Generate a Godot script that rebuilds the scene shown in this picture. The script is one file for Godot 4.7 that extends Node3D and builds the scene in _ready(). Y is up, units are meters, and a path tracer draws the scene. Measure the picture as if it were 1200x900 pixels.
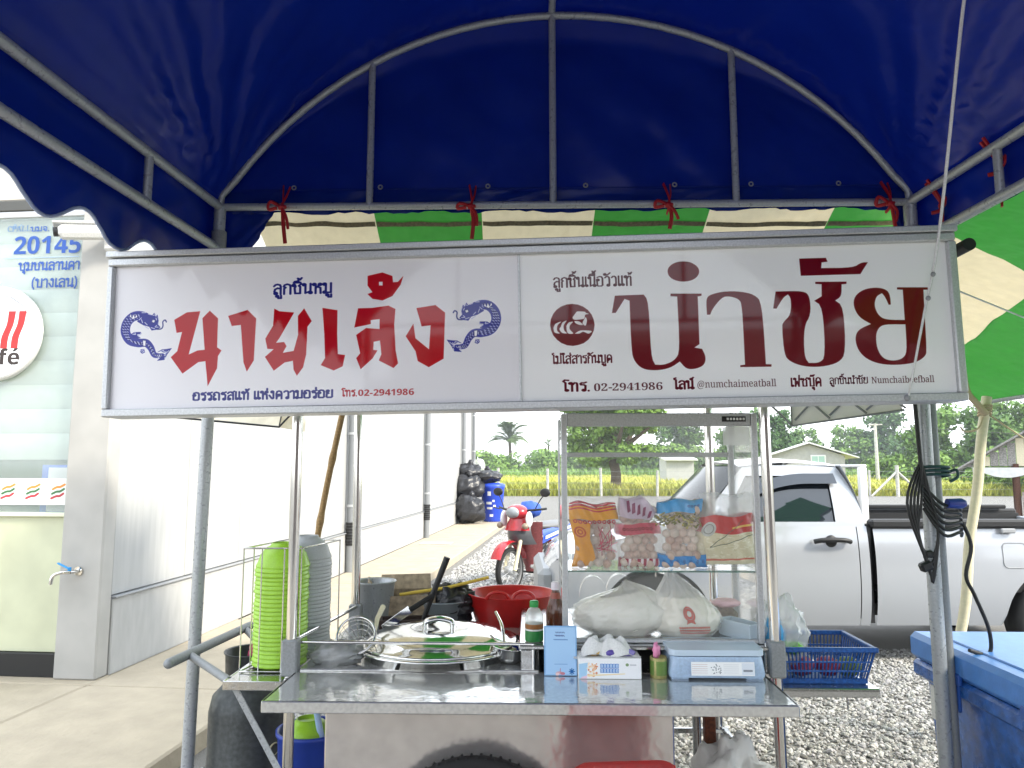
extends Node3D

# ------------------------------------------------------------------ helpers
var M := {}
var T := {}
var taken := {}
var keep := {}
var rng := RandomNumberGenerator.new()
const DOWN := Vector3(0, -1, 0)
const SIGN_LEFT := [[223,200,268,174,317,171,280,328,312,314,338,312,326,197,352,170,383,199,383,304,399,316,387,336,385,380,353,443,342,353,316,356,260,396,215,336,238,315,253,245,233,248], [420,191,490,171,522,203,517,355,493,394,480,360,467,225,434,228], [587,169,606,179,659,185,608,276,596,293,625,291,634,306,621,330,660,324,675,266,673,198,695,171,723,218,708,238,705,337,695,383,673,413,661,391,658,359,629,364,590,393,557,343,588,316,565,314,557,277,584,231], [761,171,815,181,815,267,818,339,844,343,836,383,804,397,758,377,773,352,769,265], [889,176,940,176,997,169,1022,182,1018,237,1023,330,1032,377,1016,393,964,365,973,343,968,294,945,298,944,327,959,329,942,357,900,395,884,355,898,338,883,272,918,248,966,253,966,217,934,220,935,234,876,245], [922,59,975,48,1011,62,1013,85,1031,84,1050,63,1040,95,1011,135,976,150,940,143,922,125,940,119,922,94], [1097,181,1164,172,1198,200,1192,364,1140,393,1101,370,1094,336,1059,281,1086,237,1093,289,1141,330,1147,244,1115,247]]
const SIGN_LEFTHOLE := [[963,82,976,82,976,96,963,95]]
const SIGN_RIGHT := [[329,156,428,155,444,177,446,376,459,402,490,404,527,388,545,357,543,165,520,163,521,154,627,157,626,165,613,167,612,334,594,346,620,351,632,379,626,407,597,420,564,420,543,393,510,415,462,423,415,417,388,388,380,353,379,175,362,168,330,217,317,217], [623,78,618,92,606,104,588,111,567,113,546,110,528,102,516,89,513,75,517,61,530,49,548,42,569,40,590,43,607,52,619,64], [641,175,657,161,705,151,759,153,805,165,830,194,832,409,851,410,850,418,746,417,746,411,762,409,763,200,751,178,717,168,694,173,662,211,653,232,642,232], [878,157,973,157,992,177,992,241,966,282,961,386,975,408,1011,409,1032,387,1033,214,1006,193,1032,178,1034,136,1013,134,1013,127,1118,129,1117,137,1101,138,1098,180,1076,194,1102,215,1100,375,1076,409,1017,423,958,420,913,402,895,378,893,280,897,266,925,239,929,183,919,168,902,179,878,217,867,216], [964,43,1054,43,1059,57,1039,59,1036,79,1144,81,1172,63,1194,63,1166,104,966,104], [1253,214,1242,184,1233,173,1213,183,1204,218,1218,253,1243,266,1302,268,1303,163,1284,161,1285,154,1386,157,1386,165,1371,165,1369,243,1366,373,1361,394,1328,415,1269,422,1212,418,1168,400,1141,369,1133,327,1146,297,1190,279,1152,255,1135,216,1141,181,1172,158,1212,152,1244,158,1259,174,1260,213]]
const SIGN_RIGHTHOLE := [[1235,281,1303,283,1302,379,1284,402,1251,408,1220,398,1203,363,1203,315,1215,291]]
const SIGN_DRAGON_BODY := [[144,203,106,184,75,183,53,200,44,224,47,248,64,271,95,281,122,282,140,299,153,324,168,329,185,328]]
const SIGN_DRAGON_HEAD := [[91,170,119,173,140,182,148,172,153,186,160,179,166,200,163,214,173,226,162,234,141,237,131,223,110,217,86,203,95,188], [164,317,181,307,198,306,218,303,202,325,192,345,165,348,178,335,198,322,178,314], [103,305,116,304,120,316,110,321,102,314], [64,249,77,241,101,241,104,248,87,250,102,264,74,263]]
const SIGN_WHISKER := [[163,233,177,231,182,221,181,206,189,200,194,207]]
const SIGN_DRAGON_WHITE := [[56,183,61,171,66,187,73,172,77,187,83,172,87,187,69,195], [109,271,122,273,121,295,111,292], [143,196,154,200,149,210,139,206]]
const SIGN_COW := [[180,229,191,214,199,208,223,210,227,214,237,218,225,221,222,232,216,236,191,238,182,235], [226,228,230,241,225,259,214,250], [186,242,203,244,216,256,203,256,190,250], [113,265,121,250,141,243,128,256,126,274,135,285,117,281], [139,261,145,246,160,240,149,257,151,275,160,285,143,283,134,270], [158,259,167,246,182,245,171,257,170,271,182,286,162,284], [186,287,207,276,242,278,244,283,233,288,216,281,203,287]]
const SIGN_COWDISC := [[256,257,253,276,245,294,233,309,217,321,198,327,179,330,159,327,140,319,125,307,112,291,105,273,102,254,105,234,113,216,125,201,141,190,160,183,180,181,200,184,218,192,234,204,246,220,253,238]]

class Build:
	var st := SurfaceTool.new()
	func _init() -> void:
		st.begin(Mesh.PRIMITIVE_TRIANGLES)
		st.set_smooth_group(-1)
	func flat() -> Build:
		st.set_smooth_group(-1)
		return self
	func soft(g := 1) -> Build:
		st.set_smooth_group(g)
		return self
	func tri(a: Vector3, b: Vector3, c: Vector3, ua := Vector2.ZERO, ub := Vector2.ZERO, uc := Vector2.ZERO) -> void:
		st.set_uv(ua); st.add_vertex(a)
		st.set_uv(ub); st.add_vertex(b)
		st.set_uv(uc); st.add_vertex(c)
	func quad(a: Vector3, b: Vector3, c: Vector3, d: Vector3, ua := Vector2(0, 1), ub := Vector2(0, 0), uc := Vector2(1, 0), ud := Vector2(1, 1)) -> void:
		tri(a, b, c, ua, ub, uc)
		tri(a, c, d, ua, uc, ud)
	# a face turned away from the point o
	func out(pts: Array, o: Vector3) -> void:
		var n := Vector3.ZERO
		var m := Vector3.ZERO
		for i in pts.size():
			m += pts[i]
			n += (pts[i] - pts[0]).cross(pts[(i + 1) % pts.size()] - pts[0])
		m /= pts.size()
		var flip: bool = n.dot(m - o) > 0
		for i in range(1, pts.size() - 1):
			if flip:
				tri(pts[0], pts[i + 1], pts[i])
			else:
				tri(pts[0], pts[i], pts[i + 1])
	# box with chamfered edges
	func box(c: Vector3, s: Vector3, ch := 0.0, b := Basis.IDENTITY) -> Build:
		st.set_smooth_group(-1)
		var h := s * 0.5
		ch = min(ch, min(h.x, min(h.y, h.z)) * 0.9)
		if ch <= 0.0:
			for ax in 3:
				for sg in [-1.0, 1.0]:
					var p := []
					for k in [[-1, -1], [-1, 1], [1, 1], [1, -1]]:
						var v := Vector3.ZERO
						v[ax] = sg * h[ax]; v[(ax + 1) % 3] = k[0] * h[(ax + 1) % 3]; v[(ax + 2) % 3] = k[1] * h[(ax + 2) % 3]
						p.append(c + b * v)
					out(p, c)
			return self
		for ax in 3:
			var e := (ax + 1) % 3
			var f := (ax + 2) % 3
			for sg in [-1.0, 1.0]:
				var p := []
				for k in [[-1, -1], [-1, 1], [1, 1], [1, -1]]:
					var v := Vector3.ZERO
					v[ax] = sg * h[ax]; v[e] = k[0] * (h[e] - ch); v[f] = k[1] * (h[f] - ch)
					p.append(c + b * v)
				out(p, c)
			for s1 in [-1.0, 1.0]:
				for s2 in [-1.0, 1.0]:
					var p := []
					for k in [[0, -1], [0, 1], [1, 1], [1, -1]]:
						var v := Vector3.ZERO
						v[ax] = k[1] * (h[ax] - ch)
						v[e] = s1 * (h[e] - (ch if k[0] == 1 else 0.0)); v[f] = s2 * (h[f] - (0.0 if k[0] == 1 else ch))
						p.append(c + b * v)
					out(p, c)
		for sx in [-1.0, 1.0]:
			for sy in [-1.0, 1.0]:
				for sz in [-1.0, 1.0]:
					out([c + b * Vector3(sx * h.x, sy * (h.y - ch), sz * (h.z - ch)), c + b * Vector3(sx * (h.x - ch), sy * h.y, sz * (h.z - ch)), c + b * Vector3(sx * (h.x - ch), sy * (h.y - ch), sz * h.z)], c)
		return self
	# a tube along points; r is one radius or one for each point
	func tube(pts: Array, r, sides := 10, caps := true, squash := 1.0) -> Build:
		var n := pts.size()
		var prev := Vector3.ZERO
		var rings := []
		for i in n:
			var t: Vector3 = (pts[min(i + 1, n - 1)] - pts[max(i - 1, 0)]).normalized()
			var nn := prev
			if i == 0:
				nn = Vector3.UP if abs(t.y) < 0.9 else Vector3.RIGHT
			nn = (nn - t * nn.dot(t)).normalized()
			prev = nn
			var bb := t.cross(nn)
			var rad: float = r[i] if r is Array else r
			var ring := []
			for k in sides:
				var a := TAU * k / sides
				ring.append(pts[i] + (nn * cos(a) + bb * sin(a) * squash) * rad)
			rings.append(ring)
		st.set_smooth_group(2)
		for i in n - 1:
			for k in sides:
				var k2 := (k + 1) % sides
				quad(rings[i][k], rings[i + 1][k], rings[i + 1][k2], rings[i][k2], Vector2(float(k) / sides, i), Vector2(float(k) / sides, i + 1), Vector2(float(k + 1) / sides, i + 1), Vector2(float(k + 1) / sides, i))
		st.set_smooth_group(-1)
		if caps:
			out(rings[0], pts[0] * 2 - (pts[0] + pts[0] - pts[1]))
			out(rings[n - 1], pts[n - 2])
		return self
	# profile of (radius, height) turned round the y axis; every point whose z is 1 is a sharp corner
	func lathe(prof: Array, segs := 24, x := Transform3D.IDENTITY, ov := 1.0, groups := 3, a0 := 0.0, a1 := TAU) -> Build:
		for i in prof.size() - 1:
			st.set_smooth_group(groups + (i if false else 0))
			for k in segs:
				var b0 := a0 + (a1 - a0) * k / segs
				var b1 := a0 + (a1 - a0) * (k + 1) / segs
				var p0: Vector2 = prof[i]
				var p1: Vector2 = prof[i + 1]
				var u0 := float(k) / segs
				var u1 := float(k + 1) / segs
				var v0 := 1.0 - float(i) / (prof.size() - 1)
				var v1 := 1.0 - float(i + 1) / (prof.size() - 1)
				var q := [x * Vector3(p0.x * cos(b1), p0.y, ov * p0.x * sin(b1)), x * Vector3(p1.x * cos(b1), p1.y, ov * p1.x * sin(b1)), x * Vector3(p1.x * cos(b0), p1.y, ov * p1.x * sin(b0)), x * Vector3(p0.x * cos(b0), p0.y, ov * p0.x * sin(b0))]
				var uv := [Vector2(u1, v0), Vector2(u1, v1), Vector2(u0, v1), Vector2(u0, v0)]
				if p0.x > 1e-5:
					if p1.x > 1e-5:
						quad(q[0], q[1], q[2], q[3], uv[0], uv[1], uv[2], uv[3])
					else:
						tri(q[0], q[1], q[3], uv[0], uv[1], uv[3])
				elif p1.x > 1e-5:
					tri(q[0], q[1], q[2], uv[0], uv[1], uv[2])
		st.set_smooth_group(-1)
		return self
	# a flat outline in x, y pulled along z from z0 to z1, placed by x
	func prism(poly: PackedVector2Array, z0: float, z1: float, x := Transform3D.IDENTITY, uvs := false) -> Build:
		st.set_smooth_group(-1)
		if Geometry2D.is_polygon_clockwise(poly):
			poly.reverse()
		var ids := Geometry2D.triangulate_polygon(poly)
		var r := Rect2(poly[0], Vector2.ZERO)
		for p in poly:
			r = r.expand(p)
		for i in range(0, ids.size(), 3):
			var a := poly[ids[i]]; var b := poly[ids[i + 1]]; var c := poly[ids[i + 2]]
			if (b - a).cross(c - a) > 0:
				var sw := b
				b = c; c = sw
			var ua := (a - r.position) / r.size; var ub := (b - r.position) / r.size; var uc := (c - r.position) / r.size
			ua.y = 1 - ua.y; ub.y = 1 - ub.y; uc.y = 1 - uc.y
			tri(x * Vector3(a.x, a.y, z1), x * Vector3(b.x, b.y, z1), x * Vector3(c.x, c.y, z1), ua, ub, uc)
			tri(x * Vector3(a.x, a.y, z0), x * Vector3(c.x, c.y, z0), x * Vector3(b.x, b.y, z0), ua, uc, ub)
		for i in poly.size():
			var a := poly[i]; var b := poly[(i + 1) % poly.size()]
			quad(x * Vector3(a.x, a.y, z0), x * Vector3(a.x, a.y, z1), x * Vector3(b.x, b.y, z1), x * Vector3(b.x, b.y, z0))
		return self
	# a sheet f(u, v) with u, v from 0 to 1
	func sheet(f: Callable, nu: int, nv: int, g := 4) -> Build:
		st.set_smooth_group(g)
		var rows := []
		for j in nv + 1:
			var row := PackedVector3Array()
			for i in nu + 1:
				row.append(f.call(float(i) / nu, float(j) / nv))
			rows.append(row)
		for j in nv:
			for i in nu:
				var u0 := float(i) / nu; var u1 := float(i + 1) / nu; var v0 := float(j) / nv; var v1 := float(j + 1) / nv
				quad(rows[j][i], rows[j + 1][i], rows[j + 1][i + 1], rows[j][i + 1], Vector2(u0, 1 - v0), Vector2(u0, 1 - v1), Vector2(u1, 1 - v1), Vector2(u1, 1 - v0))
		st.set_smooth_group(-1)
		return self
	# a ball with a displaced radius: f(direction) gives the radius factor
	func blob(c: Vector3, r: Vector3, f: Callable, nu := 24, nv := 14, g := 5) -> Build:
		return sheet(func(u, v):
			var a: float = -u * TAU
			var e: float = (v - 0.5) * PI
			var d := Vector3(cos(a) * cos(e), sin(e), sin(a) * cos(e))
			return c + d * r * f.call(d), nu, nv, g)
	func mesh() -> ArrayMesh:
		st.generate_normals()
		return st.commit()

func numbered(called: String) -> String:
	var n: int = taken.get(called, -1) + 1
	taken[called] = n
	return called if n == 0 else "%s_%03d" % [called, n]

func thing(called: String, label: String, category: String, at := Vector3.ZERO, turn := 0.0, group := "") -> Node3D:
	var o := Node3D.new()
	o.name = numbered(called)
	add_child(o)
	o.position = at
	o.rotation.y = turn
	tag(o, label, category, group)
	return o

func tag(o: Node, label: String, category: String, group := "") -> void:
	o.set_meta("label", label)
	o.set_meta("category", category)
	if group:
		o.set_meta("group", group)

func part(called: String, b, m: Material, parent: Node, x := Transform3D.IDENTITY) -> MeshInstance3D:
	var o := MeshInstance3D.new()
	o.name = called
	o.mesh = b.mesh() if b is Build else b
	o.material_override = m
	o.transform = x
	parent.add_child(o, true)
	return o

func single(called: String, b, m: Material, label: String, category: String, at := Vector3.ZERO, turn := 0.0, group := "") -> MeshInstance3D:
	var o := part(numbered(called), b, m, self, Transform3D(Basis(Vector3.UP, turn), at))
	tag(o, label, category, group)
	return o

func setting(called: String, b, m: Material, x := Transform3D.IDENTITY) -> MeshInstance3D:
	var o := part(called, b, m, self, x)
	o.set_meta("kind", "structure")
	return o

func copy_of(o: Node3D, at: Vector3, turn: float, label: String) -> Node3D:
	var c: Node3D = o.duplicate()
	c.name = numbered(String(o.name))
	add_child(c)
	c.position = at
	c.rotation.y = turn
	c.set_meta("label", label)
	return c

func curve(pts: Array, n := 6) -> Array:
	var r := []
	for i in pts.size() - 1:
		var a = pts[max(i - 1, 0)]; var b = pts[i]; var c = pts[i + 1]; var d = pts[min(i + 2, pts.size() - 1)]
		for k in n:
			r.append(b.cubic_interpolate(c, a, d, float(k) / n))
	r.append(pts[-1])
	return r

func circle_path(c: Vector3, r: float, nx: Vector3, ny: Vector3, n := 24, from := 0.0, to := TAU) -> Array:
	var p := []
	for i in n + 1:
		var a := from + (to - from) * i / n
		p.append(c + nx * cos(a) * r + ny * sin(a) * r)
	return p

func cut(v: Array) -> PackedVector2Array:
	var p := PackedVector2Array()
	for i in range(0, v.size(), 2):
		p.append(Vector2(v[i], v[i + 1]))
	return p

# rounds the shallow corners of an outline and keeps the sharp ones
func eased(p: PackedVector2Array, limit := 0.95) -> PackedVector2Array:
	for turn in 2:
		var q := PackedVector2Array()
		for i in p.size():
			var a := p[(i + p.size() - 1) % p.size()]; var b := p[i]; var c := p[(i + 1) % p.size()]
			if abs((b - a).angle_to(c - b)) < limit:
				q.append(b.lerp(a, 0.25)); q.append(b.lerp(c, 0.25))
			else:
				q.append(b)
		p = q
	return p

# rounded rectangle outline
func rounded(w: float, h: float, r: float, n := 4) -> PackedVector2Array:
	var p := PackedVector2Array()
	for c in [[1, 1, 0.0], [-1, 1, PI / 2], [-1, -1, PI], [1, -1, PI * 1.5]]:
		for i in n + 1:
			var a: float = c[2] + PI / 2 * i / n
			p.append(Vector2(c[0] * (w / 2 - r) + r * cos(a), c[1] * (h / 2 - r) + r * sin(a)))
	return p

# ------------------------------------------------------------------ print: flat lettering drawn into pictures
class Ink:
	var w: int
	var h: int
	var px: PackedByteArray
	func _init(ww: int, hh: int, c: Color) -> void:
		w = ww; h = hh
		var im := Image.create(w, h, false, Image.FORMAT_RGBA8)
		im.fill(c)
		px = im.get_data()
	func dot(x: int, y: int, c: Color, k: float) -> void:
		if x < 0 or y < 0 or x >= w or y >= h or k <= 0.0:
			return
		k = min(k, 1.0) * c.a
		var i := (y * w + x) * 4
		var ao := px[i + 3] / 255.0
		var an: float = k + ao * (1 - k)
		var f: float = k / max(an, 1e-4)
		px[i] = int(px[i] * (1 - f) + c.r8 * f)
		px[i + 1] = int(px[i + 1] * (1 - f) + c.g8 * f)
		px[i + 2] = int(px[i + 2] * (1 - f) + c.b8 * f)
		px[i + 3] = int(an * 255)
	func poly(p: PackedVector2Array, c: Color) -> void:
		var y0 := 1e9; var y1 := -1e9; var x0 := 1e9; var x1 := -1e9
		for v in p:
			y0 = min(y0, v.y); y1 = max(y1, v.y); x0 = min(x0, v.x); x1 = max(x1, v.x)
		var xa: int = max(0, int(x0) - 1)
		var xb: int = min(w - 1, int(x1) + 1)
		for y in range(max(0, int(y0)), min(h - 1, int(y1) + 1) + 1):
			var cov := PackedFloat32Array()
			cov.resize(xb - xa + 2)
			for s in 4:
				var yy := y + (s + 0.5) / 4.0
				var hits := []
				for i in p.size():
					var a := p[i]; var b := p[(i + 1) % p.size()]
					if (a.y <= yy) != (b.y <= yy):
						hits.append(a.x + (yy - a.y) / (b.y - a.y) * (b.x - a.x))
				hits.sort()
				for k in range(0, hits.size() - 1, 2):
					var l: float = clamp(hits[k], xa, xb)
					var r: float = clamp(hits[k + 1], xa, xb)
					for x in range(int(l), int(r) + 1):
						cov[x - xa] += max(0.0, min(r, x + 1.0) - max(l, float(x))) * 0.25
			for x in range(xa, xb + 1):
				if cov[x - xa] > 0.0:
					dot(x, y, c, cov[x - xa])
	func line(p: Array, rx: float, ry: float, c: Color) -> void:
		for i in p.size() - 1:
			var a: Vector2 = p[i]; var b: Vector2 = p[i + 1]
			var k: float = min(rx, ry)
			var a2 := Vector2(a.x / rx, a.y / ry); var b2 := Vector2(b.x / rx, b.y / ry)
			var ab := b2 - a2
			var l2: float = max(ab.length_squared(), 1e-6)
			for y in range(int(min(a.y, b.y) - ry - 1), int(max(a.y, b.y) + ry + 2)):
				for x in range(int(min(a.x, b.x) - rx - 1), int(max(a.x, b.x) + rx + 2)):
					var q := Vector2((x + 0.5) / rx, (y + 0.5) / ry)
					var t: float = clamp((q - a2).dot(ab) / l2, 0.0, 1.0)
					dot(x, y, c, (1.0 - q.distance_to(a2 + ab * t)) * k + 0.5)
	func ring(cx: float, cy: float, r: float, rx: float, ry: float, c: Color, sx := 1.0) -> void:
		var p := []
		for i in 17:
			p.append(Vector2(cx + cos(TAU * i / 16) * r * sx, cy + sin(TAU * i / 16) * r))
		line(p, rx, ry, c)
	func disc(cx: float, cy: float, rx: float, ry: float, c: Color) -> void:
		var p := PackedVector2Array()
		for i in 32:
			p.append(Vector2(cx + cos(TAU * i / 32) * rx, cy + sin(TAU * i / 32) * ry))
		poly(p, c)
	func tex() -> ImageTexture:
		return ImageTexture.create_from_image(Image.create_from_data(w, h, false, Image.FORMAT_RGBA8, px))

# Thai letters as pen strokes in a box 100 high: [advance, strokes...]; a stroke of three numbers is a loop (x, y, radius)
const THAI := {
	"ก": [64, [12, 0, 12, 56, 21, 66, 9, 76, 15, 92, 32, 100, 49, 92, 54, 78, 54, 0]],
	"ถ": [66, [19, 10, 9], [10, 12, 10, 50, 20, 64, 9, 76, 15, 92, 32, 100, 49, 92, 55, 78, 55, 0]],
	"น": [68, [13, 90, 9], [22, 92, 22, 5, 50, 20], [56, 100, 56, 12], [56, 9, 9]],
	"ม": [66, [13, 90, 9], [22, 92, 22, 14], [15, 9, 9], [22, 6, 56, 6, 56, 100]],
	"บ": [66, [13, 90, 9], [22, 92, 22, 4, 56, 4, 56, 100]],
	"ท": [66, [13, 90, 9], [22, 92, 22, 0], [22, 66, 38, 96, 50, 94, 55, 82, 55, 0]],
	"ห": [68, [13, 90, 9], [22, 92, 22, 0], [22, 50, 44, 82], [51, 89, 9], [36, 66, 54, 54, 56, 0]],
	"ช": [68, [12, 86, 9], [20, 90, 24, 74, 18, 58, 22, 4, 55, 4, 55, 72, 46, 80, 62, 102]],
	"ซ": [70, [10, 86, 8], [18, 90, 22, 82, 28, 92, 28, 72, 20, 58, 23, 4, 56, 4, 56, 72, 46, 80, 63, 102]],
	"ล": [66, [10, 82, 20, 96, 33, 100, 49, 94, 55, 80, 55, 0], [55, 56, 34, 62, 17, 50, 13, 30, 15, 14], [22, 9, 9]],
	"ส": [66, [10, 82, 20, 96, 33, 100, 49, 94, 55, 80, 55, 0], [55, 56, 34, 62, 17, 50, 13, 30, 15, 14], [22, 9, 9], [44, 88, 64, 108]],
	"ค": [66, [14, 0, 12, 66, 18, 92, 33, 100, 49, 92, 55, 70, 55, 0], [34, 46, 9], [15, 16, 27, 40]],
	"ด": [66, [14, 0, 12, 66, 18, 92, 33, 100, 49, 92, 55, 70, 55, 0], [30, 46, 9], [15, 16, 36, 38]],
	"อ": [66, [16, 66, 9], [9, 64, 11, 8, 20, 3, 46, 3, 55, 12, 55, 82, 46, 97, 30, 100, 12, 92]],
	"ว": [56, [10, 86, 22, 98, 34, 98, 44, 88, 46, 70, 46, 12], [37, 9, 9]],
	"ร": [52, [32, 9, 9], [41, 12, 42, 60, 34, 70, 14, 72, 10, 84, 18, 94, 32, 92, 46, 100]],
	"ง": [54, [32, 90, 9], [41, 92, 42, 10, 36, 3, 28, 6, 8, 44]],
	"จ": [60, [10, 88, 24, 100, 40, 96, 48, 82, 48, 8, 38, 2, 30, 10, 30, 36], [22, 42, 9]],
	"ย": [66, [20, 88, 9], [12, 90, 10, 74, 26, 58, 12, 52, 10, 12, 18, 4, 48, 4, 56, 12, 56, 100]],
	"พ": [70, [13, 90, 9], [22, 92, 18, 2, 36, 62, 52, 2, 58, 100]],
	"ฟ": [70, [13, 90, 9], [22, 92, 18, 2, 36, 62, 52, 2, 58, 132]],
	"า": [46, [5, 84, 15, 97, 26, 99, 34, 90, 36, 76, 36, 0]],
	"เ": [30, [12, 100, 12, 14], [20, 10, 8]],
	"แ": [58, [12, 100, 12, 14], [20, 10, 8], [40, 100, 40, 14], [48, 10, 8]],
	"โ": [36, [16, 12, 16, 96, 2, 116, 12, 130, 34, 126], [24, 10, 8]],
	"ไ": [34, [16, 12, 16, 112, 4, 118, 2, 130, 14, 136], [24, 10, 8]],
	"ใ": [34, [16, 12, 16, 112, 26, 122, 22, 134, 8, 134], [9, 124, 8], [24, 10, 8]],
	"ำ": [46, [-10, 122, 10], [5, 84, 15, 97, 26, 99, 34, 90, 36, 76, 36, 0]],
	"ิ": [0, [-56, 112, -50, 124, -32, 128, -12, 113, -56, 112]],
	"ี": [0, [-56, 112, -50, 124, -32, 128, -12, 113, -56, 112], [-12, 112, -12, 138]],
	"ื": [0, [-56, 112, -50, 124, -32, 128, -12, 113, -56, 112], [-12, 112, -12, 138], [-24, 120, -24, 138]],
	"ั": [0, [-46, 120, 8], [-40, 112, -26, 114, -4, 134]],
	"ุ": [0, [-18, -20, 7], [-10, -16, -10, -42]],
	"ู": [0, [-34, -20, 7], [-26, -16, -26, -40, -8, -40, -8, -14]],
	"่": [0, [-12, 114, -12, 134]],
	"้": [0, [-30, 130, -22, 126, -26, 114, -14, 116, -4, 134]],
	"๊": [0, [-40, 116, -34, 130, -26, 116, -18, 130, -14, 118, -4, 134]],
	"์": [0, [-20, 118, 7], [-14, 124, -4, 138]],
	".": [22, [10, 0, 10, 4]],
	"(": [34, [24, 118, 12, 86, 10, 50, 12, 14, 24, -18]],
	")": [34, [10, 118, 22, 86, 24, 50, 22, 14, 10, -18]],
	" ": [34],
}

func thai(ink: Ink, text: String, x0: float, base: float, width: float, high: float, pen: Vector2, c: Color) -> void:
	var total := 0.0
	for ch in text:
		total += THAI[ch][0]
	var sx := width / total
	var sy := high / 100.0
	var x := 0.0
	var lift := 0.0
	for ch in text:
		var g: Array = THAI[ch]
		if ch in "ิีืั":
			lift = 26.0
		elif not (ch in "่้๊์"):
			lift = 0.0
		var up := lift if ch in "่้๊์" else 0.0
		for s in g.slice(1):
			if s.size() == 3:
				ink.ring(x0 + (x + s[0]) * sx, base - (s[1] + up) * sy, s[2] * sy, pen.x, pen.y, c, sx / sy)
			else:
				var p := []
				for i in range(0, s.size(), 2):
					p.append(Vector2(x0 + (x + s[i]) * sx, base - (s[i + 1] + up) * sy))
				ink.line(p, pen.x, pen.y, c)
		x += g[0]

# Latin lettering as thin raised letters, fitted into a box whose lower left corner is at
func latin(text: String, fontname: String, at: Vector3, width: float, high: float, m: Material, parent: Node, called := "lettering", bold := false) -> MeshInstance3D:
	var tm := TextMesh.new()
	var f := SystemFont.new()
	f.font_names = PackedStringArray([fontname])
	f.font_weight = 700 if bold else 400
	tm.font = f
	tm.text = text
	tm.font_size = 64
	tm.depth = 0.001
	var bb := tm.get_aabb()
	var sx := width / bb.size.x
	var sy := high / bb.size.y
	var b := Basis.from_scale(Vector3(sx, sy, 1))
	return part(called, tm, m, parent, Transform3D(b, at - b * Vector3(bb.position.x, bb.position.y, 0)))

# ------------------------------------------------------------------ materials
func noise_tex(freq: float, lo: float, hi: float, kind := FastNoiseLite.TYPE_SIMPLEX_SMOOTH, oct := 4, size := 512, seed_n := 1, normal := 0.0, stretch := 1.0) -> NoiseTexture2D:
	var n := FastNoiseLite.new()
	n.noise_type = kind
	n.frequency = freq
	n.seed = seed_n
	n.fractal_octaves = oct
	var t := NoiseTexture2D.new()
	t.width = size
	t.height = int(size / stretch)
	t.seamless = true
	t.noise = n
	if normal > 0.0:
		t.as_normal_map = true
		t.bump_strength = normal
	else:
		var g := Gradient.new()
		g.set_color(0, Color(lo, lo, lo))
		g.set_color(1, Color(hi, hi, hi))
		t.color_ramp = g
	return t

func mat(c: Color, rough: float, o := {}) -> StandardMaterial3D:
	var m := StandardMaterial3D.new()
	m.albedo_color = c
	m.roughness = rough
	m.metallic = o.get("metal", 0.0)
	m.metallic_specular = o.get("spec", 0.5)
	m.cull_mode = BaseMaterial3D.CULL_DISABLED
	if o.has("tex"):
		m.albedo_texture = T[o.tex] if o.tex is String else o.tex
		if not o.get("uv", false):
			m.uv1_triplanar = true
			m.uv1_world_triplanar = o.get("world", false)
		var s: float = o.get("scale", 1.0)
		m.uv1_scale = Vector3(s, s * o.get("tall", 1.0), s) if not o.get("uv", false) else Vector3.ONE
	if o.has("bump"):
		m.normal_enabled = true
		m.normal_texture = T[o.bump]
		m.normal_scale = o.get("bumpk", 1.0)
		if not o.get("uv", false) and not o.has("tex"):
			m.uv1_triplanar = true
			var s: float = o.get("scale", 1.0)
			m.uv1_scale = Vector3(s, s, s)
	if o.has("rtex"):
		m.roughness_texture = T[o.rtex]
	if o.has("alpha"):
		m.transparency = BaseMaterial3D.TRANSPARENCY_ALPHA
		m.albedo_color.a = o.alpha
	if o.has("back"):
		m.backlight_enabled = true
		m.backlight = o.back
	if o.has("coat"):
		m.clearcoat_enabled = true
		m.clearcoat = o.coat
		m.clearcoat_roughness = 0.05
	if o.get("vc", false):
		m.vertex_color_use_as_albedo = true
	return m

func printed(t: Texture2D, rough: float, o := {}) -> StandardMaterial3D:
	o.tex = t
	o.uv = true
	return mat(Color.WHITE, rough, o)

func hx(s: String) -> Color:
	return Color.html(s)

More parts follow.
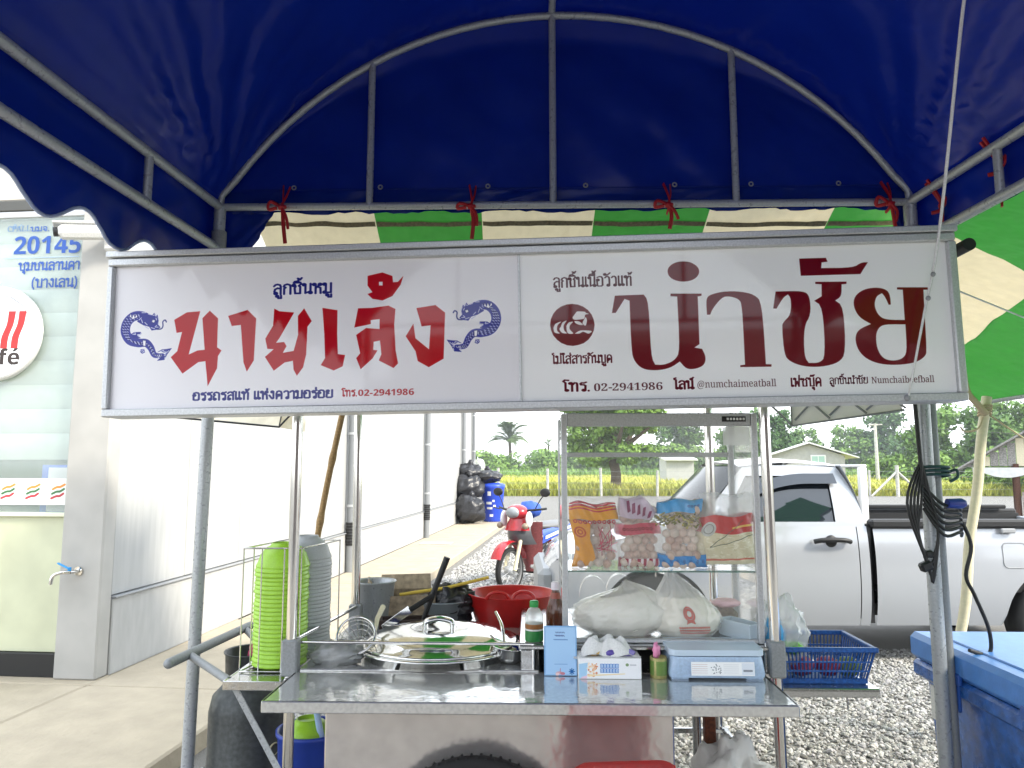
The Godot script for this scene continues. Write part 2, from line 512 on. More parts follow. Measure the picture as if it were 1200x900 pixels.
# ------------------------------------------------------------------ the scene
func _ready() -> void:
	rng.seed = 11
	# camera
	var cam := Camera3D.new()
	cam.name = "camera"
	cam.fov = 54.98
	cam.far = 2000.0
	cam.near = 0.05
	add_child(cam)
	cam.position = Vector3(0, 1.62, 0)
	cam.rotation_degrees = Vector3(6.46, 0, 0)
	cam.current = true
	# sky
	var env := Environment.new()
	env.background_mode = Environment.BG_SKY
	env.tonemap_mode = Environment.TONE_MAPPER_LINEAR
	env.tonemap_exposure = 4.8
	env.background_energy_multiplier = 1.0
	env.sdfgi_enabled = true
	env.ssao_enabled = true
	env.ssil_enabled = true
	var sm := ProceduralSkyMaterial.new()
	sm.sky_top_color = hx("b9c1cb")
	sm.sky_horizon_color = hx("d9dcde")
	sm.sky_curve = 0.12
	sm.ground_bottom_color = hx("a39f98")
	sm.ground_horizon_color = hx("c4c4c0")
	sm.sun_angle_max = 1.0
	var cn := FastNoiseLite.new()
	cn.frequency = 0.008
	cn.fractal_octaves = 5
	cn.seed = 4
	var ct := NoiseTexture2D.new()
	ct.width = 1024; ct.height = 512; ct.seamless = true
	ct.noise = cn
	var cg := Gradient.new()
	cg.set_color(0, Color(1, 1, 1, 0.0))
	cg.set_color(1, Color(1, 1, 1, 0.55))
	cg.set_offset(0, 0.35)
	cg.set_offset(1, 0.8)
	ct.color_ramp = cg
	sm.sky_cover = ct
	sm.sky_cover_modulate = Color(0.45, 0.45, 0.44)
	var sky := Sky.new()
	sky.sky_material = sm
	env.sky = sky
	env.fog_enabled = true
	env.fog_density = 0.0008
	env.fog_light_color = hx("dfe6ec")
	var we := WorldEnvironment.new()
	we.name = "daylight"
	we.environment = env
	add_child(we)
	# sun: behind the camera, to the right
	var sun := DirectionalLight3D.new()
	sun.name = "sun"
	sun.light_energy = 0.42
	sun.light_angular_distance = 10.0
	sun.light_color = Color(1.0, 0.965, 0.9)
	sun.shadow_enabled = true
	add_child(sun)
	sun.look_at_from_position(Vector3(3.05, 2.4, 1.7), Vector3.ZERO)

	make_materials()
	make_ground()
	make_store()
	make_opposite()
	make_tent()
	make_striped_canopy()
	make_far_land()
	make_truck()
	make_motorbike()
	make_rubbish()
	make_cart()
	make_sign()
	make_cabinet()
	make_counter_things()
	make_cart_sides()
	make_small_things()

func make_materials() -> void:
	T.fine = noise_tex(0.05, 0.86, 1.0, FastNoiseLite.TYPE_SIMPLEX_SMOOTH, 4, 512, 1)
	T.blotch = noise_tex(0.012, 0.91, 1.0, FastNoiseLite.TYPE_SIMPLEX_SMOOTH, 5, 512, 2)
	T.streak = noise_tex(0.02, 0.93, 1.0, FastNoiseLite.TYPE_SIMPLEX, 5, 512, 15)
	T.dirt = noise_tex(0.02, 0.66, 1.0, FastNoiseLite.TYPE_SIMPLEX, 5, 512, 3)
	T.grit = noise_tex(0.16, 0.42, 1.0, FastNoiseLite.TYPE_CELLULAR, 3, 1024, 4)
	T.speck = noise_tex(0.3, 0.7, 1.0, FastNoiseLite.TYPE_SIMPLEX, 3, 512, 5)
	T.brush = noise_tex(0.09, 0.8, 1.0, FastNoiseLite.TYPE_SIMPLEX, 3, 512, 6)
	T.nfine = noise_tex(0.06, 0, 1, FastNoiseLite.TYPE_SIMPLEX_SMOOTH, 4, 512, 7, 3.0)
	T.nsoft = noise_tex(0.012, 0, 1, FastNoiseLite.TYPE_SIMPLEX_SMOOTH, 3, 512, 8, 8.0)
	T.ngrit = noise_tex(0.16, 0, 1, FastNoiseLite.TYPE_CELLULAR, 2, 1024, 4, 8.0)
	T.ncrumple = noise_tex(0.02, 0, 1, FastNoiseLite.TYPE_CELLULAR, 3, 512, 9, 10.0)
	T.rough = noise_tex(0.02, 0.45, 1.0, FastNoiseLite.TYPE_SIMPLEX_SMOOTH, 4, 512, 12)
	M.steel = mat(hx("cfd0d0"), 0.3, {"metal": 1.0, "tex": "brush", "scale": 3.0, "rtex": "rough", "bump": "nsoft", "bumpk": 0.05})
	M.mirror = mat(hx("e2e2e0"), 0.11, {"metal": 1.0, "tex": "fine", "scale": 2.0, "bump": "nsoft", "bumpk": 0.06})
	M.ledge = mat(hx("e4e4e2"), 0.16, {"metal": 0.72, "tex": "fine", "scale": 2.0, "bump": "nsoft", "bumpk": 0.08, "rtex": "rough"})
	M.chrome = mat(hx("d8d6d2"), 0.12, {"metal": 1.0})
	M.panel = mat(hx("e2dcd9"), 0.2, {"metal": 0.8, "tex": "blotch", "scale": 1.5, "bump": "nsoft", "bumpk": 0.12})
	M.galv = mat(hx("b4b8bb"), 0.45, {"metal": 0.25, "tex": "fine", "scale": 3.0, "rtex": "rough"})
	M.galvdull = mat(hx("96999b"), 0.55, {"metal": 0.2, "tex": "fine", "scale": 3.0})
	M.alu = mat(hx("cdcfd1"), 0.38, {"metal": 0.45, "tex": "fine", "scale": 4.0})
	M.tarp = mat(hx("0b2982"), 0.26, {"spec": 0.32, "tex": "blotch", "scale": 0.4, "bump": "nsoft", "bumpk": 0.12, "back": hx("06164e")})
	M.tarphem = mat(hx("9aa6c4"), 0.6)
	M.green = mat(hx("52994f"), 0.5, {"tex": "streak", "scale": 0.9, "bump": "nsoft", "bumpk": 0.6, "back": hx("54a050")})
	M.cream = mat(hx("e6dfca"), 0.55, {"tex": "streak", "scale": 1.1, "bump": "nsoft", "bumpk": 0.6, "back": hx("b4ac94")})
	M.grime = mat(hx("7d745c"), 0.9, {"tex": "dirt", "scale": 4.0})
	M.vwhite = mat(hx("e6e6e2"), 0.6, {"tex": "blotch", "scale": 1.0, "back": hx("8a8a86")})
	M.red = mat(hx("b5121b"), 0.5, {"tex": "fine", "scale": 20.0})
	M.redplastic = mat(hx("c0201f"), 0.35, {"tex": "blotch", "scale": 4.0, "bump": "nfine", "bumpk": 0.1})
	M.wallwhite = mat(hx("aeafae"), 0.5, {"tex": "streak", "scale": 1.2, "tall": 0.07})
	M.plinth = mat(hx("b0b0ae"), 0.7, {"tex": "streak", "scale": 0.9, "tall": 0.25})
	M.column = mat(hx("b3b1ac"), 0.75, {"tex": "blotch", "scale": 0.4})
	M.concrete = mat(hx("b3a792"), 0.85, {"tex": "blotch", "scale": 0.5, "bump": "nfine", "bumpk": 0.3})
	M.gravel = mat(hx("bdbab4"), 0.9, {"tex": "grit", "scale": 1.6, "bump": "ngrit", "bumpk": 1.0, "world": true})
	M.stone = mat(Color.WHITE, 0.85, {"vc": true, "tex": "speck", "scale": 6.0})
	M.field = mat(hx("a3a83a"), 0.9, {"tex": "dirt", "scale": 0.05, "world": true})
	M.leaf = mat(Color.WHITE, 0.6, {"vc": true, "back": Color(0.1, 0.14, 0.02)})
	M.bark = mat(hx("6a5844"), 0.9, {"tex": "dirt", "scale": 3.0})
	M.black = mat(hx("1b1b1c"), 0.5, {"tex": "fine", "scale": 5.0})
	M.rubber = mat(hx("1d1d1e"), 0.8, {"tex": "speck", "scale": 8.0})
	M.blackbag = mat(hx("26262a"), 0.3, {"bump": "ncrumple", "bumpk": 0.8, "scale": 2.5})
	M.bamboo = mat(hx("bd9a66"), 0.6, {"tex": "dirt", "scale": 5.0})
	M.palewood = mat(hx("dcd3b4"), 0.6, {"tex": "blotch", "scale": 5.0})
	M.glass = mat(hx("e8f4ef"), 0.02, {"alpha": 0.025})
	M.glassedge = mat(hx("3f7a68"), 0.1, {"alpha": 0.75})
	M.paint = mat(hx("a6a9ae"), 0.22, {"metal": 0.2, "coat": 0.8})
	M.carglass = mat(hx("20262e"), 0.04, {"spec": 0.7})
	M.blueplastic = mat(hx("346fc4"), 0.4, {"tex": "dirt", "scale": 1.2, "rtex": "rough", "bump": "nfine", "bumpk": 0.12})
	M.white = mat(hx("e8e8e6"), 0.5, {"tex": "fine", "scale": 3.0})
	M.grey = mat(hx("9a9c9e"), 0.5, {"tex": "fine", "scale": 4.0})
	M.pipe = mat(hx("85888b"), 0.5, {"tex": "fine", "scale": 4.0})
	M.lime = mat(hx("a5d83a"), 0.35, {"tex": "fine", "scale": 6.0})
	M.greybowl = mat(hx("b9bcbe"), 0.4, {"tex": "fine", "scale": 6.0})
	M.film = mat(hx("fcfcfa"), 0.22, {"alpha": 0.28, "bump": "ncrumple", "bumpk": 0.5, "scale": 5.0})
	M.clear = mat(hx("f2f4f4"), 0.12, {"alpha": 0.25, "bump": "ncrumple", "bumpk": 0.5, "scale": 6.0})
	M.paper = mat(hx("f0f0ee"), 0.8, {"tex": "fine", "scale": 5.0})

# ------------------------------------------------------------------ ground
func make_ground() -> void:
	var b := Build.new()
	b.sheet(func(u, v): return Vector3(lerp(-300.0, 300.0, u), 0.0, lerp(60.0, -700.0, v)), 20, 20)
	setting("ground", b, M.gravel)
	# loose gravel stones near the stall
	var stones := []
	for k in 4:
		var s := Build.new()
		var n := FastNoiseLite.new()
		n.seed = 20 + k
		n.frequency = 0.9
		s.st.set_smooth_group(-1)
		s.blob(Vector3.ZERO, Vector3(1, 0.6, 0.75), func(d): return 1.0 + 0.7 * n.get_noise_3dv(d * 1.6), 6, 4, -1)
		stones.append(s.mesh())
	for k in 4:
		var mm := MultiMesh.new()
		mm.transform_format = MultiMesh.TRANSFORM_3D
		mm.use_colors = true
		mm.mesh = stones[k]
		var xs := []
		for i in 30000:
			var far: bool = i % 5 > 2
			var z := rng.randf_range(-6.8, -2.6) if not far else -6.4 - 16.0 * pow(rng.randf(), 1.5)
			var x := rng.randf_range(-1.9, 5.0) if not far else rng.randf_range(-1.5, 2.6)
			var kerb := -1.66 + 0.098 * (-5.42 - z) + 0.1
			if x < kerb:
				continue
			xs.append([x, z])
		mm.instance_count = xs.size()
		for i in xs.size():
			var z: float = xs[i][1]
			var r := (rng.randf_range(0.006, 0.016) if rng.randf() > 0.06 else rng.randf_range(0.016, 0.028)) * (1.0 if z > -7.0 else 1.3 + (-7.0 - z) * 0.08)
			var bs := Basis.from_euler(Vector3(rng.randf() * 1.2 - 0.6, rng.randf() * TAU, rng.randf() * 1.2 - 0.6)).scaled(Vector3(r, r, r))
			mm.set_instance_transform(i, Transform3D(bs, Vector3(xs[i][0], rng.randf_range(0.0, 0.012), z)))
			var g := rng.randf_range(0.36, 0.74)
			if rng.randf() < 0.08:
				g *= 0.45
			mm.set_instance_color(i, Color(g, g * rng.randf_range(0.96, 1.0), g * rng.randf_range(0.9, 0.99)))
		var o := MultiMeshInstance3D.new()
		o.name = numbered("gravel_stones")
		o.multimesh = mm
		o.material_override = M.stone
		o.set_meta("kind", "stuff")
		o.set_meta("label", "loose pale grey gravel stones covering the yard around the cart")
		o.set_meta("category", "gravel")
		o.set_meta("group", "gravel of the yard")
		add_child(o)
	# concrete walkway with its kerb, in slabs
	var walk := Node3D.new()
	walk.name = "sidewalk"
	add_child(walk)
	walk.position = Vector3(-2.94, 0, -5.42)
	walk.rotation_degrees.y = -5.6
	walk.set_meta("kind", "structure")
	for c in [[-5.6, -2.8], [-2.79, -0.004], [0.004, 1.24]]:
		for k in 12:
			var z0 := 7.0 - k * 2.3
			if c[0] < 0 and z0 < -0.2:
				continue
			var s := Build.new()
			s.box(Vector3(0, -0.08, 0), Vector3(c[1] - c[0], 0.16, 2.29), 0.012)
			part("slab", s, M.concrete, walk, Transform3D(Basis.IDENTITY, Vector3((c[0] + c[1]) / 2, 0.12 + rng.randf_range(-0.002, 0.002), z0 - 1.15)))
	# drain cover let into the walkway
	var dc := Build.new()
	dc.box(Vector3.ZERO, Vector3(0.62, 0.012, 0.4), 0.003)
	part("drain_cover", dc, M.plinth, walk, Transform3D(Basis.IDENTITY, Vector3(0.5, 0.128, -9.6)))

# ------------------------------------------------------------------ shop building on the left
func make_store() -> void:
	var s := thing("shop_building", "white panelled shop building with glazed front and grey corner column", "building", Vector3(-2.94, 0, -5.42), deg_to_rad(-5.6))
	var b := Build.new()
	b.box(Vector3(-3.0, 2.7, -9.4), Vector3(5.75, 5.1, 18.3))
	part("core", b, M.plinth, s)
	b = Build.new()
	b.box(Vector3(-0.173, 2.6, -0.07), Vector3(0.325, 4.96, 0.14), 0.012)
	part("column", b, M.column, s)
	for k in 18:
		b = Build.new()
		b.box(Vector3(-0.06, 2.96, -0.645 - k * 1.008), Vector3(0.075, 4.55, 1.0), 0.006)
		part("wall_panel", b, M.wallwhite, s)
	b = Build.new()
	b.box(Vector3(-0.055, 0.39, -9.26), Vector3(0.1, 0.55, 18.22), 0.008)
	part("plinth", b, M.plinth, s)
	b = Build.new()
	b.box(Vector3(-0.02, 0.672, -9.26), Vector3(0.075, 0.014, 18.22), 0.003)
	part("flashing", b, M.grey, s)
	# downpipes
	for a in [[-5.5, 0.06], [-10.75, 0.06], [-15.6, 0.055], [-17.5, 0.055]]:
		b = Build.new()
		b.tube([Vector3(0.06, 0.122, a[0]), Vector3(0.06, 5.1, a[0])], a[1], 14)
		var p := part("downpipe", b, M.pipe, s)
		for y in [1.05, 2.1, 3.2]:
			b = Build.new()
			b.tube([Vector3(0.06, y, a[0]), Vector3(0.06, y + 0.035, a[0])], a[1] + 0.008, 14)
			part("bracket", b, M.alu, p)
		b = Build.new()
		for k in 8:
			b.tube([Vector3(0.06, 0.5 + k * 0.042, a[0]), Vector3(0.06, 0.535 + k * 0.042, a[0])], a[1] + 0.006 + 0.006 * (k % 2), 14)
		part("coupling", b, M.black, p)
	# glazed front
	b = Build.new()
	b.box(Vector3(-2.3, 4.4, -0.13), Vector3(3.92, 1.4, 0.1), 0.01)
	part("header", b, mat(hx("cfc8bb"), 0.7, {"tex": "blotch", "scale": 0.5}), s)
	b = Build.new()
	b.box(Vector3(-2.3, 3.645, -0.1), Vector3(3.92, 0.085, 0.12), 0.006)
	part("window_frame", b, mat(hx("4a4a46"), 0.5), s)
	b = Build.new()
	b.box(Vector3(-2.3, 3.575, -0.075), Vector3(3.92, 0.05, 0.06), 0.005)
	part("window_frame", b, M.alu, s)
	b = Build.new()
	b.box(Vector3(-2.3, 0.205, -0.08), Vector3(3.92, 0.165, 0.08), 0.004)
	part("kick_plate", b, M.black, s)
	b = Build.new()
	b.box(Vector3(-2.3, 0.775, -0.09), Vector3(3.92, 0.97, 0.04), 0.004)
	part("frosted_panel", b, mat(hx("c9ccae"), 0.45, {"tex": "blotch", "scale": 0.4}), s)
	b = Build.new()
	b.box(Vector3(-2.3, 1.275, -0.075), Vector3(3.92, 0.03, 0.07), 0.004)
	part("window_sill", b, mat(hx("d9dcc0"), 0.5), s)
	# blind in shallow folds behind the glass
	var blind := mat(hx("b9c4ba"), 0.6, {"tex": "blotch", "scale": 0.6})
	for k in 10:
		b = Build.new()
		var y0 := 1.68 + k * 0.188
		b.sheet(func(u, v): return Vector3(lerp(-4.25, -0.345, u), y0 + v * 0.2, -0.20 + 0.03 * sin(v * PI * 0.8)), 2, 6)
		part("blind_fold", b, blind, s)
	b = Build.new()
	b.box(Vector3(-2.3, 1.5, -0.26), Vector3(3.92, 0.42, 0.02))
	part("dark_shelf_back", b, mat(hx("5d7468"), 0.6), s)
	for a in [[-0.49, 1.46, 0.32, 0.36], [-1.25, 1.47, 0.3, 0.34]]:
		b = Build.new()
		b.box(Vector3(a[0], a[1], -0.17), Vector3(a[2], a[3], 0.008))
		var q := part("poster", b, mat(hx("2f62c8"), 0.5), s)
		for y in [0.095, -0.105]:
			b = Build.new()
			b.box(Vector3(a[0] + 0.02, a[1] + y, -0.163), Vector3(a[2] - 0.07, 0.13, 0.004))
			part("sheet", b, M.paper, q)
	# white strip with three-colour stripes printed on it
	var ink := Ink.new(2040, 100, hx("e6eae6"))
	for k in 20:
		var x := 22.0 + k * 104
		for e in [[0, "e08a3a"], [1, "3a6b3f"], [2, "b0343c"]]:
			var y: float = 32.0 + e[0] * 17
			ink.line(curve([Vector2(x - 22 - e[0] * 2, y + 9), Vector2(x - 6, y + 1), Vector2(x + 8, y), Vector2(x + 26 - e[0] * 2, y - 9)], 4), 4.5, 4.2, hx(e[1]))
	b = Build.new()
	b.quad(Vector3(-4.25, 1.345, -0.052), Vector3(-4.25, 1.54, -0.052), Vector3(-0.345, 1.54, -0.052), Vector3(-0.345, 1.345, -0.052))
	part("striped_band", b, printed(ink.tex(), 0.4), s)
	# the pane and its lettering
	b = Build.new()
	b.box(Vector3(-2.3, 2.42, -0.06), Vector3(3.91, 2.26, 0.01))
	part("window_pane", b, mat(hx("dff0e8"), 0.02, {"alpha": 0.14}), s)
	var blue := hx("1f4a98")
	ink = Ink.new(640, 560, Color(0.17, 0.37, 0.69, 0.0))
	# 1 pixel = 1 mm; picture spans x -0.97..-0.33, y 2.95..3.51
	thai(ink, "บมจ. ซีพี", 205, 72, 290, 34, Vector2(4.5, 4), hx("2a5298"))
	ink.line(curve([Vector2(38, 32), Vector2(70, 44), Vector2(110, 36), Vector2(128, 14)], 5), 2.2, 2.0, hx("6f93c0"))
	ink.line(curve([Vector2(62, 40), Vector2(74, 12), Vector2(90, 34)], 5), 2.0, 2.0, hx("6f93c0"))
	thai(ink, "ชุมชนลานคา", 130, 382, 505, 62, Vector2(6.5, 5.5), blue)
	thai(ink, "(บางเลน)", 245, 518, 380, 66, Vector2(6.5, 5.5), blue)
	b = Build.new()
	b.quad(Vector3(-1.005, 2.95, -0.049), Vector3(-1.005, 3.51, -0.049), Vector3(-0.365, 3.51, -0.049), Vector3(-0.365, 2.95, -0.049))
	var dm := printed(ink.tex(), 0.5)
	dm.transparency = BaseMaterial3D.TRANSPARENCY_ALPHA
	part("window_lettering", b, dm, s)
	var bm := mat(blue, 0.5)
	latin("20145", "Droid Sans", Vector3(-0.925, 3.255, -0.049), 0.55, 0.145, bm, s, "window_lettering", true)
	latin("CPALL", "Droid Serif", Vector3(-0.99, 3.44, -0.049), 0.19, 0.045, mat(hx("4a6f9c"), 0.5), s, "window_lettering")
	b = Build.new()
	b.box(Vector3(-0.69, 3.228, -0.051), Vector3(0.61, 0.005, 0.003))
	part("window_lettering", b, mat(hx("9fb6cf"), 0.5), s)

	# round café sign on the glass
	var disc := thing("round_sign", "round white café sign with red letters on the shop window", "sign", s.transform * Vector3(-0.985, 2.634, 0.0), deg_to_rad(-5.6))
	b = Build.new()
	b.lathe([Vector2(0, 0), Vector2(0.355, 0), Vector2(0.362, 0.008), Vector2(0.362, 0.04), Vector2(0.355, 0.048), Vector2(0, 0.048)], 48, Transform3D(Basis(Vector3.RIGHT, PI / 2), Vector3(0, 0, -0.05)))
	part("disc", b, M.white, disc)
	ink = Ink.new(640, 640, hx("f0f1f2"))
	ink.ring(320, 320, 268, 2.0, 2.0, hx("50504e"))
	var redc := hx("b01c1a")
	for dx in [0.0, 78.0]:
		ink.poly(PackedVector2Array(curve([Vector2(412 + dx, 170), Vector2(404 + dx, 260), Vector2(372 + dx, 350), Vector2(366 + dx, 430)], 6) + curve([Vector2(418 + dx, 430), Vector2(424 + dx, 350), Vector2(454 + dx, 260), Vector2(466 + dx, 170)], 6)), redc)
	ink.poly(PackedVector2Array([Vector2(215, 430), Vector2(292, 170), Vector2(350, 170), Vector2(340, 430), Vector2(285, 430), Vector2(290, 370), Vector2(262, 372), Vector2(248, 430)]), redc)
	b = Build.new()
	b.quad(Vector3(-0.33, -0.33, 0.0), Vector3(-0.33, 0.33, 0.0), Vector3(0.33, 0.33, 0.0), Vector3(0.33, -0.33, 0.0))
	# print kept inside the disc
	b = Build.new()
	for k in 48:
		var a0 := TAU * k / 48
		var a1 := TAU * (k + 1) / 48
		b.tri(Vector3(0, 0, 0.001), Vector3(cos(a1), sin(a1), 0) * 0.345 + Vector3(0, 0, 0.001), Vector3(cos(a0), sin(a0), 0) * 0.345 + Vector3(0, 0, 0.001), Vector2(0.5, 0.5), Vector2(0.5 + cos(a1) * 0.49, 0.5 - sin(a1) * 0.49), Vector2(0.5 + cos(a0) * 0.49, 0.5 - sin(a0) * 0.49))
	part("print", b, printed(ink.tex(), 0.35), disc)
	latin("café", "Droid Sans", Vector3(-0.16, -0.245, 0.002), 0.375, 0.125, mat(hx("2c1e18"), 0.5), disc, "lettering", true)

	# security camera on the column
	var cc := thing("security_camera", "white bullet security camera fixed to the shop column", "camera", s.transform * Vector3(-0.1, 3.33, 0.002), deg_to_rad(-5.6))
	b = Build.new()
	b.box(Vector3(0.05, -0.02, 0.03), Vector3(0.13, 0.15, 0.06), 0.015)
	part("base", b, M.white, cc)
	b = Build.new()
	b.tube(curve([Vector3(0.03, 0.0, 0.05), Vector3(0.0, 0.0, 0.12), Vector3(-0.06, 0.0, 0.16)], 4), 0.025, 10)
	part("arm", b, M.white, cc)
	var cb := Basis(Vector3(0, 0, 1), deg_to_rad(9)) * Basis(Vector3.UP, deg_to_rad(-58))
	b = Build.new()
	b.box(Vector3.ZERO, Vector3(0.105, 0.1, 0.34), 0.025)
	b.box(Vector3(0, 0.058, 0.01), Vector3(0.12, 0.014, 0.38), 0.005)
	var cbd := part("housing", b, M.white, cc, Transform3D(cb, Vector3(-0.06, 0.0, 0.2)))
	b = Build.new()
	b.lathe([Vector2(0.034, 0), Vector2(0.034, 0.03), Vector2(0.028, 0.03), Vector2(0.024, 0.012), Vector2(0, 0.012)], 20, Transform3D(Basis(Vector3.RIGHT, PI / 2), Vector3(0, 0, 0.17)))
	part("lens", b, M.black, cbd)

	# tap on the column
	var tp := thing("tap", "chrome garden tap with blue lever on the shop column", "tap", s.transform * Vector3(-0.2, 0.88, 0.002), deg_to_rad(-5.6))
	b = Build.new()
	b.tube([Vector3(0.02, 0, 0), Vector3(0.02, 0, 0.012)], 0.032, 16)
	b.tube([Vector3(0.02, 0, 0.012), Vector3(0.0, 0, 0.07)], 0.014, 12)
	b.tube(curve([Vector3(0.0, 0, 0.07), Vector3(-0.04, 0.0, 0.12), Vector3(-0.075, -0.02, 0.14), Vector3(-0.085, -0.075, 0.145)], 5), [0.014, 0.014, 0.013, 0.013, 0.013, 0.013, 0.012, 0.012, 0.012, 0.012, 0.012, 0.012, 0.012, 0.012, 0.012, 0.012], 12)
	part("spout", b, M.chrome, tp)
	b = Build.new()
	b.box(Vector3(-0.04, 0.045, 0.085), Vector3(0.1, 0.01, 0.022), 0.004, Basis(Vector3(0, 0, 1), deg_to_rad(-24)))
	b.tube([Vector3(0, 0.01, 0.075), Vector3(0, 0.035, 0.075)], 0.012, 10)
	part("lever", b, mat(hx("2f8fd0"), 0.4), tp)

# ------------------------------------------------------------------ unseen building added for the sign and the steel to mirror, behind the viewer
func make_opposite() -> void:
	var t := thing("added_shop_row", "unseen shop row added behind the viewer for sign and steel to mirror", "building", Vector3(5.0, 0, 10.0))
	var b := Build.new()
	b.box(Vector3(0, 2.2, 1.5), Vector3(18.0, 4.4, 3.0))
	part("wall", b, mat(hx("c9bcb4"), 0.8, {"tex": "blotch", "scale": 0.3}), t)
	for k in 5:
		b = Build.new()
		b.box(Vector3(-7.2 + k * 3.6, 1.35, -0.02), Vector3(2.8, 2.7, 0.08), 0.02)
		part("shutter", b, mat(hx("6a6260"), 0.6), t)
		b = Build.new()
		b.box(Vector3(-7.2 + k * 3.6, 3.75, -0.02), Vector3(2.0, 0.7, 0.08), 0.02)
		part("window", b, M.carglass, t)
	b = Build.new()
	b.box(Vector3(0, 3.1, -0.9), Vector3(18.0, 0.1, 1.8), 0.02, Basis(Vector3(1, 0, 0), 0.12))
	part("awning", b, mat(hx("7a3a38"), 0.6), t)

# ------------------------------------------------------------------ blue barrel tent
func arch(u: float, v: float, up := 0.0) -> Vector3:
	var l := Vector3(-1.337, 0, -3.27).lerp(Vector3(-1.62, 0, 0.9), v)
	var r := Vector3(1.785, 0, -3.2).lerp(Vector3(1.87, 0, 0.95), v)
	var a := lerpf(-1.02, 1.02, u)
	var p := l.lerp(r, 0.5 + 0.5 * sin(a) / sin(1.02))
	p.y = 2.83 + 0.89 * (cos(a) - cos(1.02)) / (1 - cos(1.02)) + up
	return p

func roof(u: float, v: float, n: FastNoiseLite, n2: FastNoiseLite) -> Vector3:
	var p := arch(u, v, 0.022)
	var edge: float = clamp(min(u, 1 - u) * 6.0, 0.0, 1.0)
	var back: float = clamp(v * 7.0, 0.0, 1.0)
	var sag: float = sin(v * PI) * 0.05
	var fold: float = 0.035 * n.get_noise_3d(p.x * 1.3, p.y * 2.0, p.z * 0.4) + 0.006 * n2.get_noise_3d(p.x * 1.6, p.y, p.z * 0.25)
	# long creases running out of the back corners
	var du: float = min(u, 1.0 - u)
	var ang: float = atan2(du * 4.0, v * 2.2 + 0.02)
	var dist: float = sqrt(du * du * 14.0 + v * v * 5.0)
	var crease: float = 0.022 * sin(ang * 25.0 + 2.0 * n2.get_noise_2d(ang * 3.0, dist)) * exp(-dist * 1.2) * clamp(dist * 5.0, 0.0, 1.0)
	var pucker: float = 0.010 * exp(-pow((v - 0.012) * 40.0, 2.0)) * sin(u * 170.0 + 6.0 * n2.get_noise_2d(u * 20, 0)) * clamp(v * 90.0, 0.0, 1.0)
	return p + Vector3(0, (fold - sag) * edge * back + crease + pucker, 0)

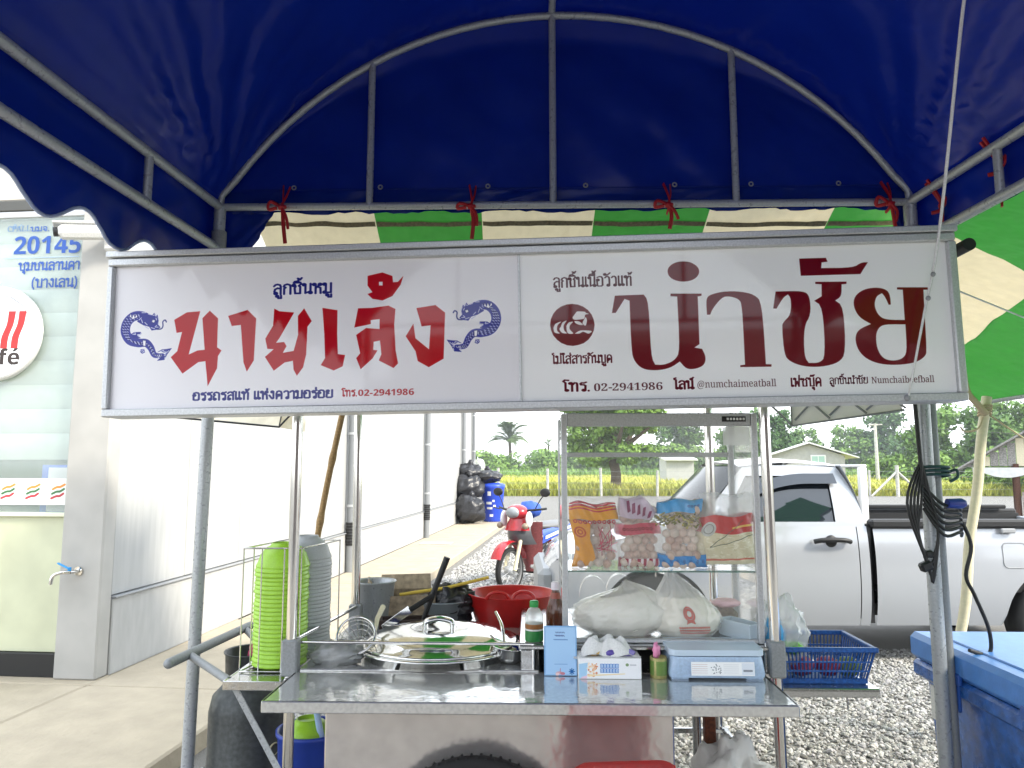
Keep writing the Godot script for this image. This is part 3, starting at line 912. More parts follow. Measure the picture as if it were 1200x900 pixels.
func make_tent() -> void:
	var t := thing("market_tent", "blue barrel-roofed market tent with galvanised pipe frame over the cart", "tent")
	var n := FastNoiseLite.new()
	n.seed = 5
	n.frequency = 0.9
	var n2 := FastNoiseLite.new()
	n2.seed = 6
	n2.frequency = 3.0
	var b := Build.new()
	b.sheet(func(u, v): return roof(u, v, n, n2), 120, 160)
	part("roof_cloth", b, M.tarp, t)
	# closed gable at the back
	b = Build.new()
	b.sheet(func(u, v):
		var top := roof(u, 0.0, n, n2)
		var bot := Vector3(top.x, 2.79, top.z)
		var p: Vector3 = bot.lerp(top, v)
		var w: float = 0.02 * n2.get_noise_3d(p.x * 0.7 + p.y * 0.7, (p.x - p.y) * 0.25, 0.0) + 0.02 * n.get_noise_3d(p.x, p.y, 2.0)
		var hem: float = 0.02 * exp(-v * 30.0) * sin(u * 60.0 + 3.0 * n2.get_noise_2d(u * 10, 1))
		return p + Vector3((u - 0.5) * 0.09 * clamp((1.0 - v) * 8.0, 0.0, 1.0), 0, (-0.045 + w + hem) * clamp((1.0 - v) * 8.0, 0.0, 1.0)), 120, 40)
	part("gable_cloth", b, M.tarp, t)
	b = Build.new()
	b.sheet(func(u, v):
		var top := arch(u, 0.0, 0.0)
		return Vector3(top.x, lerp(2.795, 2.885, v), top.z - 0.028 + 0.012 * n2.get_noise_2d(u * 9.0, v * 3.0) + 0.006 * sin(u * 37.0)), 80, 5)
	part("gable_hem", b, M.tarp, t)
	# side cloths; the left one ends in scallops
	for side in [0, 1]:
		b = Build.new()
		b.sheet(func(u, v):
			var top := roof(float(side), v, n, n2)
			var low := 2.49 if side == 0 else 2.62
			var scal: float = 0.085 * (0.5 + 0.5 * cos(v * TAU * 11.5 + 0.9))
			var bot := top
			bot.y = low - (scal if side == 0 else 0.0)
			var p: Vector3 = top.lerp(bot, u)
			var w: float = 0.03 * n.get_noise_3d(p.x, p.y * 0.5, p.z * 2.0) * u + 0.012 * n2.get_noise_3d(0, p.y, p.z)
			return p + Vector3(((-1 if side == 0 else 1) * (0.035 + 0.02 * u) + w) * clamp(u * 8.0, 0.0, 1.0), 0, -0.07 * clamp(1.0 - v * 30.0, 0.0, 1.0) * clamp(u * 8.0, 0.0, 1.0)), 24, 160)
		part("side_cloth", b, M.tarp, t)
		if side == 0:
			b = Build.new()
			var hem := []
			for i in 171:
				var v := i / 170.0
				var top := arch(0.0, v, 0.035)
				var p := Vector3(top.x, 2.49 - 0.085 * (0.5 + 0.5 * cos(v * TAU * 11.5 + 0.9)), top.z)
				var w: float = 0.03 * n.get_noise_3d(p.x, p.y * 0.5, p.z * 2.0) + 0.012 * n2.get_noise_3d(0, p.y, p.z)
				hem.append(p + Vector3(-0.055 + w, 0, 0))
			b.tube(hem, 0.006, 6)
			part("hem", b, M.tarphem, t)
	# loose cloth hanging behind the two back corners
	for side in [0, 1]:
		var sg := 1.0 if side == 0 else -1.0
		var cx := arch(float(side), 0.0).x
		b = Build.new()
		b.sheet(func(u, v):
			var w: float = lerp(0.15, 0.24, v) if side == 0 else lerp(0.02, 0.06, v)
			var y: float = lerp(2.52 + 0.14 * u * u, 2.83, v)
			return Vector3(cx + sg * lerp(-0.07, w, u), y, arch(float(side), 0.0).z - 0.062 + 0.02 * n2.get_noise_2d(u * 3.0, v * 3.0)), 10, 8)
		part("corner_cloth", b, M.tarp, t)
	# stitched seam and eyelets of the gable hem
	b = Build.new()
	var seam := []
	for i in 61:
		var q := arch(i / 60.0, 0.0)
		seam.append(Vector3(q.x, 2.892, q.z - 0.018))
	b.tube(seam, 0.003, 5)
	part("seam", b, M.tarp, t)
	for u in [0.14, 0.27, 0.41, 0.53, 0.64, 0.74, 0.87]:
		var q := arch(u, 0.0)
		b = Build.new()
		b.tube(circle_path(Vector3(q.x, 2.9, q.z - 0.012), 0.009, Vector3(1, 0, 0), Vector3(0, 1, 0), 12), 0.0035, 6, false)
		part("eyelet", b, M.galvdull, t)
	# pipe frame
	var pipes := [["arch_pipe", curve_of_arch(0.0), 0.016], ["arch_pipe", curve_of_arch(1.0), 0.016]]
	var bl := arch(0, 0); var br := arch(1, 0); var fl := arch(0, 1); var fr := arch(1, 1)
	var dn := Vector3(0, -0.025, 0)
	pipes.append(["beam", [bl + dn, br + dn], 0.017])
	pipes.append(["beam", [fl + dn, fr + dn], 0.017])
	for e in [[bl, fl], [br, fr]]:
		pipes.append(["rail", [e[0] + dn, e[1] + dn], 0.02])
		pipes.append(["rail", [e[0] + Vector3(0, -0.22, 0), e[1] + Vector3(0, -0.22, 0)], 0.02])
		for v in [0.14, 0.4, 0.66, 0.9]:
			var p: Vector3 = e[0].lerp(e[1], v)
			pipes.append(["stub", [p + dn, p + Vector3(0, -0.22, 0)], 0.016])
	for u in [0.256, 0.49, 0.718]:
		for v in [0.0, 1.0]:
			var top := arch(u, v)
			pipes.append(["strut", [Vector3(top.x, 2.805, top.z + 0.002), top], 0.016])
	pipes.append(["ridge_pipe", [arch(0.49, 0) + Vector3(0, 0.018, 0), arch(0.49, 1) + Vector3(0, 0.018, 0)], 0.016])
	for e in pipes:
		b = Build.new()
		b.tube(e[1], e[2], 12)
		part(e[0], b, M.galv, t)
	for e in [[bl, Vector3(-1.372, 0, -3.27), 0.026], [br, Vector3(1.792, 0, -3.2), 0.028], [fl, Vector3(-1.62, 0, 0.9), 0.026], [fr, Vector3(1.87, 0, 0.95), 0.026]]:
		b = Build.new()
		b.tube([e[1], Vector3(e[0].x, e[0].y - 0.02, e[0].z)], e[2], 16)
		var p := part("post", b, M.galv, t)
		b = Build.new()
		b.tube([e[1] + Vector3(0, 0.0, 0), e[1] + Vector3(0, 0.012, 0)], 0.07, 16)
		part("foot_plate", b, M.galvdull, p)
		b = Build.new()
		b.tube([Vector3(e[0].x, e[0].y - 0.3, e[0].z), Vector3(e[0].x, e[0].y - 0.14, e[0].z)], e[2] + 0.007, 14)
		part("clamp", b, M.galvdull, p)
	# second pipe strapped to the post at the right
	b = Build.new()
	b.tube([Vector3(1.855, 0, -3.235), Vector3(1.84, 2.6, -3.24)], 0.02, 12)
	part("post", b, M.galvdull, t)

func curve_of_arch(v: float) -> Array:
	var p := [Vector3(arch(0, v).x, 2.805, arch(0, v).z)]
	for i in 33:
		var q := arch(i / 32.0, v)
		if i == 0:
			q += Vector3(0.004, 0.03, 0)
		elif i == 32:
			q += Vector3(-0.004, 0.03, 0)
		p.append(q)
	p.append(Vector3(arch(1, v).x, 2.805, arch(1, v).z))
	return p

# ------------------------------------------------------------------ green and cream striped canopy behind the tent
func make_striped_canopy() -> void:
	var t := thing("striped_canopy", "green and cream striped canopy with dirty seam behind the tent", "canopy")
	var n := FastNoiseLite.new()
	n.seed = 9
	n.frequency = 1.1
	var xs := [-1.24, -0.66, -0.145, 0.395, 0.94, 1.53, 2.05]
	for k in 6:
		var b := Build.new()
		b.sheet(func(u, v):
			var x: float = lerp(xs[k], xs[k + 1], u)
			var z: float = lerp(-3.33, -5.25, v)
			var y: float = 2.87 + (z + 3.33) * 0.415
			var crease: float = 0.007 * sin((x + 1.24) * 26.0 - v * 9.0) * exp(-(x + 1.24) * 2.2)
			return Vector3(x, y + 0.012 * n.get_noise_2d(x * 1.2, z * 1.2) + crease - 0.04 * sin(v * PI), z), 12, 24)
		part("stripe", b, M.cream if k % 2 == 0 else M.green, t)
	# stained seam across the canopy
	for k in 6:
		var b := Build.new()
		b.sheet(func(u, v):
			var x: float = lerp(xs[k] + 0.004, xs[k + 1] - 0.004, u)
			var z: float = -3.46 - 0.028 * v - 0.005 * n.get_noise_2d(x * 9.0, v)
			var y: float = 2.87 + (z + 3.33) * 0.415
			var crease: float = 0.007 * sin((x + 1.24) * 26.0 - (-3.33 - z) / 1.92 * 9.0) * exp(-(x + 1.24) * 2.2)
			return Vector3(x, y + 0.012 * n.get_noise_2d(x * 1.2, z * 1.2) + crease - 0.04 * sin((-3.33 - z) / 1.92 * PI) - 0.004, z), 12, 2)
		part("seam", b, M.grime, t)
	# cream side piece with its pipe edge, low on the left
	var b := Build.new()
	b.sheet(func(u, v): return Vector3(lerp(-2.3, -1.46, u), lerp(1.93, 2.36, v) - 0.075 * u * (1 - v) + 0.02 * (1 - v), -4.62 - 0.25 * v + 0.02 * n.get_noise_2d(u * 4, v * 3)), 10, 6)
	part("side_piece", b, M.cream, t)
	b = Build.new()
	b.sheet(func(u, v): return Vector3(-1.46 + 0.0 * u, lerp(1.87, 2.36, v), lerp(-4.62, -5.2, u) - 0.2 * v), 4, 6)
	part("side_piece", b, M.cream, t)
	b = Build.new()
	b.tube([Vector3(-2.3, 1.95, -4.61), Vector3(-1.455, 1.872, -4.61), Vector3(-1.455, 2.36, -4.86)], 0.007, 8)
	b.tube([Vector3(-1.455, 1.872, -4.61), Vector3(-1.3, 2.05, -4.63), Vector3(-1.2, 2.3, -4.7)], 0.006, 8)
	part("pipe_edge", b, M.black, t)
	# white valance with scissor bars, low on the right
	b = Build.new()
	b.sheet(func(u, v): return Vector3(lerp(1.67, 2.12, u), lerp(1.868, 2.3, v) + 0.06 * u * (1 - v), lerp(-4.4, -4.0, u)), 8, 6)
	part("valance", b, M.vwhite, t)
	b = Build.new()
	b.tube([Vector3(1.665, 2.3, -4.39), Vector3(1.665, 1.866, -4.39), Vector3(2.125, 1.93, -3.985)], 0.007, 8)
	b.tube([Vector3(1.665, 1.868, -4.385), Vector3(1.5, 2.06, -4.45)], 0.007, 8)
	for k in 3:
		var x0 := 1.68 + k * 0.15
		var z0 := -4.38 + k * 0.133
		b.tube([Vector3(x0, 2.1, z0), Vector3(x0 + 0.15, 1.9 + k * 0.02, z0 + 0.135)], 0.006, 6)
		b.tube([Vector3(x0, 1.9 + k * 0.02, z0), Vector3(x0 + 0.15, 2.1, z0 + 0.135)], 0.006, 6)
	part("scissor_bar", b, M.galvdull, t)

	# neighbour's tarpaulin, falling away to the right
	var tp := thing("striped_tarpaulin", "green and cream tarpaulin sloping down beside the right tent post", "tarpaulin")  # its near part, out of view, is extended to block sun from the cart
	var polys := [
		[M.green, [1.88, 0.0, 1.84, -3.05, 1.9, -3.09, 2.36, -3.21, 3.3, -1.2, 3.3, 0.0]],
		[M.cream, [1.9, -3.09, 2.36, -3.21, 2.63, -4.25, 2.75, -4.65, 1.84, -4.65, 1.84, -3.05]],
		[M.green, [2.36, -3.21, 3.3, -1.2, 3.3, -5.15, 2.95, -5.35, 2.75, -4.65, 2.63, -4.25]],
	]
	for e in polys:
		var poly := cut(e[1])
		b = Build.new()
		b.soft(4)
		var ids := Geometry2D.triangulate_polygon(poly)
		var tris := []
		for i in range(0, ids.size(), 3):
			tris.append([poly[ids[i]], poly[ids[i + 1]], poly[ids[i + 2]]])
		for r in 4:
			var nx := []
			for q in tris:
				var ab: Vector2 = (q[0] + q[1]) / 2; var bc: Vector2 = (q[1] + q[2]) / 2; var ca: Vector2 = (q[2] + q[0]) / 2
				nx.append_array([[q[0], ab, ca], [ab, q[1], bc], [ca, bc, q[2]], [ab, bc, ca]])
			tris = nx
		for q in tris:
			var w := []
			for p in q:
				w.append(Vector3(p.x, 2.66 - 0.4 * (p.x - 1.8) + 0.025 * n.get_noise_2d(p.x * 1.3, p.y * 1.3) + 0.004 * sin(p.x * 9.0 + p.y * 14.0), p.y))
			if (w[1] - w[0]).cross(w[2] - w[0]).y < 0:
				b.tri(w[0], w[1], w[2])
			else:
				b.tri(w[0], w[2], w[1])
		part("stripe", b, e[0], tp)
	# pipe under its rail edge and rope
	b = Build.new()
	b.tube([Vector3(3.28, 2.075, -5.15), Vector3(3.28, 2.09, 0.0)], 0.018, 10)
	part("eave_pipe", b, M.galv, tp)
	b = Build.new()
	b.tube([Vector3(1.72, 2.38, -2.95), Vector3(2.45, 2.22, -3.25), Vector3(3.27, 2.04, -3.4)], 0.004, 6)
	part("guy_rope", b, M.vwhite, tp)

# ------------------------------------------------------------------ fields, trees, houses
# many leaf-sized faces spread through a set of clumps (Vector4: centre and radius)
func leaves(clumps: Array, count: int, size: float, ca: Color, cb: Color, seed_n: int, flat := 0.75) -> ArrayMesh:
	var r := RandomNumberGenerator.new()
	r.seed = seed_n
	var v := PackedVector3Array()
	var nn := PackedVector3Array()
	var cc := PackedColorArray()
	var vol := 0.0
	for c in clumps:
		vol += c.w * c.w
	for c in clumps:
		var k := int(count * c.w * c.w / vol)
		for i in k:
			var d := Vector3(r.randfn(), r.randfn(), r.randfn()).normalized()
			var p: Vector3 = Vector3(c.x, c.y, c.z) + d * Vector3(1, flat, 1) * c.w * pow(r.randf(), 0.4)
			var nrm := (d + Vector3(r.randfn(), r.randfn() + 0.5, r.randfn()) * 0.7).normalized()
			var a := nrm.cross(Vector3(r.randfn(), r.randfn(), r.randfn())).normalized()
			var b := nrm.cross(a)
			var s := size * r.randf_range(0.6, 1.4)
			var q := [p - a * s, p + b * s * 0.45, p + a * s, p - b * s * 0.45]
			var col := ca.lerp(cb, r.randf_range(0.3, 0.7))
			for j in [0, 1, 2, 0, 2, 3]:
				v.append(q[j]); nn.append(nrm); cc.append(col)
	var arr := []
	arr.resize(Mesh.ARRAY_MAX)
	arr[Mesh.ARRAY_VERTEX] = v
	arr[Mesh.ARRAY_NORMAL] = nn
	arr[Mesh.ARRAY_COLOR] = cc
	var m := ArrayMesh.new()
	m.add_surface_from_arrays(Mesh.PRIMITIVE_TRIANGLES, arr)
	return m

func clump_set(r: RandomNumberGenerator, n: int, w: float, hh: float, y0: float) -> Array:
	var c := []
	for i in n:
		var a := r.randf() * TAU
		var d := sqrt(r.randf()) * w * 0.42
		var y := y0 + r.randf() * hh
		var taper: float = 1.0 - 0.55 * pow(abs((y - y0) / hh - 0.45) * 1.6, 2.0)
		c.append(Vector4(cos(a) * d * taper, y, sin(a) * d * taper, w * r.randf_range(0.13, 0.24)))
	return c

func make_far_land() -> void:
	var b := Build.new()
	b.sheet(func(u, v): return Vector3(lerp(-160.0, 200.0, u), 0.006, lerp(-42.5, -260.0, v)), 8, 8)
	setting("field", b, M.field)
	# standing grass of the field
	var tuft := Build.new()
	for k in 9:
		var a := rng.randf() * TAU
		var d := Vector3(cos(a), 0, sin(a))
		var e := Vector3(-sin(a), 0, cos(a)) * 0.02
		var p0 := d * rng.randf() * 0.12
		var hh := rng.randf_range(0.5, 1.0)
		var p1 := p0 + d * 0.12 + Vector3(0, hh * 0.6, 0)
		var p2 := p0 + d * 0.35 + Vector3(0, hh, 0)
		tuft.quad(p0 - e, p1 - e, p1 + e, p0 + e)
		tuft.tri(p1 - e, p2, p1 + e)
	var tm := tuft.mesh()
	for band in [[-42.6, -52.0, 0.75, 9000, hx("bdb850"), hx("9da848")], [-52.0, -100.0, 0.8, 9000, hx("c8c25a"), hx("b4ba52")], [-100.0, -125.0, 1.5, 5000, hx("7c9c44"), hx("688e3e")]]:
		var mm := MultiMesh.new()
		mm.transform_format = MultiMesh.TRANSFORM_3D
		mm.use_colors = true
		mm.mesh = tm
		mm.instance_count = band[3]
		for i in band[3]:
			var z := rng.randf_range(band[1], band[0])
			var s: float = band[2] * rng.randf_range(0.6, 1.25)
			var w := -z * 0.75 + 3.0
			mm.set_instance_transform(i, Transform3D(Basis(Vector3.UP, rng.randf() * TAU).scaled(Vector3(s * 1.4, s, s * 1.4)), Vector3(rng.randf_range(-w * 0.45, w), 0.0, z)))
			var c: Color = (band[4] as Color).lerp(band[5], rng.randf()).srgb_to_linear()
			mm.set_instance_color(i, c * rng.randf_range(0.75, 1.1))
		var o := MultiMeshInstance3D.new()
		o.name = numbered("field_grass")
		o.multimesh = mm
		o.material_override = mat(Color.WHITE, 0.8, {"vc": true, "back": Color(0.2, 0.2, 0.03)})
		o.set_meta("kind", "stuff")
		o.set_meta("label", "tall yellow green grass standing in the field beyond the yard")
		o.set_meta("category", "grass")
		o.set_meta("group", "grass of the field")
		add_child(o)
	# wire fence with concrete posts along the edge of the field
	var fence := thing("wire_fence", "wire fence on thin concrete posts along the yellow field", "fence", Vector3(0, 0, -42.2))
	var pm := mat(hx("d8d6cc"), 0.8, {"tex": "dirt", "scale": 1.0})
	for k in 18:
		b = Build.new()
		var x := -6.8 + k * 3.0 + rng.randf_range(-0.2, 0.2)
		var lean := rng.randf_range(-0.05, 0.05)
		b.tube([Vector3(x, 0, 0), Vector3(x + lean, rng.randf_range(1.4, 1.65), 0)], 0.075, 4)
		part("post", b, pm, fence)
	for x in [21.7]:
		b = Build.new()
		b.tube([Vector3(x, 0, 0.3), Vector3(x, 1.75, 0.3)], 0.11, 4)
		part("post", b, pm, fence)
		for sg in [-1.0, 1.0]:
			b = Build.new()
			b.tube([Vector3(x + sg * 1.5, 0.0, 0.3), Vector3(x, 1.4, 0.3)], 0.07, 4)
			part("brace", b, pm, fence)
	for y in [0.4, 0.75, 1.1, 1.4]:
		b = Build.new()
		b.tube([Vector3(-10, y, 0.09), Vector3(44, y, 0.09)], 0.006, 5)
		part("wire", b, M.grey, fence)
	# broad tree behind the cabinet
	var dark := hx("223a16").srgb_to_linear()
	var mid := hx("3f6622").srgb_to_linear()
	var light := hx("7f9e34").srgb_to_linear()
	var r := RandomNumberGenerator.new()
	r.seed = 77
	var t := thing("shade_tree", "broad round green tree standing behind the glass cabinet", "tree", Vector3(6.2, 0, -45.0))
	b = Build.new()
	b.tube(curve([Vector3(0, 0, 0), Vector3(0.1, 1.2, 0), Vector3(-0.1, 2.4, 0), Vector3(0.1, 4.0, 0)], 4), [0.5, 0.38, 0.34, 0.32, 0.31, 0.3, 0.29, 0.28, 0.27, 0.26, 0.24, 0.2, 0.16], 10)
	for k in 6:
		var a := TAU * k / 6.0 + 0.4
		b.tube([Vector3(0, 2.1 + 0.2 * (k % 3), 0), Vector3(cos(a) * 1.1, 3.2, sin(a) * 1.1), Vector3(cos(a) * 2.3, 4.1 + 0.3 * (k % 2), sin(a) * 2.3)], [0.24, 0.15, 0.06], 8)
	part("trunk", b, M.bark, t)
	var cs := []
	for i in 76:
		var a := r.randf() * TAU
		var d := sqrt(r.randf()) * 2.9
		var y := 2.05 + r.randf() * 5.0
		if y < 2.6:
			d *= 0.8
		if y > 5.5:
			d *= 0.75
		cs.append(Vector4(cos(a) * d, y, sin(a) * d, r.randf_range(0.5, 0.95)))
	part("crown", leaves(cs, 19000, 0.16, mid, light, 31), M.leaf, t)
	# green bushes in a hedge at the far side of the field, taller trees between
	var kinds := []
	for k in 4:
		kinds.append(leaves(clump_set(r, 16 + k * 3, 7.0, 2.6, 0.5), 2600, 0.3, mid, light, 40 + k))
	for k in 3:
		kinds.append(leaves(clump_set(r, 26, 6.0, 5.5, 1.4), 3600, 0.28, dark.lerp(mid, 0.5 + 0.25 * k), mid.lerp(light, 0.3 * k), 50 + k, 0.9))
	var words := ["low", "rounded", "leafy", "wide", "dense", "bushy", "tall"]
	var spots := []
	for k in 34:
		spots.append([-14.0 + k * 4.4 + r.randf_range(-1.2, 1.2), -127.0 + r.randf_range(-5, 5), r.randi() % 4, r.randf_range(1.05, 1.5)])
	for k in 16:
		spots.append([30.0 + k * 6.5 + r.randf_range(-2, 2), -112.0 + r.randf_range(-14, 5), 4 + r.randi() % 3, r.randf_range(0.8, 1.5)])
	for a in [[24.0, -78.0, 5, 0.9], [29.0, -82.0, 4, 1.05], [40.0, -70.0, 6, 1.0], [43.0, -68.0, 5, 0.95], [46.5, -70.0, 6, 1.1], [37.0, -72.0, 2, 0.8], [47.0, -64.0, 3, 0.9], [53.0, -66.0, 5, 1.2], [57.0, -68.0, 6, 1.15], [35.0, -62.0, 1, 0.75], [41.5, -63.0, 0, 0.8]]:
		spots.append(a)
	var i := 0
	for a in spots:
		var lbl := "green tree among the line of far trees beyond the field"
		var nm := "field_tree"
		var ct := "tree"
		if a[2] < 4:
			lbl = "green bush in the hedge along the far side of the field"
			nm = "hedge_bush"
			ct = "bush"
		var o := thing(nm, lbl, ct, Vector3(a[0], 0, a[1]), r.randf() * TAU, "trees beyond the field" if a[2] > 3 else "bushes of the far hedge")
		o.scale = Vector3(a[3], a[3], a[3])
		b = Build.new()
		b.tube([Vector3(0, 0, 0), Vector3(0.1, 1.5, 0), Vector3(0, 3.2, 0.1)], [0.2, 0.15, 0.06], 6)
		if not keep.has("stem"):
			keep.stem = b.mesh()
		part("trunk", keep.stem, M.bark, o)
		part("crown", kinds[a[2]], M.leaf, o)
		i += 1
	# dense spreading tree at the right, behind the shack
	t = thing("spreading_tree", "wide dense bright green tree behind the wooden shack", "tree", Vector3(33.0, 0, -44.0))
	b = Build.new()
	b.tube([Vector3(0, 0, 0), Vector3(0.1, 1.6, 0), Vector3(0, 3.4, 0)], [0.4, 0.3, 0.15], 8)
	part("trunk", b, M.bark, t)
	cs = []
	for k in 46:
		var a := r.randf() * TAU
		var d := sqrt(r.randf()) * 4.6
		cs.append(Vector4(cos(a) * d, 0.9 + r.randf() * 2.7 * (1.0 - d / 7.0), sin(a) * d, r.randf_range(0.55, 0.95)))
	part("crown", leaves(cs, 9000, 0.17, mid, light, 61), M.leaf, t)
	# coconut palm
	t = thing("coconut_palm", "coconut palm rising above the far hedge", "palm", Vector3(-0.6, 0, -134.0))
	t.scale = Vector3.ONE * 1.45
	b = Build.new()
	b.tube(curve([Vector3(0, 0, 0), Vector3(0.2, 2.3, 0), Vector3(0.1, 4.5, 0)], 5), [0.3, 0.27, 0.25, 0.24, 0.23, 0.22, 0.22, 0.21, 0.21, 0.2, 0.2], 8)
	part("trunk", b, M.bark, t)
	b = Build.new()
	for k in 22:
		var f := k / 21.0
		var p := Vector3(f * 2.6, 1.1 * sin(f * 2.4), 0)
		for sg in [-1.0, 1.0]:
			var l := 0.85 * sin(0.3 + f * 2.5)
			b.tri(p + Vector3(-0.09, 0, 0), p + Vector3(0.3, -0.4 * l, sg * l), p + Vector3(0.1, 0, 0))
	b.tube([Vector3(0, 0, 0), Vector3(0.9, 0.78, 0), Vector3(1.8, 1.08, 0), Vector3(2.6, 0.75, 0)], [0.05, 0.04, 0.03, 0.01], 5)
	var fm := b.mesh()
	var pm2 := mat(hx("5d7438"), 0.5, {"tex": "dirt", "scale": 0.6, "back": hx("4a5c20")})
	for k in 28:
		var bs := Basis(Vector3.UP, k * 2.4) * Basis(Vector3(0, 0, 1), [1.1, 0.75, 0.4, 0.1, -0.25, -0.5][k % 6])
		part("frond", fm, pm2, t, Transform3D(bs.scaled(Vector3.ONE * (0.85 + 0.12 * (k % 3))), Vector3(0.1, 4.5, 0)))
	# small far palms
	for a in [[6.3, -128.0, "small far palm right of the coconut palm"], [9.2, -132.0, "thin far palm top poking above the hedge"]]:
		var o := thing("far_palm", a[2], "palm", Vector3(a[0], 0, a[1]))
		b = Build.new()
		b.tube([Vector3(0, 0, 0), Vector3(0, 5.3, 0)], 0.16, 6)
		part("trunk", b, M.bark, o)
		for k in 9:
			part("frond", fm, pm2, o, Transform3D((Basis(Vector3.UP, k * 2.4) * Basis(Vector3(0, 0, 1), [0.7, 0.2, -0.3][k % 3])).scaled(Vector3.ONE * 0.55), Vector3(0, 5.3, 0)))
	# house with a pale low roof
	t = thing("grey_house", "grey house with pale gable roof and one white framed window", "house", Vector3(23.8, 0, -60.0), deg_to_rad(-14))
	b = Build.new()
	b.prism(cut([-2.9, 0, 2.9, 0, 2.9, 2.55, 0.2, 3.5, -2.9, 2.55]), -5.0, 0.0)
	part("wall", b, mat(hx("a9a8a6"), 0.8, {"tex": "blotch", "scale": 0.5}), t)
	var rm := mat(hx("d6d6d4"), 0.45, {"metal": 0.3, "tex": "blotch", "scale": 0.4})
	for sg in [-1.0, 1.0]:
		b = Build.new()
		b.prism(PackedVector2Array([Vector2(0.2, 3.56), Vector2(0.2 + sg * 3.7, 2.36), Vector2(0.2 + sg * 3.7, 2.46), Vector2(0.2, 3.68)]), -5.4, 0.45)
		part("roof", b, rm, t)
	b = Build.new()
	b.box(Vector3(0.9, 2.2, 0.03), Vector3(1.15, 0.85, 0.08), 0.02)
	var win := part("window", b, M.white, t)
	b = Build.new()
	for x in [-0.25, 0.25]:
		b.box(Vector3(0.9 + x, 2.2, 0.075), Vector3(0.44, 0.65, 0.02))
	part("pane", b, mat(hx("8fb0a4"), 0.1), win)
	b = Build.new()
	b.box(Vector3(-4.2, 1.0, -1.5), Vector3(2.5, 2.0, 3.0))
	part("lean_to", b, mat(hx("4c4c4a"), 0.8), t)
	b = Build.new()
	b.box(Vector3(-4.3, 2.1, -1.4), Vector3(3.0, 0.12, 3.6))
	part("lean_to_roof", b, rm, t)
	# white farm building seen through the cabinet
	t = thing("white_shed", "low white shed half hidden behind the field tree", "shed", Vector3(14.6, 0, -66.0))
	b = Build.new()
	b.box(Vector3(0, 1.2, 0), Vector3(2.4, 2.4, 3.0), 0.02)
	part("wall", b, M.plinth, t)
	b = Build.new()
	b.box(Vector3(0, 2.5, 0.1), Vector3(2.9, 0.15, 3.8), 0.02, Basis(Vector3(1, 0, 0), 0.12))
	part("roof", b, rm, t)
	# power pole
	t = thing("power_pole", "pale concrete power pole with one cross arm and sagging wires", "pole", Vector3(30.5, 0, -62.0))
	b = Build.new()
	b.tube([Vector3(0, 0, 0), Vector3(0, 5.3, 0)], [0.17, 0.11], 8)
	part("shaft", b, pm, t)
	b = Build.new()
	b.box(Vector3(0, 5.2, 0), Vector3(1.2, 0.1, 0.1), 0.01)
	part("cross_arm", b, pm, t)
	for e in [[-0.5, 0.0], [0.5, 0.12]]:
		b = Build.new()
		b.tube(curve([Vector3(e[0], 5.25, 0), Vector3(9, 4.55, 0.5), Vector3(20, 4.3 - e[1], 1.0), Vector3(40, 5.3, 2.0)], 5), 0.015, 5)
		part("wire", b, M.black, t)
	# little open shack of weathered boards
	t = thing("wooden_shack", "small open shack with weathered grey plank gable and low roof", "shack", Vector3(11.0, 0, -16.0), deg_to_rad(-33))
	var old := mat(hx("a9a6a0"), 0.85, {"tex": "dirt", "scale": 2.0})
	var rustm := mat(hx("6b4a3c"), 0.9, {"tex": "dirt", "scale": 3.0})
	for k in 14:
		var x := -0.98 + k * 0.16
		var top: float = 2.33 - abs(x - 0.1) * 0.62
		b = Build.new()
		b.box(Vector3(x, (1.65 + top) / 2, 0), Vector3(0.15, max(0.05, top - 1.65), 0.02), 0.003)
		part("plank", b, old if k % 4 != 2 else M.palewood, t)
	for sg in [-1.0, 1.0]:
		b = Build.new()
		b.box(Vector3(0.1 + sg * 0.72, 1.95, -1.0), Vector3(1.75, 0.04, 2.4), 0.005, Basis(Vector3(0, 0, 1), -sg * 0.56))
		part("roof", b, old, t)
	for e in [[-0.12, 0.0], [-0.12, -1.9], [1.3, 0.0], [1.3, -1.9]]:
		b = Build.new()
		b.tube([Vector3(e[0], 0, e[1]), Vector3(e[0], 1.7, e[1])], 0.06, 7)
		part("post", b, rustm, t)
	for k in 4:
		b = Build.new()
		b.box(Vector3(0.1 + k * 0.31, 0.55, 0.1), Vector3(0.3, 1.1, 0.025), 0.004)
		part("board", b, mat(hx("b8aca0"), 0.85, {"tex": "dirt", "scale": 1.5}) if k == 0 else t.get_child(t.get_child_count() - 1).material_override, t)
	b = Build.new()
	b.sheet(func(u, v): return Vector3(lerp(-0.95, 0.35, u), 1.62 - 0.22 * sin(u * PI) * v, 0.06 + 0.02 * sin(u * 12.0)), 14, 3)
	part("cloth", b, M.vwhite, t)

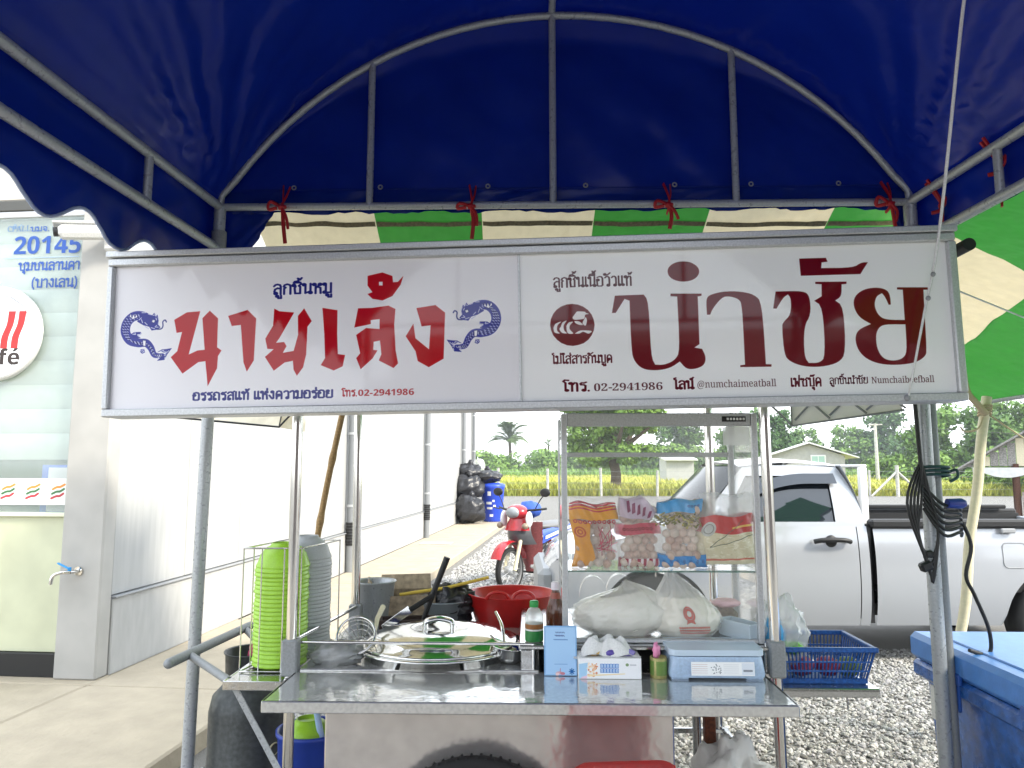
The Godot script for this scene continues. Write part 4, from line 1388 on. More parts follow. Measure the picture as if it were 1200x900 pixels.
# ------------------------------------------------------------------ pickup
func make_truck() -> void:
	var t := thing("pickup_truck", "silver white single-cab pickup truck parked behind the cart", "truck", Vector3(0, 0, -6.2))
	var fx := 1.18
	var rx := 4.52
	var bottom := func(x: float) -> float:
		var y := 0.33
		for wx in [fx, rx]:
			var d: float = abs(x - wx)
			if d < 0.46:
				y = max(y, 0.36 + sqrt(0.46 * 0.46 - d * d) * 0.97)
		return y
	var topf := func(x: float) -> float:
		if x < 1.05:
			return lerpf(0.72, 1.06, clamp(pow((x - 0.3) / 0.75, 0.45), 0.0, 1.0)) if x > 0.3 else 0.72
		if x < 2.96:
			return 1.135
		return 1.13
	var zf := func(y: float) -> float:
		return 0.0 - 0.055 * pow(abs(y - 0.75) / 0.42, 2.4)
	var skin := func(x0: float, x1: float, near: bool) -> Build:
		var b := Build.new()
		var nx := int((x1 - x0) / 0.035) + 2
		b.sheet(func(u, v):
			var x: float = lerp(x0, x1, u)
			var y: float = lerp(bottom.call(x), topf.call(x), v)
			var z: float = zf.call(y)
			if x < 0.6:
				z -= 0.3 * pow((0.6 - x) / 0.3, 2.0)
			return Vector3(x, y, z if near else -1.75 - z), nx, 12)
		return b
	# body sides in panels: front wing, door, bed side
	for near in [true, false]:
		part("front_wing", skin.call(0.3, 1.62, near), M.paint, t)
		part("door", skin.call(1.628, 2.862, near), M.paint, t)
		part("cab_corner", skin.call(2.87, 2.95, near), M.paint, t)
		part("bed_side", skin.call(3.0, 5.3, near), M.paint, t)
	var b := Build.new()
	# bonnet, nose, floor, tailgate
	b.sheet(func(u, v):
		var x: float = lerp(0.3, 1.56, u)
		return Vector3(x, topf.call(min(x, 1.04)) + 0.05 * sin(v * PI) + 0.1 * max(0.0, x - 1.04), lerp(-0.3 * pow(max(0.0, 0.6 - x) / 0.3, 2.0) - 0.05, -1.7 + 0.3 * pow(max(0.0, 0.6 - x) / 0.3, 2.0), v)), 16, 10)
	part("bonnet", b, M.paint, t)
	b = Build.new()
	b.box(Vector3(0.3, 0.56, -0.875), Vector3(0.16, 0.4, 1.3), 0.05)
	part("bumper", b, M.grey, t)
	b = Build.new()
	b.box(Vector3(0.62, 0.88, -0.11), Vector3(0.36, 0.16, 0.14), 0.05)
	part("headlight", b, mat(hx("dfe6ea"), 0.1), t)
	b = Build.new()
	b.box(Vector3(2.8, 0.42, -0.875), Vector3(4.9, 0.1, 1.2))
	part("chassis", b, M.black, t)
	b = Build.new()
	b.box(Vector3(2.97, 0.75, -0.875), Vector3(0.03, 0.8, 1.66))
	part("gap", b, M.black, t)
	b = Build.new()
	b.box(Vector3(4.15, 0.62, -0.875), Vector3(2.2, 0.06, 1.6))
	part("bed_floor", b, M.black, t)
	b = Build.new()
	b.box(Vector3(5.28, 0.82, -0.875), Vector3(0.05, 0.6, 1.64), 0.01)
	part("tailgate", b, M.paint, t)
	for z in [-0.05, -1.7]:
		b = Build.new()
		b.box(Vector3(4.14, 1.155, z), Vector3(2.33, 0.075, 0.1), 0.02)
		part("bed_rail", b, M.black, t)
		b = Build.new()
		b.box(Vector3(4.14, 0.9, z + (-0.09 if z > -1 else 0.09)), Vector3(2.28, 0.5, 0.03))
		part("bed_liner", b, M.black, t)
	b = Build.new()
	b.box(Vector3(4.0, 1.215, -1.62), Vector3(2.3, 0.04, 0.08), 0.01)
	part("bed_rail", b, M.black, t)
	# cab top with the side window opening
	var roofx := func(y: float, front: bool) -> float:
		var k: float = max(0.0, y - 1.13) / 0.5
		return lerpf(1.5, 1.98, pow(k, 0.9)) if front else lerpf(2.94, 2.80, k * k)
	var zc := func(y: float) -> float:
		return -0.045 - 0.19 * pow(max(0.0, y - 1.13) / 0.5, 1.3)
	for near in [true, false]:
		b = Build.new()
		b.soft(6)
		# frame round the window: a sheet in polar steps between opening and outline
		var n := 60
		var inner := []
		var outer := []
		for i in n:
			var a := TAU * i / n
			# opening
			var iy: float = 1.36 + 0.19 * clamp(sin(a) * 1.6, -1.0, 1.0)
			var k := (iy - 1.13) / 0.5
			var xf := lerpf(1.72, 2.06, k)
			var xb := lerpf(2.70, 2.71, k)
			var ix: float = lerpf(xf, xb, 0.5 + 0.5 * clamp(cos(a) * 1.6, -1.0, 1.0))
			inner.append(Vector2(ix, iy))
			var oy: float = 1.385 + 0.255 * clamp(sin(a) * 1.6, -1.0, 1.0)
			var of: float = roofx.call(oy, true)
			var ob: float = roofx.call(oy, false)
			outer.append(Vector2(lerpf(of, ob, 0.5 + 0.5 * clamp(cos(a) * 1.6, -1.0, 1.0)), oy))
		for i in n:
			var j := (i + 1) % n
			var q := []
			for p in [inner[i], outer[i], outer[j], inner[j]]:
				var z: float = zc.call(p.y)
				q.append(Vector3(p.x, p.y, z if near else -1.75 - z))
			b.quad(q[0], q[3], q[2], q[1])
		part("window_surround", b, M.paint, t)
		b = Build.new()
		b.soft(6)
		for i in n:
			var j := (i + 1) % n
			var c := Vector2(2.2, 1.36)
			var q := []
			for p in [c, inner[i], inner[j]]:
				var z: float = zc.call(p.y) - 0.02
				q.append(Vector3(p.x, p.y, z if near else -1.75 - z))
			b.tri(q[0], q[2], q[1])
		part("side_window", b, M.carglass, t)
	b = Build.new()
	b.sheet(func(u, v):
		var e: float = sin(v * PI)
		var x: float = lerp(1.96 - 0.05 * e, 2.815, u)
		return Vector3(x, 1.628 + 0.035 * sin(u * PI) + 0.045 * pow(e, 0.6), lerp(-0.225, -1.525, v)), 14, 14)
	part("roof", b, M.paint, t)
	b = Build.new()
	b.sheet(func(u, v): return Vector3(lerp(1.5, 1.97, v) - 0.06 * sin(u * PI), lerp(1.13, 1.63, v), lerp(-0.06, -1.69, u) * lerp(1.0, 0.86, v) - 0.1 * v), 10, 6)
	part("windscreen", b, mat(hx("14171c"), 0.1, {"spec": 0.15}), t)
	b = Build.new()
	b.sheet(func(u, v): return Vector3(lerp(2.945, 2.81, v * v) + 0.02 * sin(u * PI), lerp(1.1, 1.64, v), lerp(-0.045, -1.705, u) * lerp(1.0, 0.86, v) - 0.12 * v), 10, 6)
	part("cab_back", b, M.paint, t)
	b = Build.new()
	b.sheet(func(u, v): return Vector3(lerp(2.965, 2.85, v * v), lerp(1.18, 1.55, v), lerp(-0.3, -1.45, u)), 4, 4)
	part("back_window", b, M.carglass, t)
	# dark visor above the window
	b = Build.new()
	b.sheet(func(u, v):
		var x: float = lerp(1.86, 2.76, u)
		var yt: float = 1.365 + 0.205 * pow(sin(min(u * 1.35, 1.0) * PI / 2), 0.8)
		return Vector3(x, yt - v * 0.085, -0.045 - 0.19 * pow(max(0.0, yt - v * 0.085 - 1.13) / 0.5, 1.3) + 0.012 + 0.035 * v), 24, 3)
	part("window_visor", b, mat(hx("3b4048"), 0.15), t)
	# handle, fuel lid, mouldings
	b = Build.new()
	b.tube(curve([Vector3(2.49, 1.012, 0.012), Vector3(2.54, 1.025, 0.035), Vector3(2.64, 1.03, 0.04), Vector3(2.74, 1.025, 0.035), Vector3(2.79, 1.012, 0.012)], 4), 0.02, 8)
	b.lathe([Vector2(0.05, 0), Vector2(0.046, 0.01), Vector2(0, 0.012)], 18, Transform3D(Basis(Vector3.RIGHT, PI / 2), Vector3(2.64, 1.015, -0.012)))
	part("door_handle", b, M.black, t)
	b = Build.new()
	var fl := []
	for p in rounded(0.2, 0.2, 0.04):
		fl.append(Vector3(4.15 + p.x, 0.9 + p.y, 0.002 - 0.055 * pow(abs(0.9 + p.y - 0.75) / 0.42, 2.4)))
	fl.append(fl[0])
	b.tube(fl, 0.004, 5, false)
	part("fuel_lid", b, M.grey, t)
	b = Build.new()
	b.box(Vector3(4.1, 1.1, 0.0), Vector3(0.12, 0.04, 0.03), 0.008)
	part("rail_clip", b, M.grey, t)
	# rack post behind the cab
	for z in [-0.3, -1.45]:
		b = Build.new()
		b.box(Vector3(3.06, 1.36, z), Vector3(0.07, 0.53, 0.05), 0.01)
		part("rack_post", b, M.white, t)
	b = Build.new()
	b.box(Vector3(3.06, 1.635, -0.875), Vector3(0.07, 0.025, 1.2), 0.008)
	part("rack_bar", b, M.white, t)
	b = Build.new()
	b.box(Vector3(1.7, 1.22, 0.08), Vector3(0.1, 0.17, 0.2), 0.04)
	part("wing_mirror", b, M.paint, t)
	# wheels
	for e in [[fx, -0.14], [rx, -0.14], [fx, -1.61], [rx, -1.61]]:
		var wb := Build.new()
		var X := Transform3D(Basis(Vector3.RIGHT, PI / 2 * (1 if e[1] > -1 else -1)), Vector3(e[0], 0.37, e[1]))
		wb.lathe([Vector2(0.23, -0.1), Vector2(0.33, -0.11), Vector2(0.365, -0.09), Vector2(0.37, 0), Vector2(0.365, 0.09), Vector2(0.33, 0.11), Vector2(0.23, 0.1)], 40, X)
		var w := part("wheel", wb, M.rubber, t)
		wb = Build.new()
		wb.lathe([Vector2(0.235, -0.1), Vector2(0.235, 0.1), Vector2(0.215, 0.095), Vector2(0.2, 0.05), Vector2(0.12, 0.04), Vector2(0.1, 0.075), Vector2(0.06, 0.085), Vector2(0, 0.085)], 40, X)
		part("rim", wb, M.alu, w)
		wb = Build.new()
		for k in 6:
			var a := TAU * k / 6
			wb.lathe([Vector2(0.03, 0.052), Vector2(0.0, 0.053)], 12, X * Transform3D(Basis.IDENTITY, Vector3(cos(a) * 0.155, -0.002, sin(a) * 0.155)))
		part("rim_hole", wb, M.black, w)
	b = Build.new()
	for wx in [fx, rx]:
		b.sheet(func(u, v): return Vector3(wx + cos(u * PI) * 0.46, 0.36 + sin(u * PI) * 0.45, lerp(-0.03, -0.4, v)), 20, 1)
	part("wheel_well", b, M.black, t)

# ------------------------------------------------------------------ motorbike
func make_motorbike() -> void:
	var t := thing("motorbike", "red white and blue underbone motorbike parked on the gravel", "motorbike", Vector3(-0.03, 0, -9.8), deg_to_rad(-61))
	# local: x forward is negative z of the world after the turn; the bike runs along +x from front axle to rear axle
	t.rotation.y = deg_to_rad(56)
	t.scale = Vector3.ONE * 1.05
	t.rotation.z = 0.0
	var rim := mat(hx("d8c95a"), 0.35, {"metal": 0.5})
	var red := mat(hx("b3202c"), 0.25, {"coat": 0.5, "tex": "blotch", "scale": 3.0})
	var dull := mat(hx("8f4a4c"), 0.5, {"tex": "dirt", "scale": 3.0})
	var blue := mat(hx("2450c0"), 0.25, {"coat": 0.5})
	var wh := mat(hx("dfe2e4"), 0.3, {"coat": 0.4})
	var gr := mat(hx("77787a"), 0.5, {"tex": "fine", "scale": 6.0})
	var b: Build
	for e in [[0.0, "front"], [1.23, "rear"]]:
		b = Build.new()
		var X := Transform3D(Basis(Vector3.RIGHT, PI / 2), Vector3(e[0], 0.28, 0))
		b.lathe([Vector2(0.235, -0.03), Vector2(0.262, -0.036), Vector2(0.28, 0), Vector2(0.262, 0.036), Vector2(0.235, 0.03)], 40, X)
		var w := part("wheel", b, M.rubber, t)
		b = Build.new()
		b.lathe([Vector2(0.24, -0.03), Vector2(0.222, -0.026), Vector2(0.215, 0), Vector2(0.222, 0.026), Vector2(0.24, 0.03)], 40, X)
		part("rim", b, rim if e[0] > 0 else gr, w)
		b = Build.new()
		b.lathe([Vector2(0, -0.06), Vector2(0.05, -0.055), Vector2(0.06, 0), Vector2(0.05, 0.055), Vector2(0, 0.06)], 16, X)
		for k in 18:
			var a := TAU * k / 18
			b.tube([Vector3(e[0], 0.28, 0.03 * (1 if k % 2 == 0 else -1)), Vector3(e[0] + cos(a) * 0.22, 0.28 + sin(a) * 0.22, 0)], 0.004, 4)
		part("hub", b, M.alu, w)
	b = Build.new()
	for z in [-0.075, 0.075]:
		b.tube([Vector3(0, 0.28, z), Vector3(0.22, 0.85, z * 0.9)], 0.026, 10)
	part("fork", b, M.palewood, t)
	b = Build.new()
	b.sheet(func(u, v):
		var a: float = lerp(2.75, 0.25, u)
		var w: float = lerp(-0.075, 0.075, v)
		var r: float = 0.325 - 3.0 * w * w
		return Vector3(cos(a) * r - 0.02, 0.28 + sin(a) * r + 0.04, w), 18, 6)
	part("front_mudguard", b, red, t)
	# leg shield and front cowl
	b = Build.new()
	b.sheet(func(u, v):
		var w: float = lerp(-1.0, 1.0, v)
		return Vector3(lerp(0.42, 0.2, u) + 0.16 * w * w, lerp(0.22, 0.86, u), w * lerp(0.12, 0.26, u)), 12, 12)
	part("leg_shield", b, dull, t)
	b = Build.new()
	b.sheet(func(u, v):
		var w: float = lerp(-1.0, 1.0, v)
		return Vector3(lerp(0.14, 0.1, u) + 0.17 * w * w - 0.07 * sin(u * PI), lerp(0.58, 0.88, u), w * lerp(0.21, 0.15, u)), 10, 12)
	part("front_cowl", b, mat(hx("55565a"), 0.4, {"tex": "fine", "scale": 6.0}), t)
	b = Build.new()
	b.sheet(func(u, v):
		var w: float = lerp(-1.0, 1.0, v)
		return Vector3(lerp(0.03, 0.08, u) + 0.12 * w * w, lerp(0.76, 0.92, u), w * lerp(0.2, 0.12, u)), 6, 10)
	part("cowl_flash", b, red, t)
	b = Build.new()
	b.blob(Vector3(0.17, 0.98, 0), Vector3(0.14, 0.1, 0.15), func(d): return 1.0, 16, 10)
	part("handlebar_cover", b, red, t)
	b = Build.new()
	b.blob(Vector3(0.07, 0.98, 0), Vector3(0.07, 0.07, 0.1), func(d): return 1.0, 14, 8)
	part("headlight", b, mat(hx("8d9296"), 0.12), t)
	b = Build.new()
	b.blob(Vector3(0.14, 0.9, 0.2), Vector3(0.07, 0.1, 0.03), func(d): return 1.0, 12, 8)
	b.blob(Vector3(0.12, 0.9, -0.17), Vector3(0.07, 0.1, 0.03), func(d): return 1.0, 12, 8)
	part("cowl_flash", b, wh, t)
	b = Build.new()
	b.tube(curve([Vector3(0.3, 1.03, -0.36), Vector3(0.2, 1.01, -0.2), Vector3(0.18, 1.0, 0), Vector3(0.2, 1.01, 0.2), Vector3(0.3, 1.03, 0.36)], 5), 0.014, 8)
	b.tube([Vector3(0.1, 1.02, -0.22), Vector3(0.2, 1.03, -0.38)], 0.008, 6)
	b.tube([Vector3(0.1, 1.02, 0.22), Vector3(0.2, 1.03, 0.38)], 0.008, 6)
	part("handlebar", b, M.black, t)
	for sg in [-1.0, 1.0]:
		b = Build.new()
		b.tube([Vector3(0.22, 1.03, sg * 0.24), Vector3(0.24, 1.14, sg * 0.3), Vector3(0.25, 1.19, sg * 0.34)], 0.007, 6)
		b.blob(Vector3(0.26, 1.23, sg * 0.36), Vector3(0.025, 0.055, 0.075), func(d): return 1.0, 14, 8)
		part("mirror", b, M.black, t)
	for sg in [-1.0, 1.0]:
		b = Build.new()
		b.blob(Vector3(0.06, 0.82, sg * 0.19), Vector3(0.045, 0.04, 0.04), func(d): return 1.0, 12, 8)
		part("indicator", b, mat(hx("8a7a6a"), 0.3), t)
	# frame, seat, side panels, engine
	b = Build.new()
	b.tube(curve([Vector3(0.25, 0.82, 0), Vector3(0.42, 0.5, 0), Vector3(0.7, 0.48, 0), Vector3(1.0, 0.68, 0), Vector3(1.5, 0.78, 0)], 5), 0.045, 8)
	part("spine", b, M.black, t)
	b = Build.new()
	b.blob(Vector3(1.0, 0.77, 0), Vector3(0.42, 0.065, 0.14), func(d): return 1.0 + 0.1 * d.x, 20, 8)
	part("seat", b, gr, t)
	for sg in [-1.0, 1.0]:
		b = Build.new()
		b.sheet(func(u, v): return Vector3(lerp(0.55, 1.5, u), lerp(0.56 + 0.16 * u, 0.74 + 0.04 * u, v), sg * (0.13 + 0.02 * sin(v * PI)) * (1.0 - 0.3 * u)), 10, 4)
		part("side_panel", b, blue, t)
		b = Build.new()
		b.sheet(func(u, v): return Vector3(lerp(0.6, 1.5, u), lerp(0.62 + 0.12 * u, 0.66 + 0.12 * u, v), sg * 0.158 * (1.0 - 0.3 * u)), 8, 1)
		part("side_stripe", b, wh, t)
		b = Build.new()
		b.tube([Vector3(1.23, 0.28, sg * 0.11), Vector3(1.12, 0.62, sg * 0.12)], 0.03, 8)
		part("shock_absorber", b, red, t)
	b = Build.new()
	b.box(Vector3(0.62, 0.33, 0), Vector3(0.42, 0.2, 0.2), 0.05)
	b.tube([Vector3(0.7, 0.25, -0.12), Vector3(1.45, 0.34, -0.14)], 0.04, 10)
	b.box(Vector3(0.95, 0.28, 0.09), Vector3(0.62, 0.09, 0.04), 0.02)
	part("engine", b, M.alu, t)
	b = Build.new()
	b.tube([Vector3(0.5, 0.2, -0.28), Vector3(0.5, 0.2, 0.28)], 0.014, 6)
	b.tube([Vector3(0.68, 0.22, 0.1), Vector3(0.62, 0.01, 0.26)], 0.012, 6)
	part("foot_peg", b, M.black, t)
	b = Build.new()
	b.sheet(func(u, v):
		var a: float = lerp(1.9, -0.1, u)
		return Vector3(1.23 + cos(a) * 0.34, 0.3 + sin(a) * 0.34, lerp(-0.07, 0.07, v)), 12, 2)
	part("rear_mudguard", b, M.black, t)
	b = Build.new()
	b.blob(Vector3(0.45, 1.0, 0.0), Vector3(0.16, 0.11, 0.16), func(d): return 1.0 + 0.1 * sin(d.x * 9.0 + d.z * 7.0), 18, 10)
	part("blue_cloth", b, mat(hx("2f55b0"), 0.7, {"bump": "ncrumple", "bumpk": 0.8, "scale": 4.0}), t)

# ------------------------------------------------------------------ rubbish at the far end of the walkway
func make_rubbish() -> void:
	var x := Transform3D(Basis(Vector3.UP, deg_to_rad(-5.6)), Vector3(-2.94, 0, -5.42))
	var n := FastNoiseLite.new()
	n.frequency = 0.9
	var lab := ["black rubbish bag, lower near one beside the blue bin", "black rubbish bag at the bottom of the pile against the wall", "black rubbish bag in the middle of the pile", "black rubbish bag on top of the pile by the wall", "black rubbish bag lying on top of the blue bin"]
	var spots := [[0.35, 0.12, -14.9, 0.42, 0.4], [-0.0, 0.12, -15.4, 0.42, 0.44], [0.22, 0.74, -15.3, 0.46, 0.36], [0.2, 1.2, -15.6, 0.4, 0.28], [0.66, 1.18, -15.75, 0.46, 0.2]]
	for i in 5:
		var e: Array = spots[i]
		var b := Build.new()
		n.seed = 30 + i
		b.blob(Vector3.ZERO, Vector3(e[3], e[4], e[3] * 0.9), func(d):
			var k: float = 1.0 + 0.28 * n.get_noise_3dv(d * 1.6) + 0.06 * sin(d.x * 11 + n.get_noise_3dv(d * 3.0) * 5.0)
			return k * (0.9 if d.y < -0.7 else 1.0), 40, 24)
		var o := thing("rubbish_bag", lab[i], "bag", x * Vector3(e[0], e[1] + e[4] * 0.9, e[2]), 0.0, "rubbish bags piled by the wall")
		part("sack", b, M.blackbag, o)
		b = Build.new()
		b.blob(Vector3(0.05, e[4] * 1.02, 0.05), Vector3(0.08, 0.1, 0.08), func(d): return 1.0 + 0.4 * n.get_noise_3dv(d * 4.0), 12, 8)
		part("knot", b, M.blackbag, o)
	var bin := thing("blue_bin", "tall blue plastic bin with white markings beside the rubbish bags", "bin", x * Vector3(0.86, 0.12, -15.75), deg_to_rad(-12))
	var bm := mat(hx("2b4fd0"), 0.4, {"tex": "blotch", "scale": 2.0})
	var b := Build.new()
	b.lathe([Vector2(0, 0), Vector2(0.24, 0), Vector2(0.27, 0.05), Vector2(0.33, 0.92), Vector2(0.35, 0.94), Vector2(0.35, 1.0), Vector2(0.31, 1.0)], 28)
	part("body", b, bm, bin)
	b = Build.new()
	b.lathe([Vector2(0.355, 0.98), Vector2(0.35, 1.03), Vector2(0.2, 1.07), Vector2(0, 1.08)], 28)
	part("lid", b, bm, bin)
	# white stencil marks too far off to read
	b = Build.new()
	for e in [[-0.06, 0.78, 0.1, 0.12], [-0.07, 0.52, 0.16, 0.07], [0.06, 0.58, 0.06, 0.06], [-0.05, 0.38, 0.16, 0.06], [0.09, 0.44, 0.07, 0.06], [0.0, 0.18, 0.1, 0.07]]:
		b.sheet(func(u, v):
			var y: float = e[1] + (v - 0.5) * e[3]
			var rr: float = 0.27 + (y - 0.05) * 0.069 + 0.004
			var a: float = 1.45 - (e[0] + (u - 0.5) * e[2]) / rr
			return Vector3(cos(a) * rr, y, sin(a) * rr), 6, 2)
	part("stencil", b, M.white, bin)
	var w := thing("white_carrier_bag", "crumpled white carrier bag on top of the rubbish pile", "bag", x * Vector3(0.42, 1.45, -16.1))
	b = Build.new()
	b.blob(Vector3(0, 0.18, 0), Vector3(0.18, 0.24, 0.16), func(d): return 1.0 + 0.35 * n.get_noise_3dv(d * 2.5), 24, 14)
	part("sack", b, M.film, w)

# ------------------------------------------------------------------ the food cart
var cart_x := Transform3D(Basis(Vector3.UP, deg_to_rad(-1.5)), Vector3(0.05, 0, -2.43))
const CART_TURN := -0.02618

func on_cart(called: String, label: String, category: String, at: Vector3, turn := 0.0, group := "") -> Node3D:
	return thing(called, label, category, cart_x * at, CART_TURN + turn, group)

func make_cart() -> void:
	var t := thing("food_cart", "stainless steel noodle cart with front ledge and four posts", "cart", cart_x.origin, CART_TURN)
	var b := Build.new()
	b.box(Vector3(0.0, 0.878, -0.172), Vector3(1.7, 0.004, 0.345))
	b.box(Vector3(0.0, 0.862, -0.002), Vector3(1.7, 0.036, 0.012), 0.003)
	b.box(Vector3(-0.845, 0.866, -0.172), Vector3(0.01, 0.028, 0.33), 0.002)
	b.box(Vector3(0.845, 0.866, -0.172), Vector3(0.01, 0.028, 0.33), 0.002)
	part("ledge", b, M.ledge, t)
	b = Build.new()
	b.box(Vector3(-0.4, 0.876, -0.71), Vector3(0.88, 0.024, 0.72), 0.004)
	part("tray", b, M.ledge, t)
	b = Build.new()
	b.box(Vector3(-0.1, 0.59, -0.56), Vector3(1.18, 0.52, 0.78), 0.006)
	part("body", b, M.panel, t)
	b = Build.new()
	b.box(Vector3(0.425, 0.965, -0.72), Vector3(0.92, 0.016, 0.72), 0.004)
	part("cabinet_base", b, M.steel, t)
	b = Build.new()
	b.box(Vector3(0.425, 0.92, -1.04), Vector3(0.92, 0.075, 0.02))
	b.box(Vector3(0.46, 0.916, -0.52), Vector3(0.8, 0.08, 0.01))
	part("gap_shade_sheet", b, M.black, t)  # black sheets stand in for shade in the open gap under the cabinet
	b = Build.new()
	b.box(Vector3(0.4, 0.872, -0.71), Vector3(0.96, 0.014, 0.7))
	part("lower_deck", b, M.steel, t)
	b = Build.new()
	b.box(Vector3(-0.005, 0.918, -0.375), Vector3(0.045, 0.078, 0.02), 0.003)
	part("riser", b, M.steel, t)
	b = Build.new()
	b.box(Vector3(0.875, 0.918, -0.385), Vector3(0.03, 0.078, 0.02), 0.003)
	part("riser", b, M.steel, t)
	b = Build.new()
	b.box(Vector3(0.02, 0.86, -1.3), Vector3(1.62, 0.02, 0.44), 0.004)
	b.box(Vector3(-0.78, 0.45, -1.3), Vector3(0.03, 0.8, 0.03), 0.003)
	b.box(Vector3(0.8, 0.45, -1.3), Vector3(0.03, 0.8, 0.03), 0.003)
	part("rear_shelf", b, M.steel, t)
	# posts with sleeves
	for e in [[-0.868, -0.352, -0.874, -0.345], [0.912, -0.372, 0.885, -0.37], [-0.79, -1.05, -0.81, -1.05], [0.86, -1.09, 0.85, -1.09]]:
		b = Build.new()
		b.tube([Vector3(e[0], 0.0, e[1]), Vector3(e[2], 2.22, e[3])], 0.02, 16)
		var p := part("post", b, M.chrome, t)
		b = Build.new()
		var m := Vector3(e[0], 0, e[1]).lerp(Vector3(e[2], 2.22, e[3]), 0.42)
		b.box(Vector3(m.x, 0.93, m.z), Vector3(0.058, 0.13, 0.05), 0.006)
		part("sleeve", b, M.galvdull, p)
	for e in [[-0.872, -0.345], [0.89, -0.37]]:
		b = Build.new()
		b.box(Vector3(e[0], 2.12, e[1] + 0.06), Vector3(0.03, 0.03, 0.2), 0.003)
		part("sign_bracket", b, M.galvdull, t)
	# rod rail round the tray
	b = Build.new()
	b.tube([Vector3(-0.868, 0.978, -0.372), Vector3(0.02, 0.975, -0.372)], 0.006, 8)
	b.tube([Vector3(-0.868, 0.985, -0.36), Vector3(-0.79, 0.985, -1.05)], 0.008, 8)
	b.tube([Vector3(0.018, 0.88, -0.372), Vector3(0.018, 0.976, -0.372)], 0.008, 8)
	part("rail", b, M.chrome, t)
	# lower frame on the right
	b = Build.new()
	b.box(Vector3(0.7, 0.44, -0.36), Vector3(0.4, 0.022, 0.022), 0.003)
	b.box(Vector3(0.7, 0.44, -1.08), Vector3(0.4, 0.022, 0.022), 0.003)
	b.box(Vector3(0.885, 0.44, -0.72), Vector3(0.022, 0.022, 0.72), 0.003)
	b.box(Vector3(0.7, 0.57, -0.95), Vector3(0.4, 0.022, 0.022), 0.003)
	b.tube([Vector3(0.72, 0.0, -0.9), Vector3(0.72, 0.86, -0.9)], 0.018, 10)
	part("lower_frame", b, M.steel, t)
	# folding wing on the left with handle and brace
	b = Build.new()
	b.box(Vector3(-0.985, 0.852, -0.52), Vector3(0.21, 0.016, 0.47), 0.003)
	b.box(Vector3(-0.985, 0.846, -0.283), Vector3(0.212, 0.032, 0.008), 0.002)
	b.box(Vector3(-1.09, 0.846, -0.52), Vector3(0.008, 0.032, 0.47), 0.002)
	part("wing", b, M.steel, t)
	b = Build.new()
	b.tube([Vector3(-1.357, 0.885, -0.42), Vector3(-1.305, 0.885, -1.1)], 0.019, 14)
	b.blob(Vector3(-1.357, 0.885, -0.42), Vector3(0.019, 0.019, 0.019), func(d): return 1.0, 12, 8)
	b.tube([Vector3(-1.338, 0.88, -0.56), Vector3(-1.09, 0.85, -0.33)], 0.015, 12)
	b.tube([Vector3(-1.31, 0.88, -1.05), Vector3(-1.09, 0.85, -0.74)], 0.015, 12)
	part("handle", b, M.galvdull, t)
	b = Build.new()
	b.box(Vector3(-0.975, 0.685, -0.318), Vector3(0.022, 0.4, 0.006), 0.001, Basis(Vector3(0, 0, 1), 0.54))
	part("brace", b, M.galv, t)
	# shelf on the right
	b = Build.new()
	b.box(Vector3(1.1, 0.8, -0.64), Vector3(0.4, 0.014, 0.4), 0.003)
	b.box(Vector3(1.1, 0.79, -0.445), Vector3(0.4, 0.03, 0.01), 0.002)
	b.tube([Vector3(1.25, 0.79, -0.62), Vector3(1.25, 0.68, -0.62)], 0.004, 6)
	part("side_shelf", b, M.steel, t)
	# wheels: the near one stands before the body panel
	for z in [-0.105, -1.02]:
		b = Build.new()
		var X := Transform3D(Basis(Vector3.RIGHT, PI / 2), Vector3(-0.17, 0.345, z))
		b.lathe([Vector2(0.28, -0.022), Vector2(0.31, -0.03), Vector2(0.332, -0.022), Vector2(0.338, 0), Vector2(0.332, 0.022), Vector2(0.31, 0.03), Vector2(0.28, 0.022)], 64, X)
		for k in 132:
			var a := TAU * k / 132
			b.box(X * Vector3(cos(a) * 0.335, 0.012 if k % 2 else -0.012, sin(a) * 0.335), Vector3(0.009, 0.008, 0.012), 0.0, Basis(Vector3(0, 0, 1), -a))
		var w := part("wheel", b, M.rubber, t)
		b = Build.new()
		b.lathe([Vector2(0.282, -0.022), Vector2(0.265, -0.012), Vector2(0.265, 0.012), Vector2(0.282, 0.022)], 48, X)
		for k in 20:
			var a := TAU * k / 20
			b.tube([X * Vector3(0, 0.02 if k % 2 else -0.02, 0), X * Vector3(cos(a) * 0.267, 0, sin(a) * 0.267)], 0.003, 5)
		part("rim", b, M.galv, w)
		b = Build.new()
		b.tube([X * Vector3(0, -0.05, 0), X * Vector3(0, 0.05, 0)], 0.03, 14)
		part("hub", b, M.galv, w)

